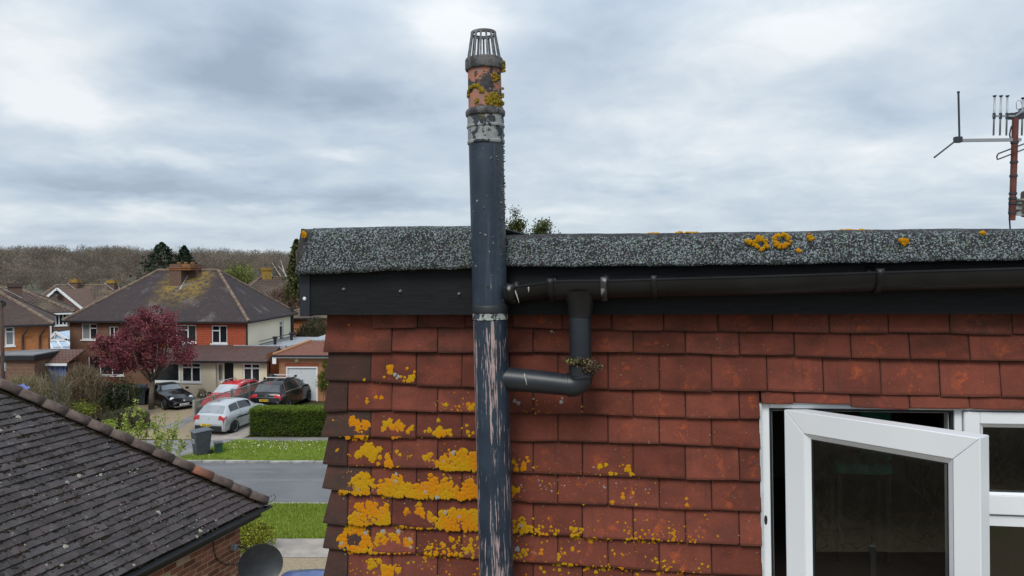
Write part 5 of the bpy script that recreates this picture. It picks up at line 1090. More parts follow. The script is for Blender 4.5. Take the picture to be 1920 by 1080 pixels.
# local: x along the eave towards the street (0 = corner), y into the roof, z up
cpz, spz = math.cos(pitch), math.sin(pitch)
def rp(e, s, n=0.0): return Vector((e, s * cpz - n * spz, ez + s * spz + n * cpz))
SMAX = 3.9
M_btile = None
def mk_btile():
    t = NT('grey_concrete_tile'); o = t.map('Object'); r = t.info('Random'); c = t.mix(t.ss(t.noise(o, 5, 5), .35, .65), (.044, .041, .043), (.072, .066, .067))
    c = t.mix(t.m('MULTIPLY', r, .6), c, (.070, .052, .052)); c = t.mix(t.ss(t.noise(o, 24, 4), .62, .70, 0, .8), c, (.17, .165, .155)); c = t.mix(t.ss(t.noise(o, 16, 4), .60, .67, 0, .9), c, (.020, .017, .015))
    c = t.mix(t.ss(t.noise(o, 140, 2), .64, .70, 0, .5), c, (.21, .20, .19)); c = t.scale(c, t.m('ADD', .78, t.m('MULTIPLY', t.m('FRACT', t.m('MULTIPLY', r, 9.1)), .44))); t.bump(t.noise(o, 60, 4), .6, .006); return t.fin(c, .92, .2)
M_btile = mk_btile()
TW, TG, TT = .165, .100, .015
def clip(poly):                                        # keep e <= -s*cos(pitch): the hip line
    f = lambda p: -(p[0] + p[1] * cpz) - .012; out = []
    for i, p in enumerate(poly):
        q = poly[(i + 1) % len(poly)]; a, b = f(p), f(q)
        if a >= 0: out.append(p)
        if (a >= 0) != (b >= 0): t = a / (a - b); out.append((p[0] + (q[0] - p[0]) * t, p[1] + (q[1] - p[1]) * t))
    return out
cand = []; LE0 = -6.7
CI = cam.matrix_basis.inverted() if False else None
def proj(p):
    d = p - C0; z = d.dot(FW); return 960 + F * d.x / z, 540 - F * d.dot(UP) / z, z
for row in range(int(SMAX / TG)):
    for i in range(80):
        e1 = -i * TW + (.5 * TW if row % 2 else 0); e0 = e1 - TW; s0 = row * TG
        c = BI @ rp((e0 + e1) / 2, s0 + TG / 2); px, py, z = proj(c)
        if -420 < px < 520 and py < 1330 and z > 2: cand.append((z + (0 if -25 < px and py < 1100 else 100), row, e0, e1, s0))
cand.sort(); rest = MB(); nt_ = 0; full = None
for z, row, e0, e1, s0 in cand:
    if e0 < LE0: continue
    poly = [(e0 + .0015, s0), (e1 - .0015, s0), (e1 - .0015, s0 + TG + .03), (e0 + .0015, s0 + TG + .03)]; cl = clip(poly)
    if len(cl) < 3: continue
    lift = random.uniform(-.003, .004); tw = random.uniform(-.003, .003)
    def nn(p): return .024 + lift + tw * (p[0] - e0) / TW - (p[1] - s0) / (TG + .03) * .021
    wob = random.uniform(-.005, .005) - (.02 if random.random() < .02 else 0)
    top = [rp(p[0], p[1] + (wob if p[1] == s0 else 0), nn(p)) for p in cl]; bot = [rp(p[0], p[1] + (wob if p[1] == s0 else 0), nn(p) - TT) for p in cl]; k = len(cl)
    tgt = MB() if nt_ < 298 else rest
    o0 = top[0]; off = Vector((0, 0, 0))
    tgt.add(top + bot, [tuple(range(k)), tuple(range(k, 2 * k))[::-1]] + [(k + i, k + (i + 1) % k, (i + 1) % k, i) for i in range(k)])
    if nt_ < 298: tgt.build('tile', M_btile, BR)
    nt_ += 1
if rest.v: o = rest.build('far_tiles', M_btile, BR); o['kind'] = 'stuff'
LE = -6.6
m = MB(); m.add([rp(LE, 0, -.005), rp(0, 0, -.005), rp(-SMAX * cpz, SMAX, -.005), rp(LE, SMAX, -.005), Vector((0, 5.4, ez)), Vector((LE, 5.4, ez)), rp(0, 0, -.09), rp(LE, 0, -.09)], [(0, 1, 2, 3), (1, 4, 2), (7, 6, 1, 0)]); m.build('roof_deck', M_dark, BR)
M_roofb2 = bricky('grey_tiles_far_slope', (.06, .055, .057), (.075, .068, .07), (.02, .018, .018), TW, TG, .01, soft=.4)
m = MB(); m.add([rp(0, 0, .02), Vector((0, 5.9, ez)), rp(-SMAX * cpz, SMAX, .02)], [(0, 1, 2)]); m.build('street_slope', M_roofb2, BR)
# hip tiles, half round, lapped
M_hip = plain('weathered_hip_tile', (.070, .049, .042), .92, (.120, .088, .072), 9, .9, 40, rnd=.35, det=7); M_hip2 = plain('newer_terracotta_hip', (.25, .095, .055), .9, (.17, .08, .055), 8, .5, 40)
M_mort = plain('mossy_mortar', (.07, .06, .045), .95, (.12, .11, .08), 20, .8, 50)
hd = rp(-SMAX * cpz, SMAX) - rp(0, 0); hd.normalize(); HL = .285; side = hd.cross(Vector((0, 0, 1))).normalized(); upn = side.cross(hd)
for i in range(17):
    a = rp(0, 0, .0) + hd * (i * HL - .015) + upn * .0; b = a + hd * (HL + .03); m = MB(); rows = []
    for t, p in enumerate((a, a + (b - a) * .5, b)):
        rr = .088 - .008 * t / 2 + random.uniform(-.002, .002); zz = upn * (.018 - .006 * t / 2); rows.append([p + zz + side * math.cos(q) * rr + upn * (math.sin(q) * rr) for q in [math.pi * k / 12 for k in range(13)]])
    m.grid(rows, 13, 3); o = m.build('hip_tile', M_hip2 if i == 3 else M_hip, BR, True); s = o.modifiers.new('thickness', 'SOLIDIFY'); s.thickness = .012; s.offset = -1
    m = MB(); m.tube([a + hd * .008 + upn * .017 + side * math.cos(q) * .083 + upn * math.sin(q) * .083 for q in [math.pi * k / 12 for k in range(13)]], .009, 6); m.build('mortar_joint', M_mort, o)
m = MB(); h0 = rp(0, 0, .03); w_ = -Vector((hd.x, hd.y, 0)).normalized(); m.tube([h0 + w_ * a_ * .6 + Vector((0, 0, b_ * .6)) for a_, b_ in ((0, 0), (.10, -.01), (.20, .03), (.24, .10), (.20, .17), (.13, .15), (.14, .11))], .006, 8); m.build('hip_iron', plain('rusty_hook', (.14, .10, .085), .8), BR, True)
# moss and lichen dots on the slope
V_, F_, S_ = [], [], []
e_ax, s_ax, n_ax = Vector((1, 0, 0)), Vector((0, cpz, spz)), Vector((0, -spz, cpz))
for k in range(420):
    e, s = random.uniform(-4.6, -.1), random.uniform(0, 3.4)
    if e > -s * cpz - .08: continue
    big = random.random() < .12; blob(V_, F_, S_, rp(e, s, .018), e_ax, s_ax, n_ax, random.uniform(.018, .034) if big else random.uniform(.005, .013), .004, random.random() * .9)
o = npmesh('roof_lichen', [tuple(v) for v in V_], F_, mk_lichen('pale_roof_lichen', (.30, .30, .24), (.26, .235, .19), (.34, .22, .10)), parent=BR, attr=S_); o['kind'] = 'stuff'
V_, F_, S_ = [], [], []
for k in range(2600):
    s = (random.randint(0, 34)) * TG + random.gauss(.0, .008); e = random.uniform(-5, -.1)
    if random.random() < .25: s = random.uniform(0, 3.4)
    if e > -s * cpz - .05: continue
    for j in range(random.choice((1, 1, 2, 4))): blob(V_, F_, S_, rp(e + random.gauss(0, .022), s + random.gauss(0, .009) - .008, .012), e_ax, s_ax, n_ax, random.uniform(.006, .019), random.uniform(.005, .012), random.random() * .9)
for k in range(900): q = random.uniform(.1, 4.6); c = rp(0, 0, .012) + hd * q + Vector((-random.uniform(.07, .13), 0, 0)) ; blob(V_, F_, S_, c, e_ax, s_ax, n_ax, random.uniform(.007, .02), .012, random.random() * .9)
o = npmesh('roof_moss', [tuple(v) for v in V_], F_, mk_lichen('dark_roof_moss', (.022, .018, .011), (.040, .030, .020), (.06, .06, .025)), parent=BR, attr=S_); o['kind'] = 'stuff'
# eaves, gutter
m = MB(); m.bar((LE, .05, ez - .10), (-.02, .05, ez - .10), .03, .15); m.build('fascia', M_gut, BR)
m = MB(); rows = []; gr_ = .050
for x in (LE, -4, -.0, .09): rows.append([Vector((x, -.035 + math.cos(q) * gr_, ez - .035 + math.sin(q) * gr_)) for q in [math.pi + math.pi * k / 10 for k in range(11)]])
m.grid(rows, 11, 4); g_ = m.build('gutter', M_gut, BR, True); s = g_.modifiers.new('thickness', 'SOLIDIFY'); s.thickness = .004
m = MB(); m.box((.06, .2, ez - .06), (.07, .5, .05)); m.build('corner_gutter', M_gut, g_)
# brick wall: every brick near the corner is a piece of its own
wy = .24; wc = -.22; BH, BW, MJ = .075, .225, .012
m = MB(); m.box((LE / 2 + wc / 2 - .006, wy + .1425, ez / 2 - .05), (-LE + wc - .012, .30, ez - .1)); m.build('mortar_core', plain('sandy_mortar', (.46, .36, .25), .95, (.38, .29, .20), 10), BR)
M_bk = plain('mixed_brick', (.29, .115, .062), .92, (.20, .080, .048), 7, .5, 50, rnd=.8); M_bk2 = plain('pale_mixed_brick', (.33, .15, .085), .92, (.24, .10, .058), 7, .5, 50, rnd=.6)
bme = []
for mm in (M_bk, M_bk, M_bk2): q = MB(); q.box((0, 0, 0), (BW - MJ, .11, BH - MJ)); bme.append(q.mesh('brick', mm))
hme = MB(); hme.box((0, 0, 0), (BW / 2 - MJ, .11, BH - MJ)); hme = hme.mesh('brick', M_bk)
nb = 0; restb = MB()
for r_ in range(int((ez - .16) / BH), -1, -1):
    for i in range(30):
        x1 = wc - i * BW - (BW / 2 if r_ % 2 else 0); z = r_ * BH + BH / 2; c = BI @ Vector((x1 - BW / 2, wy, z)); px, py, zz = proj(c)
        if not (100 < px < 470 and py < 1330) or zz < 3: continue
        if nb < 270 and py < 1092: o = link('brick', random.choice(bme), BR, (x1 - BW / 2, wy + .045 + random.uniform(-.002, .003), z)); nb += 1
        else: restb.box((x1 - BW / 2, wy + .046, z), (BW - MJ, .11, BH - MJ))
    if r_ % 2:
        if proj(BI @ Vector((wc, wy, r_ * BH)))[1] < 1092: o = link('brick', hme, BR, (wc - BW / 4, wy + .045, r_ * BH + BH / 2))
        else: restb.box((wc - BW / 4, wy + .046, r_ * BH + BH / 2), (BW / 2 - MJ, .11, BH - MJ))
if restb.v: o = restb.build('lower_bricks', M_bk, BR); o['kind'] = 'stuff'
wall(BR, 'street_wall', M_brickbrown, (wc - .02, wy + .1), (wc - .02, 5.2), 0, ez - .1)
cab = MB(); P = lambda px, py, n=-.02: (lambda o, d: o + d * ((wy + n - o.y) / d.y))(BI.inverted() @ C0, BI.inverted().to_3x3() @ ray(px, py)); cab.tube([P(400, 1003), P(401, 1030), P(405, 1045), P(415, 1055), P(428, 1058.5), P(440, 1057.5), P(447, 1055)], .006, 6); cab.build('cable', M_gut, BR, True)

# ------------------------------------------------------------------ satellite dish on the bungalow corner
dc = AT(488, 1058, 9.95); DS = empty('satellite_dish', 'dark grey satellite dish on a bracket at the corner of the near brick house', 'satellite dish', dc); DS.scale = (.6, .6, .6)
nd = (Vector((.35, -.80, .20))).normalized(); q_ = nd.to_track_quat('Z', 'Y').to_matrix().to_4x4(); Rr = .47; prof = [(Rr * t, .10 * t * t) for t in [i / 8 for i in range(9)]]
Sx = Matrix.Diagonal((1.0, .93, 1, 1))
m = MB(); m.lathe([(.001, 0)] + prof[1:] + [(Rr + .012, .105), (Rr + .012, .092), (Rr - .02, .085), (Rr * .5, .012), (.001, -.012)], 48, q_ @ Sx); m.build('reflector', plain('charcoal_dish', (.026, .030, .034), .38, (.036, .040, .044), 5, spec=.5), DS, True, 60)
lnb = q_ @ Vector((0, -.30, .42)); m = MB(); m.bar(q_ @ Vector((0, -.44, .05)), lnb, .03, .04); m.build('lnb_arm', M_gut, DS)
m = MB(); dirn = (q_ @ Vector((0, 0, .05)) - lnb).normalized(); m.tube([lnb - dirn * .10, lnb + dirn * .02, lnb + dirn * .05], [.028, .034, .045], 16); m.build('lnb', plain('white_lnb', (.7, .7, .7), .4), DS, True, 50)
wp = BI @ P(437, 1026, -.03); wl = (wp - dc) / .6; m = MB(); bk = q_ @ Vector((0, .05, -.05)); m.tube([wl, wl + (Vector((.25, -.0, .0))), bk], .022, 10); m.build('arm', plain('dark_arm', (.05, .055, .06), .5), DS, True)
m = MB(); m.box(wl, (.10, .16, .12), math.atan2(be.y, be.x)); m.box(wl + Vector((.08, .0, -.02)), (.12, .05, .06)); m.build('bracket', M_lead, DS)
# ------------------------------------------------------------------ hills and the far wood
def terr(x, y): return max(0.0, min(9.0, (y - 110) * .024)) + 1.2 * math.sin(x * .013) * max(0, min(1, (y - 140) / 120)) + max(0.0, (y - 480) * .004)
m = MB(); gx = [-900 + 40 * i for i in range(40)]; gy = [100, 130, 165, 200, 250, 300, 360, 430, 520, 650, 850]
m.grid([[(x, y, terr(x, y) - (.04 if y > 100 else .06)) for x in gx] for y in gy], len(gx), len(gy)); tag(m.build('hill', plain('woodland_floor', (.075, .062, .046), .95, (.085, .085, .04), .04, det=8), None, True), kind='structure')
M_twig = leafmat('bare_twigs', (.135, .108, .080), (.24, .20, .155), (.19, .20, .065), .3, .02)
Vs, Fs, Ss, off = [], [], [], 0
def twigs(P, L, thin, up=1.0):
    n = len(P); d = rng.normal(size=(n, 3)) * (.8, .8, .5); d[:, 2] += up; d /= np.linalg.norm(d, axis=1, keepdims=True); s = np.cross(d, rng.normal(size=(n, 3))); s /= np.linalg.norm(s, axis=1, keepdims=True)
    L = (np.asarray(L) * rng.uniform(.6, 1.4, n))[:, None]; V = np.stack([P - s * thin, P + s * thin, P + d * L], 1); return V.reshape(-1, 3), np.arange(3 * n).reshape(n, 3)
wt = []
for k in range(900):
    y = 170 + 330 * random.random() ** .8; px = random.uniform(-300, 1700) if k > 620 else random.uniform(-90, 660); x = (px - 960) / F * y; wt.append((x, y))
for x, y in wt:
    f = min(1, max(0, (y - 165) / 130)); h = (5.0 + 5.0 * f) * random.uniform(.62, 1.16) * (1 + .13 * math.sin(x * .021)); r = h * random.uniform(.36, .52); z0 = terr(x, y); n = 520 if y < 330 else 420
    d = rng.normal(size=(n, 3)); d /= np.linalg.norm(d, axis=1, keepdims=True); P = np.array((x, y, z0 + h * .60)) + d * np.array((r, r, h * .42)) * (rng.random(n) ** .45)[:, None]
    V, Fc = twigs(P, h * .10, .040 + y * .00018, .7); Vs.append(V); Fs.append(Fc + off); off += len(V); base = random.random() ** 1.2; Ss.append(np.clip(base * .8 + rng.normal(size=len(V)) * .1, 0, .85 if random.random() > .12 else 1.0))
    V, Fc = twigs(np.array([[x, y, z0]]), h * .8, .14, 3); Vs.append(V); Fs.append(Fc + off); off += 3; Ss.append(np.zeros(3))
o = npmesh('woodland', np.concatenate(Vs), np.concatenate(Fs), M_twig, attr=np.concatenate(Ss)); tag(o, 'bare brown wood covering the hill along the horizon', 'woodland', kind='stuff')

# ------------------------------------------------------------------ trees
M_bark = plain('bark', (.10, .082, .062), .9, (.16, .135, .105), 5, .6, 30); M_birch = plain('birch_bark', (.48, .46, .43), .8, (.26, .24, .22), 4)
def tree(name, label, cat, base, h, trunk_r, limbs, P, size, mat_, sh, aspect=.6, bark=None, group=None, split=.35, cr=1.5):
    t = empty(name, label, cat, base, 0, group); m = MB(); zs = h * split; lean = random.uniform(-.1, .1)
    m.tube([(0, 0, -.05), (lean * .3, 0, zs * .5), (lean, .05, zs)], [trunk_r * 1.25, trunk_r, trunk_r * .85], 10)
    for i in range(limbs):
        a = 6.28 * i / limbs + random.uniform(-.3, .3); q = random.uniform(.5, .95); e = Vector((math.cos(a) * cr * q, math.sin(a) * cr * q, h * random.uniform(.62, .92))); s = Vector((lean, .05, zs * random.uniform(.75, 1)))
        mid = s.lerp(e, .5) + Vector((math.cos(a) * .25, math.sin(a) * .25, -.15)); m.tube([s, mid, e], [trunk_r * .6, trunk_r * .38, trunk_r * .12], 6)
        for j in range(3): f = e.lerp(s, random.uniform(.1, .5)); m.tube([f, f + Vector((random.uniform(-.6, .6), random.uniform(-.6, .6), random.uniform(.1, .7))) * cr * .4], [trunk_r * .16, trunk_r * .05], 5)
    m.build('trunk', bark or M_bark, t, True)
    V, Fc, s_ = leaves(P, size, aspect, shade=sh); npmesh('crown', V, Fc, mat_, parent=t, attr=s_); return t
# purple leaved tree in front of the semi
tb = G(284, 768); kx = F / tb.y
def rel(px, py, b, dy=0): p = AT(px, py, b.y + dy); return np.array((p.x - b.x, dy, p.z))
Pa, Sa = [], []
for cx, cy, rx, ry, n in ((275, 632, 66, 46, 95), (250, 660, 72, 40, 70), (320, 655, 52, 38, 45), (225, 668, 45, 38, 40), (285, 595, 42, 24, 30), (350, 668, 26, 16, 10), (200, 640, 28, 26, 16)):
    c = rel(cx, cy, tb); P, s = clumps(c, (rx / kx, rx / kx * .85, ry / kx), n, 52, .17, .45); Pa.append(P); Sa.append(s)
tree('purple_tree', 'purple leaved tree in full leaf in front of the semi-detached house', 'tree', tb, 5.4, .14, 7, np.concatenate(Pa), .13, leafmat('purple_leaf', (.075, .020, .026), (.31, .085, .10), (.42, .22, .22), .35, .9), np.concatenate(Sa), .65, cr=1.5, split=.34)
# conifers behind the house
def conifer(label, px, pyt, wpx, Y, z0=0.0, tone=0):
    p = AT(px, 500, Y); top = AT(px, pyt, Y).z; h = top - z0; r = wpx / F * Y; n = 3600; t = rng.random(n) ** .75; lay = np.floor(t * 14) / 14; rr = r * (1 - t) ** .62 * (.55 + .45 * rng.random(n)) * (1 - .35 * ((t * 14) % 1)); a = rng.uniform(0, 6.28, n)
    z = h * (.12 + .88 * t) - rr * .25; rr = rr * (1 + .25 * np.sin(a * 5 + np.floor(t * 14) * 1.7)); P = np.stack([np.cos(a) * rr, np.sin(a) * rr, z], 1)
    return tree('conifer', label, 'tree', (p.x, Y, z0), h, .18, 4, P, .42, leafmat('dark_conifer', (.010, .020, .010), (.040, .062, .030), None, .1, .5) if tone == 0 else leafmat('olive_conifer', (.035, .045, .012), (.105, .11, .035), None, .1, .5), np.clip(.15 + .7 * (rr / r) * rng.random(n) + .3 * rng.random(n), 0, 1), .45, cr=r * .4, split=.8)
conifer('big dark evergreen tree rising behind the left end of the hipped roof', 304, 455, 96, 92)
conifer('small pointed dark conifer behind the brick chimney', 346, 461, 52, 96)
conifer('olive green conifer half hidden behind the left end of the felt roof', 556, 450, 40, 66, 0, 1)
def loose(name, label, px, pyt, pyb, wpx, Y, dk, lt, n=60, per=40, sp=.35, sz=.22, ex=None, z0=0.0, tr=.25, shell=.3):
    p = AT(px, 500, Y); zt, zb = AT(px, pyt, Y).z, AT(px, pyb, Y).z; r = wpx / F * Y; c = (0, 0, (zt + zb) / 2 - z0); P, s = clumps(c, (r, r, (zt - zb) / 2), n, per, sp, shell)
    if name == 'evergreen_tree' and wpx > 8: P2, s2 = clumps((0, 0, (zb - z0) * .55), (r * 1.25, r * 1.25, (zb - z0) * .55), n * 2, per, sp, shell); P = np.concatenate([P, P2]); s = np.concatenate([s, s2])
    return tree(name, label, 'tree', (p.x, Y, z0), zt - z0, .16, 5, P, sz, leafmat(name + '_leaf', dk, lt, ex, tr, .4), s, .6, cr=r * .8)
loose('evergreen_tree', 'evergreen tree top with a yellowish crown just right of the vent pipe', 966, 402, 460, 16, 62, (.030, .045, .014), (.115, .125, .035), 34, 60, .28, .20)
loose('evergreen_tree', 'feathery grey green sprig at the very top beside the vent pipe', 965, 390, 410, 6, 61, (.06, .08, .055), (.15, .18, .13), 10, 30, .22, .14)
loose('evergreen_tree', 'rounded evergreen tree top rising farthest right above the felt roof', 1017, 407, 466, 13, 62, (.028, .042, .016), (.11, .125, .040), 30, 60, .28, .20)
loose('evergreen_tree', 'low bushy evergreen tops around the foot of the right hand tree above the felt roof', 1014, 421, 470, 34, 64, (.035, .052, .028), (.12, .14, .075), 34, 36, .26, .18)
loose('willow_tree', 'pale yellow green tree coming into leaf behind the right end of the hipped roof', 450, 494, 545, 34, 88, (.08, .10, .018), (.22, .24, .06), 60, 40, .5, .25)
# bare birch and russet scrub behind the house
bb = AT(520, 500, 78); tr = empty('birch_tree', 'bare birch with pale branches behind the hipped roof', 'tree', (bb.x, 78, 0)); m = MB()
for px0, py0, px1, py1 in ((545, 560, 508, 492), (548, 560, 530, 485), (540, 560, 525, 500), (520, 556, 498, 500), (550, 545, 520, 498), (515, 556, 512, 512)):
    a, b = AT(px0, py0, 78) - bb, AT(px1, py1, 78) - bb; a.z += bb.z; b.z += bb.z; a.y = b.y = random.uniform(-1, 1); m.tube([a, a.lerp(b, .5) + Vector((.15, 0, .1)), b], [.10, .07, .025], 6)
m.tube([(1.2, 0, 0), (1.1, 0, 3.0)], .16, 8); m.build('trunk', M_birch, tr, True)
n = 900; P = np.stack([rng.uniform(-2.6, 2.2, n), rng.uniform(-1, 1, n), rng.uniform(4.5, 9.0, n)], 1); V, Fc = twigs(P, .6, .02, 1); npmesh('crown', V, Fc, M_twig, parent=tr, attr=rng.random(len(V)))
def scrub(name, label, px, pyt, wpx, Y, dk, lt, n=1600, L=.5, thin=.014, ex=None, green=None, cat='shrub', depth=None, zb=0.0, hfill=1.0):
    p = AT(px, 500, Y); h = AT(px, pyt, Y).z - zb; r = wpx / F * Y; t = empty(name, label, cat, (p.x, Y, zb)); a = rng.uniform(0, 6.28, n); q = rng.random(n) ** .5; z = h * (1 - rng.random(n) ** 1.3 * hfill) * (1 - .3 * q * q)
    P = np.stack([np.cos(a) * r * q, np.sin(a) * (depth or r * .6) * q, z * .92], 1); V, Fc = twigs(P, L, thin, 1.4); npmesh('twigs', V, Fc, leafmat(name + '_twig', dk, lt, ex, .2, .8), parent=t, attr=np.repeat(rng.random(n), 3))
    m = MB()
    for i in range(7): b = random.uniform(0, 6.28); m.tube([(math.cos(b) * .1, math.sin(b) * .1, -.03), (math.cos(b) * r * .5, math.sin(b) * r * .3, h * .7)], [.03, .012], 5)
    m.build('stems', M_bark, t)
    if green:
        g, gd, gl_, gs = green; P = P[rng.random(n) < g] ; V, Fc, s_ = leaves(P + rng.normal(size=P.shape) * .05, gs, .6); npmesh('young_leaves', V, Fc, leafmat(name + '_bud', gd, gl_, None, .3, 1.2), parent=t, attr=s_)
    return t
scrub('russet_hedgerow', 'russet brown bare hedgerow behind the pale side wall', 560, 522, 75, 68, (.085, .048, .036), (.17, .105, .08), 9000, .6, .03, depth=4)
scrub('dark_hedge', 'dark brown green bushes glimpsed below the end of the fascia', 590, 590, 34, 57, (.035, .032, .018), (.09, .08, .04), 3000, .5, .03, depth=1.5)
loose('garden_tree', 'small dull green garden tree behind the garage', 575, 612, 640, 22, 58, (.035, .038, .018), (.10, .09, .05), 24, 30, .35, .2)
# front garden plants of the left houses
scrub('bare_shrub', 'pale bare twiggy shrub in front of the flat roofed garage', 42, 700, 50, 37.5, (.16, .13, .075), (.32, .27, .16), 4200, .45, .012, None, (.5, (.09, .11, .02), (.22, .25, .06), .09))
scrub('bare_shrub', 'tall pale twiggy shrub in front of the blue slatted shed', 96, 690, 30, 36.5, (.14, .12, .07), (.27, .23, .15), 1500, .5, .011, None, (.5, (.08, .10, .02), (.20, .23, .05), .08))
scrub('bare_shrub', 'reddish brown bare shrub between the blue shed and the purple tree', 152, 682, 42, 38.5, (.13, .092, .060), (.28, .21, .13), 4600, .5, .013, None, (.22, (.06, .065, .02), (.15, .14, .05), .08))
loose('laurel_bush', 'dark evergreen laurel bush left of the parked black roadster', 218, 712, 775, 36, 39.3, (.010, .016, .007), (.040, .055, .020), 60, 55, .22, .13, tr=.1)
loose('golden_bush', 'low yellow green bush above the hip tiles', 150, 754, 782, 24, 33.6, (.07, .09, .010), (.20, .22, .03), 30, 40, .12, .09)
scrub('heather_hedge', 'low brown green hedge along the gravel drive edge', 232, 768, 44, 36.5, (.050, .048, .025), (.11, .10, .055), 5000, .22, .014, depth=.7)
loose('euphorbia', 'small bright lime green plant by the end of the low hedge', 200, 789, 800, 14, 33.4, (.14, .20, .02), (.34, .42, .07), 16, 30, .08, .08)
loose('potted_shrub', 'small wispy pale shrub against the cream wall', 377, 724, 742, 7, 43.6, (.14, .14, .06), (.30, .29, .17), 10, 22, .10, .07)
# young shrub with fresh leaves just beyond the hip of the bungalow
sb = Vector((AT(268, 900, 22.4).x, 22.4, 0)); SB = empty('leafing_shrub', 'young shrub with fresh lime green leaves in sprays beyond the near roof hip', 'shrub', sb); m = MB(); Pl, Sl = [], []
for px, py, lx in ((254, 752, 262), (266, 778, 268), (292, 772, 284), (215, 800, 240), (240, 790, 252), (310, 780, 290), (328, 808, 300), (275, 800, 270), (225, 815, 245), (305, 815, 285), (338, 780, 305), (205, 788, 235), (250, 820, 255), (318, 838, 292), (285, 835, 276), (262, 765, 264), (298, 800, 280), (233, 775, 250), (348, 822, 310), (320, 795, 296)):
    dy = random.uniform(-.5, .5); tip = Vector(rel(px, py, sb, dy)); foot = Vector(rel(lx, 905, sb, dy * .3)); mid = foot.lerp(tip, .55) + Vector((random.uniform(-.06, .06), 0, 0)); m.tube([Vector((foot.x * .5, 0, -.02)), foot, mid, tip], [.02, .013, .009, .004], 5)
    for k in range(random.randint(5, 8)):
        f = random.uniform(.45, 1.0); c = mid.lerp(tip, (f - .4) / .6) if f > .45 else mid; n_ = random.randint(7, 14); Pl.append(np.array(c) + rng.normal(size=(n_, 3)) * (.055, .055, .05)); Sl.append(np.full(n_, random.random()))
        s2 = c + Vector((random.uniform(-.14, .14), random.uniform(-.1, .1), random.uniform(.05, .2))); m.tube([c, s2], [.006, .003], 4); n_ = random.randint(4, 8); Pl.append(np.array(s2) + rng.normal(size=(n_, 3)) * .035); Sl.append(np.full(n_, random.random()))
m.build('stems', plain('olive_stem', (.16, .13, .06), .8), SB); V, Fc, s_ = leaves(np.concatenate(Pl), .078, .62, shade=np.concatenate(Sl)); npmesh('leaves', V, Fc, leafmat('lime_leaf', (.16, .22, .03), (.40, .46, .10), None, .35, 2), parent=SB, attr=s_)
# clipped hedge
ha, hb = G(469, 818), G(640, 818); hz_ = CAM_H - 268 / F * ha.y - .02; HG = empty('clipped_hedge', 'clipped box shaped green hedge with its flat top coloured lighter as in sun', 'hedge', (ha.x, ha.y, 0)); hl_ = hb.x - ha.x; hw_ = .95
n1, n2, n3 = 15000, 9000, 2600
f1 = np.stack([rng.uniform(0, hl_, n1), rng.normal(size=n1) * .035, rng.random(n1) * hz_], 1); f2 = np.stack([rng.uniform(0, hl_, n2), rng.uniform(0, hw_, n2), hz_ + rng.normal(size=n2) * .025], 1); f3 = np.stack([rng.normal(size=n3) * .035, rng.uniform(0, hw_, n3), rng.random(n3) * hz_], 1)
und = np.sin(f1[:, 0] * 1.7) * .03 + np.sin(f1[:, 0] * 4.1 + f1[:, 2] * 3) * .025; f1[:, 1] += und
thin = (f1[:, 2] > .18) | (rng.random(n1) < .35); f1 = f1[thin]
P = np.concatenate([f1, f2, f3]); sh = np.concatenate([np.clip(.15 + .45 * rng.random(len(f1)) + (f1[:, 2] > hz_ * .9) * .3, 0, .84), np.clip(.55 + .3 * rng.random(n2), 0, .84), np.clip(.15 + .5 * rng.random(n3), 0, .84)])  # sunlight painted in: leaves of the top and upper rim coloured lighter
V, Fc, s_ = leaves(P, .060, .7, shade=sh); npmesh('foliage', V, Fc, leafmat('privet_leaf', (.022, .040, .007), (.15, .215, .022), None, .25, 1.5), parent=HG, attr=s_)
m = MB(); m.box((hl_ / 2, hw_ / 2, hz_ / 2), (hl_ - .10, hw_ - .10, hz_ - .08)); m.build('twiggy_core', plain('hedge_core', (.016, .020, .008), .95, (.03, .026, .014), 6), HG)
# bush by the near pavement, climber on the garage
pb_ = AT(478, 1020, 20.9); BU = empty('golden_shrub', 'rounded yellow green shrub beside the near brick wall above the satellite dish', 'shrub', (pb_.x, 20.9, 0)); P, s = clumps((0, 0, .12), (.60, .5, .72), 150, 70, .07, .5); P = P[P[:, 2] > 0]; V, Fc, s_ = leaves(P, .055, .6, shade=None); npmesh('foliage', V, Fc, leafmat('golden_leaf', (.07, .09, .010), (.36, .36, .04), None, .25, 2), parent=BU, attr=s_); m = MB(); m.tube([(0, 0, -.02), (0, 0, .5)], .05, 6); m.build('stem', M_bark, BU)
cp = AT(606, 715, gY - .3); CLm = empty('climber', 'leafy yellow green climber on the brick beside the garage door', 'climbing plant', (cp.x, gY - .3, 0)); P, s = clumps((0, 0, 1.25), (.35, .22, .75), 30, 40, .09, .5); P2, s2 = clumps((.1, .1, 2.2), (.14, .1, .4), 8, 24, .07, .5); V, Fc, s_ = leaves(np.concatenate([P, P2]), .09, .65); npmesh('foliage', V, Fc, leafmat('climber_leaf', (.05, .075, .010), (.22, .26, .04), None, .3, 2), parent=CLm, attr=s_); m = MB(); m.tube([(0, 0, -.02), (.05, .1, 1.2), (.12, .15, 2.4)], .02, 6); m.build('stem', M_bark, CLm)

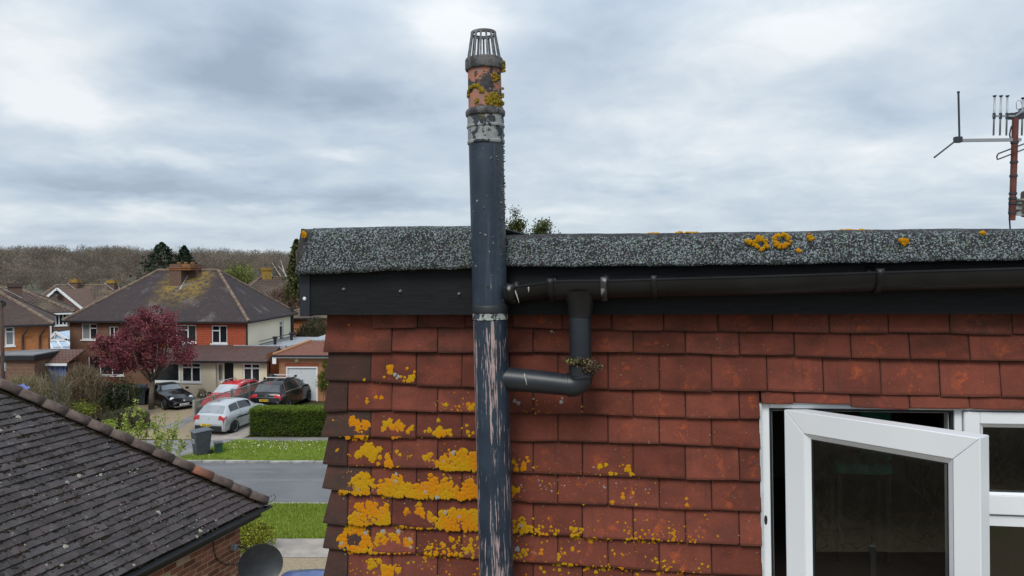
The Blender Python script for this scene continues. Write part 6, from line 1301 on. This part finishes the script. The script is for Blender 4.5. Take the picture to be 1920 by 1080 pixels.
# ------------------------------------------------------------------ cars
M_tyre = plain('tyre', (.014, .014, .015), .8); M_rim = plain('alloy_rim', (.58, .59, .60), .4, metal=.3); M_cglass = plain('car_glass', (.018, .022, .025), .04, spec=.7); M_cglassp = plain('pale_car_glass', (.20, .225, .24), .10, (.27, .29, .31), 2, spec=.6)  # the last glass is a paler grey, for one rear window
M_redl = plain('red_tail_lamp', (.36, .014, .018), .15, spec=.6); M_lamp = plain('headlamp', (.62, .64, .66), .12, spec=.7); M_plate = plain('yellow_number_plate', (.70, .48, .03), .4); M_platew = plain('white_number_plate', (.72, .72, .72), .4); M_trim = plain('black_trim', (.014, .014, .016), .55); M_chrome = plain('chrome', (.6, .61, .63), .2, metal=.8)
def paint(name, c, metal=0.0):
    m = plain(name, c, .22, spec=.3, metal=metal); b = m.node_tree.nodes['Principled BSDF']; b.inputs['Coat Weight'].default_value = .35; b.inputs['Coat Roughness'].default_value = .05; return m
def car(name, label, loc, heading, L, Wd, st, paintm, wheel_r=.31, axles=(.78, .90), cap=None, glass=None, extra=None):
    """st: stations (x from the rear, roof or bonnet height, waistline, half width, roof half width, floor)"""
    root = empty(name, label, 'car', loc, math.atan2(heading[1], heading[0])); st = [list(s) for s in st]; xs_ = [s[0] for s in st]
    def cs(x):
        i = 0
        while i < len(xs_) - 2 and x > xs_[i + 1]: i += 1
        a, b = st[i], st[i + 1]; t = (x - a[0]) / (b[0] - a[0]); return [a[k] + (b[k] - a[k]) * t for k in range(6)]
    def ring(x):
        _, zt, zb, hw, rw, zf = cs(x); zb = min(zb, zt - .03); wz = (zb + zf) / 2
        return [(0, zf), (hw * .90, zf), (hw * .985, zf + .10), (hw * 1.0, wz), (hw * .985, zb - .07), (hw * .95, zb), (rw + (hw * .95 - rw) * .06, zt - .055), (rw * .90, zt - .008), (0, zt + .012)]
    def pt(x, k, out=0.0):
        r = ring(x); i = min(int(k), 7); t = k - i; y, z = r[i][0] + (r[i + 1][0] - r[i][0]) * t, r[i][1] + (r[i + 1][1] - r[i][1]) * t; return Vector((x, y, z))
    N = 46; grid_x = sorted(set([L * i / N for i in range(N + 1)] + xs_)); m = MB(); rows = []
    for x in grid_x: r = ring(x); rows.append([Vector((x - L / 2, -y, z)) for y, z in r[::-1]] + [Vector((x - L / 2, y, z)) for y, z in r[1:]])
    k = len(rows[0]); m.grid(rows, k, len(rows), True); m.add([rows[0][i] for i in range(k)], [tuple(range(k))[::1]]); m.add([rows[-1][i] for i in range(k)], [tuple(range(k))[::-1]])
    o = m.build('body', paintm, root, True, 34)
    def patch(nm, xa, xb, k0, k1, mt, side=1, out=.012, nx=7, nk=4, slant=0.0, both=False, parent=None):
        m = MB(); rows = []
        for j in range(nk):
            kk = k0 + (k1 - k0) * j / (nk - 1); row = []
            for i in range(nx):
                x = (xa + slant * (kk - k0)) + ((xb - slant * (kk - k0) * (1 if both else 0)) - (xa + slant * (kk - k0))) * i / (nx - 1); p = pt(x, kk); q1 = pt(min(L, x + .02), kk); q2 = pt(x, min(8, kk + .05)); q0 = pt(max(0, x - .02), kk); qq = pt(x, max(0, kk - .05))
                nrm = (q1 - q0).cross(q2 - qq); nrm = nrm.normalized() if nrm.length > 1e-9 else Vector((0, 0, 1)); p = p + nrm * out * (1 if nrm.dot(Vector((0, p.y, p.z - .6))) > 0 or abs(nrm.x) > .6 and ((nrm.x < 0) == (x < L / 2)) else -1)
                row.append(Vector((p.x - L / 2, p.y * side, p.z)))
            rows.append(row)
        m.grid(rows, nx, nk, side < 0); return m.build(nm, mt, parent or root, True)
    def top(nm, xa, xb, k0, mt, out=.012, nx=6, parent=None):
        m = MB(); rows = []
        for i in range(nx):
            x = xa + (xb - xa) * i / (nx - 1); row = []
            for s_, kks in ((-1, [k0 + (8 - k0) * j / 4 for j in range(5)]), (1, [8 - (8 - k0) * j / 4 for j in range(1, 5)])):
                for kk in kks:
                    p = pt(x, kk); a, b = pt(min(L, x + .03), 8), pt(max(0, x - .03), 8); t = (a - b).normalized(); n_ = Vector((-t.z, 0, t.x)); p = p + n_ * out; row.append(Vector((p.x - L / 2, p.y * s_, p.z)))
            rows.append(row)
        m.grid(rows, len(rows[0]), nx, True); return m.build(nm, mt, parent or root, True)
    for ax in axles:
        for s in (1, -1):
            x = ax - L / 2; y = s * (Wd / 2 - .085); Mx = Matrix.Translation((x, y, wheel_r)) @ Matrix.Rotation(R(90) * s * -1, 4, 'X'); r = wheel_r
            m = MB(); m.lathe([(r * .62, .105), (r * .90, .112), (r, .075), (r, -.08), (r * .85, -.10)], 26, Mx, True); wh = m.build('wheel', M_tyre, root, True, 40)
            m = MB(); m.lathe([(r * .64, .112), (r * .60, .100), (r * .20, .085), (.02, .10)], 20, Mx); 
            m.build('rim', M_rim, wh, True, 40); m = MB()
            for q in range(7): a = 6.28 * q / 7; m.add([Mx @ Vector((math.cos(a + d) * rr, math.sin(a + d) * rr, .108)) for d, rr in ((-.15, r * .54), (.15, r * .54), (.10, r * .28), (-.10, r * .28))], [(0, 1, 2, 3)])
            o = m.build('rim_gaps', M_tyre, wh); o['kind'] = 'stuff'
            m = MB(); m.lathe([(r * 1.17, .098), (r * 1.17, -.10), (.02, -.10)], 26, Matrix.Translation((x, y - s * .0, wheel_r + .01)) @ Matrix.Rotation(R(90) * s * -1, 4, 'X')); m.lathe([(r * 1.16, .06), (.02, .06)], 26, Matrix.Translation((x, y, wheel_r + .01)) @ Matrix.Rotation(R(90) * s * -1, 4, 'X')); m.build('wheel_arch', M_trim, root)
    return root, patch, top, pt
def lamp(root, x, y, z, r, mt):
    m = MB(); m.lathe([(math.cos(a), math.sin(a)) for a in [math.pi * (k / 8 - .5) for k in range(9)]], 16, Matrix.Translation((x, y, z)) @ Matrix.Diagonal((*r, 1))); return m.build('tail_lamp', mt, root, True)
def plate(root, L, x, z, mt, rear=True, y=0.0, marks=True):
    m = MB(); m.box((x - L / 2, y, z), (.014, .52, .112)); p = m.build('number_plate', mt, root); m = MB(); yy = -.20
    for i in range(7):
        yy += .062 if i != 4 else .085; s = -1 if rear else 1; m.box((x - L / 2 + s * .0085, y + (yy - .03) * s, z), (.004, .034, .07)); 
        m.box((x - L / 2 + s * .0095, y + (yy - .03) * s, z + random.choice((-.012, .012, 0))), (.004, .016, .016))
    o = m.build('plate_lettering', M_trim, p); o['kind'] = 'stuff'; return p
hd8 = Vector((math.sin(R(8)), math.cos(R(8)), 0))
# silver hatchback
L = 4.2
ST = [(0, .56, .50, .70, .66, .28), (.02, .66, .60, .78, .74, .24), (.10, .93, .84, .84, .76, .20), (.20, 1.00, .90, .86, .72, .18), (.58, 1.34, .95, .872, .60, .18), (.80, 1.43, .95, .88, .58, .18), (1.5, 1.485, .95, .88, .57, .18), (2.1, 1.455, .94, .88, .57, .18), (2.45, 1.37, .93, .88, .59, .18), (2.95, 1.08, .92, .88, .66, .18), (3.15, .98, .91, .87, .72, .18), (3.75, .88, .83, .85, .70, .2), (4.05, .74, .68, .78, .66, .24), (4.2, .52, .46, .60, .5, .3)]
cg_ = G(391, 817); cc = Vector((cg_.x + .12, cg_.y, 0)) + hd8 * 2.1
h10 = Vector((math.sin(R(12)), math.cos(R(12)), 0))
r_, patch, top, pt = car('parked_car', 'silver hatchback seen from behind on the drive beside the fence', cc, h10, L, 1.76, ST, paint('silver_paint', (.46, .48, .49), .35), .315, (.83, 3.40))
top('rear_window', .235, .57, 6.9, M_cglassp); top('windscreen', 2.50, 2.93, 6.9, M_cglass)
for s in (1, -1):
    patch('side_window', .62, 1.34, 5.25, 5.93, M_cglass, s, .012, slant=.10); patch('side_window', 1.41, 2.42, 5.25, 5.93, M_cglass, s, .012); patch('tail_lamp', .048, .112, 5.15, 7.25, M_redl, s, .016, 5, 8); patch('tail_lamp', .03, .24, 4.25, 5.0, M_redl, s, .014); patch('headlamp', 3.8, 4.1, 4.0, 5, M_lamp, s, .012)
    patch('rub_strip', 1.0, 3.1, 3.35, 3.55, M_trim, s, .016);
    m = MB(); m.box((2.72 - L / 2, s * .98, 1.0), (.12, .2, .13)); m.build('door_mirror', bpy.data.materials['silver_paint'], r_)
    for x in (1.25, 2.05): m = MB(); m.box((x - L / 2, s * .885, .82), (.18, .03, .035)); m.build('door_handle', bpy.data.materials['silver_paint'], r_)
    patch('door_gap', 1.37, 1.385, 2.2, 5.2, M_trim, s, .008, 2)
m = MB(); m.box((.0 - L / 2, 0, .36), (.08, 1.42, .24)); o = m.build('bumper_valance', M_trim, r_); b = o.modifiers.new('b', 'BEVEL'); b.width = .04; b.segments = 2
plate(r_, L, -.030, .50, M_plate, True, .12); m = MB(); m.lathe([(0, .012), (.05, .010), (.055, 0)], 14, Matrix.Translation((.060 - L / 2, 0, .80)) @ Matrix.Rotation(R(-82), 4, 'Y')); m.build('round_badge', M_chrome, r_)
m = MB(); m.bar((.30 - L / 2, -.15, 1.03), (.30 - L / 2, .25, 1.03), .02); m.build('wiper', M_trim, r_); m = MB(); m.tube([(.95 - L / 2, 0, 1.45), (.75 - L / 2, 0, 1.60)], .008, 6); m.build('roof_aerial', M_trim, r_)
# black people carrier
L = 4.77; ST = [(0, .60, .54, .76, .70, .26), (.02, .70, .64, .86, .80, .22), (.12, .98, .90, .91, .84, .20), (.2, 1.08, .98, .925, .82, .18), (.55, 1.50, 1.02, .94, .68, .18), (.85, 1.60, 1.03, .94, .66, .18), (1.7, 1.665, 1.02, .94, .66, .18), (2.5, 1.63, .99, .94, .65, .18), (3.0, 1.50, .97, .94, .67, .18), (3.7, 1.10, .95, .93, .72, .18), (3.9, 1.02, .93, .92, .76, .18), (4.4, .88, .82, .86, .72, .22), (4.65, .74, .68, .76, .62, .25), (4.77, .56, .5, .6, .5, .3)]
mg = G(497, 775); cc = Vector((mg.x + .0, mg.y, 0)) + hd8 * (L / 2)
r_, patch, top, pt = car('parked_car', 'black people carrier with pale roof bars seen from behind in front of the garage', cc, hd8, L, 1.88, ST, paint('black_paint', (.005, .005, .006)), .335, (.92, 3.77))
top('rear_window', .235, .54, 6.9, plain('tinted_rear_glass', (.06, .062, .068), .10, (.085, .088, .095), 2, spec=.6)); top('windscreen', 3.05, 3.66, 6.9, M_cglass)
for s in (1, -1):
    patch('window_surround', .60, 3.30, 5.06, 5.97, M_chrome, s, .006, 14, slant=.22); patch('side_window', .66, 1.78, 5.12, 5.95, M_cglass, s, .014, slant=.22); patch('side_window', 1.80, 2.66, 5.12, 5.95, M_cglass, s, .014); patch('side_window', 2.68, 3.27, 5.12, 5.95, M_cglass, s, .014)
    patch('tail_lamp', .070, .135, 5.15, 7.35, M_redl, s, .016, 5, 8); patch('tail_lamp', .05, .46, 4.45, 5.0, M_redl, s, .014); patch('headlamp', 4.3, 4.62, 4.0, 5, M_lamp, s, .012); patch('bumper_strip', .0, .45, 1.8, 2.3, M_chrome, s, .014)
    m = MB(); m.box((3.3 - L / 2, s * .97, 1.05), (.12, .20, .13)); m.build('door_mirror', bpy.data.materials['black_paint'], r_)
    m = MB(); m.bar((1.05 - L / 2, s * .62, 1.66), (2.75 - L / 2, s * .62, 1.67), .04, .03); m.build('roof_rail', M_trim, r_)
for x in (1.35, 2.45):
    m = MB(); m.bar((x - L / 2, -.66, 1.76), (x - L / 2, .66, 1.76), .075, .035); m.build('roof_bar', plain('pale_roof_bar', (.60, .60, .60), .4) if x < 2 else bpy.data.materials['pale_roof_bar'], r_)
    for s in (1, -1): m = MB(); m.box((x - L / 2, s * .66, 1.71), (.12, .1, .12)); m.build('bar_foot', M_trim, r_)
plate(r_, L, -.005, .70, M_plate, True, .06); m = MB(); m.bar((.11 - L / 2 - .03, -.55, .84), (.11 - L / 2 - .03, .55, .84), .02, .05); m.build('chrome_strip', M_chrome, r_); m = MB(); m.bar((-.02 - L / 2, -.6, .40), (-.02 - L / 2, .6, .40), .03, .045); m.build('bumper_chrome', M_chrome, r_); m = MB(); m.box((.10 - L / 2 - .02, 0, .93), (.03, .11, .05)); m.build('oval_badge', M_chrome, r_)
m = MB(); m.box((.56 - L / 2, 0, 1.53), (.05, .42, .025)); m.build('high_brake_lamp', M_redl, r_)
# red estate facing the road
L = 4.3; ST = [(0, .60, .54, .7, .62, .26), (.08, .95, .86, .84, .74, .2), (.2, 1.03, .92, .86, .70, .18), (.5, 1.38, .95, .87, .62, .18), (.8, 1.45, .95, .88, .61, .18), (1.9, 1.49, .95, .88, .60, .18), (2.5, 1.43, .94, .88, .62, .18), (3.2, 1.03, .92, .87, .70, .18), (3.35, .97, .9, .86, .72, .18), (3.9, .86, .8, .82, .68, .22), (4.2, .72, .66, .72, .6, .25), (4.3, .55, .5, .6, .5, .3)]
rr_ = AT(432, 722, 41.3); h_ = -hd8; r_, patch, top, pt = car('parked_car', 'red estate car with silver roof rails facing the road behind the trellis fence', (rr_.x - .10, 41.95, 0), h_, L, 1.76, ST, paint('red_paint', (.50, .012, .020)), .31, (.8, 3.4))
top('windscreen', 2.54, 3.17, 6.9, plain('painted_reflection_glass', (.30, .33, .36), .08, (.40, .43, .46), 2, spec=.6)); top('rear_window', .22, .48, 6.9, M_cglass)  # sky reflection put into the windscreen's pale base colour
for s in (1, -1):
    patch('side_window', .6, 1.6, 5.25, 5.93, M_cglass, s, .012, slant=.1); patch('side_window', 1.66, 2.6, 5.25, 5.93, M_cglass, s, .012); patch('headlamp', 3.85, 4.2, 4.0, 5, M_lamp, s, .012)
    m = MB(); m.tube([(.7 - L / 2, s * .60, 1.45), (.85 - L / 2, s * .60, 1.53), (2.0 - L / 2, s * .60, 1.56), (2.35 - L / 2, s * .61, 1.47)], .026, 8); m.build('roof_rail', M_chrome, r_, True)
    m = MB(); m.box((3.0 - L / 2, s * .93, 1.0), (.10, .16, .11)); m.build('door_mirror', M_trim, r_)
m = MB(); m.tube([(2.2 - L / 2, 0, 1.48), (2.05 - L / 2, 0, 1.62)], .008, 6); m.build('roof_aerial', M_trim, r_)
# black soft-top roadster
L = 3.93; ST = [(0, .50, .45, .60, .55, .28), (.08, .78, .72, .74, .7, .2), (.3, .92, .86, .80, .74, .16), (.75, 1.0, .88, .815, .66, .16), (1.15, 1.25, .88, .815, .50, .16), (1.5, 1.275, .87, .815, .48, .16), (1.85, 1.24, .86, .815, .50, .16), (2.3, .96, .84, .81, .62, .16), (2.45, .90, .83, .81, .68, .16), (3.2, .80, .75, .79, .66, .18), (3.65, .64, .58, .72, .60, .2), (3.85, .50, .45, .60, .5, .24), (3.93, .42, .38, .5, .44, .28)]
fb = G(346, 769); hm = Vector((.72, -.69, 0)).normalized(); cc = Vector((fb.x, fb.y, 0)) - hm * (L / 2)
r_, patch, top, pt = car('parked_car', 'black soft top roadster parked on the gravel below the cream house', cc, hm, L, 1.63, ST, bpy.data.materials['black_paint'], .29, (.72, 3.08))
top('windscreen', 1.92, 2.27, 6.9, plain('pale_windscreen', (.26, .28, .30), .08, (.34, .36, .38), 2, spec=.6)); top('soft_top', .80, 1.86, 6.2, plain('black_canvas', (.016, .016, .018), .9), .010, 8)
for s in (1, -1):
    patch('side_window', 1.15, 2.05, 5.2, 5.93, M_cglass, s, .014, slant=.1)
    m = MB(); p = pt(3.50, 5.2); m.lathe([(.0, .045), (.08, .035), (.12, .012), (.125, -.02)], 18, Matrix.Translation((3.56 - L / 2, s * .52, .63)) @ Matrix.Rotation(R(58), 4, 'Y')); m.build('headlamp', M_lamp, r_, True)
    m = MB(); m.box((2.15 - L / 2, s * .90, .96), (.1, .17, .11)); m.build('door_mirror', M_trim, r_)
m = MB(); m.box((3.93 - L / 2, 0, .46), (.04, .62, .06)); m.build('grille', M_trim, r_); plate(r_, L, 3.955, .34, M_platew, False); m = MB(); m.lathe([(0, .01), (.04, .008), (.045, 0)], 12, Matrix.Translation((3.90 - L / 2, 0, .55)) @ Matrix.Rotation(R(60), 4, 'Y')); m.build('badge', M_chrome, r_); m = MB(); m.box((3.90 - L / 2, 0, .24), (.06, 1.1, .07)); m.build('lower_lip', plain('grey_lip', (.12, .12, .12), .5), r_)
# blue car below the dish
L = 4.3; ST = [(0, .60, .54, .7, .62, .26), (.08, .95, .86, .84, .74, .2), (.25, 1.03, .92, .86, .70, .18), (.65, 1.34, .95, .87, .62, .18), (.95, 1.42, .95, .88, .62, .18), (1.7, 1.46, .95, .88, .61, .18), (2.3, 1.41, .94, .88, .62, .18), (3.1, 1.03, .92, .87, .70, .18), (3.35, .95, .9, .86, .72, .18), (3.9, .86, .8, .82, .68, .22), (4.2, .72, .66, .72, .6, .25), (4.3, .55, .5, .6, .5, .3)]
r_, patch, top, pt = car('parked_car', 'blue car of which only the roof shows below the satellite dish', (-4.30, 14.75, 0), Vector((.02, -1, 0)), L, 1.78, ST, paint('blue_paint', (.045, .085, .26), .3), .31, (.8, 3.4))
top('windscreen', 2.4, 3.05, 6.9, M_cglass); top('rear_window', .28, .62, 6.9, M_cglass)
for s in (1, -1): patch('side_window', .7, 2.5, 5.25, 5.93, M_cglass, s, .012, slant=.1)

# ------------------------------------------------------------------ fence, bins, pole
fa, fb_ = Vector((-15.50, 36.25, 0)), Vector((-14.0, 44.6, 0)); fd = (fb_ - fa); fl_ = fd.length; FE = empty('trellis_fence', 'grey board fence with a lattice trellis top between the two drives', 'fence', fa, math.atan2(fd.y, fd.x)); M_gpost = plain('grey_post', (.30, .28, .235), .9, (.22, .205, .175), 5); M_gbrd = plain('grey_fence_board', (.19, .18, .175), .9, (.135, .13, .13), 3, rnd=.4); M_trel = plain('trellis_wood', (.29, .225, .19), .9, (.22, .18, .16), 5)
npn = 5; pw = fl_ / npn; FH = 1.42
for i in range(npn + 1): m = MB(); m.box((i * pw, 0, (FH + .08) / 2), (.13, .12, FH + .08)); m.build('post', M_gpost, FE)
for i in range(npn):
    x0, x1 = i * pw + .07, (i + 1) * pw - .07
    for j in range(11): m = MB(); x = x0 + (x1 - x0) * (j + .5) / 11; m.box((x, 0, .53), ((x1 - x0) / 11 - .006, .022, 1.02)); m.build('board', M_gbrd, FE)
    m = MB()
    for z in (1.06, FH): m.bar((x0, 0, z), (x1, 0, z), .05, .045)
    m.build('rail', M_gpost, FE); m = MB(); h = FH - 1.08; n_ = int((x1 - x0) / .13)
    for k in range(-4, n_ + 1):
        for s in (1, -1):
            a0, a1 = k * .13, k * .13 + h; z0, z1 = 1.08, FH - .02; c0, c1 = max(0, a0), min(x1 - x0, a1)
            if c1 - c0 < .04: continue
            t0, t1 = (c0 - a0) / h, (c1 - a0) / h
            if s > 0: m.bar((x0 + c0, .008, z0 + (z1 - z0) * t0), (x0 + c1, .008, z0 + (z1 - z0) * t1), .02, .01)
            else: m.bar((x1 - c0, -.008, z0 + (z1 - z0) * t0), (x1 - c1, -.008, z0 + (z1 - z0) * t1), .02, .01)
    o = m.build('trellis', M_trel, FE); o['kind'] = 'stuff'
def bin_(label, base, rz, k=1.0, num=None):
    b = empty('wheelie_bin', label, 'bin', base, rz); mt = bpy.data.materials.get('slate_bin_plastic') or plain('slate_bin_plastic', (.042, .052, .060), .5, (.055, .064, .072), 4); v0 = [(-.23, -.26), (.23, -.26), (.23, .26), (-.23, .26)]; v1 = [(-.285, -.34), (.285, -.34), (.285, .36), (-.285, .36)]; m = MB()
    m.add([(x, y, .03) for x, y in v0] + [(x, y, .98 * k) for x, y in v1], [(3, 2, 1, 0), (4, 5, 6, 7), (0, 1, 5, 4), (1, 2, 6, 5), (2, 3, 7, 6), (3, 0, 4, 7)]); o = m.build('body', mt, b); q = o.modifiers.new('b', 'BEVEL'); q.width = .025; q.segments = 2
    m = MB(); m.add([(-.31, -.40, .98 * k), (.31, -.40, .98 * k), (.31, .38, 1.02 * k), (-.31, .38, 1.02 * k), (-.26, -.32, 1.05 * k), (.26, -.32, 1.05 * k), (.26, .33, 1.09 * k), (-.26, .33, 1.09 * k)], [(3, 2, 1, 0), (4, 5, 6, 7), (0, 1, 5, 4), (1, 2, 6, 5), (2, 3, 7, 6), (3, 0, 4, 7)]); o = m.build('lid', plain('grey_bin_lid', (.085, .10, .115), .4) if num else mt, b); q = o.modifiers.new('b', 'BEVEL'); q.width = .02; q.segments = 2
    m = MB(); m.bar((-.25, .44, .98 * k), (.25, .44, .98 * k), .035); m.bar((-.25, .36, .98 * k), (-.25, .45, .98 * k), .035); m.bar((.25, .36, .98 * k), (.25, .45, .98 * k), .035); m.build('handle', mt, b)
    for s in (-1, 1): m = MB(); m.lathe([(.03, .03), (.07, .035), (.10, .025), (.10, -.03), (.03, -.03)], 18, Matrix.Translation((s * .27, .30, .10)) @ Matrix.Rotation(R(90) * s, 4, 'Y'), True); m.build('wheel', M_tyre, b, True, 40)
    if num:
        cu_ = bpy.data.curves.new('bin_number', 'FONT'); cu_.body = num; cu_.size = .24; cu_.extrude = .003; cu_.align_x = 'CENTER'; cu_.materials.append(plain('white_sticker', (.72, .73, .73), .5)); tmp = bpy.data.objects.new('tmp', cu_); col.objects.link(tmp); dg = bpy.context.evaluated_depsgraph_get(); me = bpy.data.meshes.new_from_object(tmp.evaluated_get(dg)); bpy.data.objects.remove(tmp); q = link('number', me, b); q['kind'] = 'stuff'; q.location = (0, -.318, .52); q.rotation_euler = (R(90) - math.atan(.08 / .95) * -1 * 0 + R(4.8), 0, 0)
    return b
bg_ = G(371, 857); bin_('dark grey wheelie bin with a white number sticker on the verge across the road', (bg_.x, bg_.y + .35, .035), R(-46), 1.0, '22'); b2p = G(262, 760); bin_('black wheelie bin standing beside the trunk of the purple tree', (b2p.x, b2p.y + .2, .02), R(15), 1.05)
cd_ = Vector((bg_.x + .62, bg_.y + .62, .035)); CAD = empty('food_caddy', 'small dark green food caddy behind the wheelie bin', 'bin', cd_, R(-62)); m = MB(); m.add([(x * .15, y * .13, 0) for x, y in ((-1, -1), (1, -1), (1, 1), (-1, 1))] + [(x * .18, y * .16, .40) for x, y in ((-1, -1), (1, -1), (1, 1), (-1, 1))], [(3, 2, 1, 0), (4, 5, 6, 7), (0, 1, 5, 4), (1, 2, 6, 5), (2, 3, 7, 6), (3, 0, 4, 7)]); o = m.build('body', plain('dark_green_plastic', (.022, .060, .045), .5), CAD); m = MB(); m.box((0, 0, .42), (.40, .36, .05)); m.build('lid', plain('green_lid', (.035, .045, .045), .5), CAD)
for xx in (.0,):
    m = MB(); m.tube([(-.19, 0, .38), (-.19, -.1, .25), (.19, -.1, .25), (.19, 0, .38)], .010, 6); m.build('handle', M_gut, CAD)
pp = AT(5.5, 700, 27.5); PO = empty('telegraph_pole', 'dark brown wooden telegraph pole at the left edge', 'telegraph pole', (pp.x, 27.5, 0)); pzt = AT(4, 564, 27.5).z; tx = AT(3.5, 564, 27.5).x - AT(7, 725, 27.5).x; m = MB(); m.tube([(-tx * .9, 0, -.1), (0, 0, 3.6), (tx, 0, pzt)], [.09, .07, .062], 14); m.build('pole', plain('creosoted_pole', (.050, .032, .026), .85, (.085, .055, .045), 8, .4, 40, st=(4, 4, .4)), PO, True); m = MB(); m.tube([(tx, 0, pzt), (tx, 0, pzt + .05)], [.10, .06], 12); m.box((tx + .06, 0, pzt - .12), (.16, .10, .18)); m.build('cap', M_gut, PO); m = MB(); m.tube([(-.09, 0, 3.9), (-.11, 0, 3.9)], .03, 8); m.box((tx * .4 + .09, 0, 4.3), (.05, .04, .3)); m.build('plate', M_lead, PO)
tp = AT(34, 727, 33.5); TA = empty('blue_tarpaulin', 'crumpled blue tarpaulin behind the near roof on the left', 'tarpaulin', (tp.x, 33.5, 0)); m = MB(); rows = [[(-.42 + .12 * i, -.3 + .12 * j, 2.62 - .3 * ((i - 3.5) / 5) ** 2 + random.uniform(-.09, .09)) for i in range(8)] for j in range(6)]; m.grid(rows, 8, 6); m.build('sheet', plain('blue_plastic', (.10, .13, .38), .4, (.16, .19, .42), 4), TA, True); m = MB(); m.box((0, 0, 1.15), (.7, .5, 2.4)); m.build('covered_crate', M_dkbrick, TA)
# back garden seen only in the window glass: fence with concrete posts, scrub behind it
FB = empty('garden_fence', 'dark board fence with concrete posts reflected in the open window', 'fence', (-15.5, -14, 0), R(80)); M_conc = plain('concrete_post', (.22, .21, .20), .9); M_bb = plain('dark_fence_board', (.095, .065, .050), .9, (.13, .09, .07), 3)
for i in range(12): m = MB(); m.box((i * 1.9, 0, .9), (.11, .11, 1.8)); m.build('post', M_conc, FB); m = MB(); m.box((i * 1.9 + .95, 0, .88), (1.76, .04, 1.6)); m.build('panel', M_bb, FB)
Vs, Fs, off = [], [], 0
for x, y in ((-24, -10), (-22, -3), (-28, 2), (-30, -14), (-2, -34), (8, -30), (16, -36), (-34, -6)):
    P = rng.normal(size=(9000, 3)) * (2.6, 2.6, .9) + (x, y, 0); P[:, 2] = np.abs(P[:, 2]); V, Fc = twigs(P, .6, .012, .8); Vs.append(V); Fs.append(Fc + off); off += len(V)
tag(npmesh('scrub', np.concatenate(Vs), np.concatenate(Fs), M_twig, attr=rng.random(off) * .7), 'tangled brown scrub of the back garden mirrored in the window panes', 'scrub', kind='stuff')
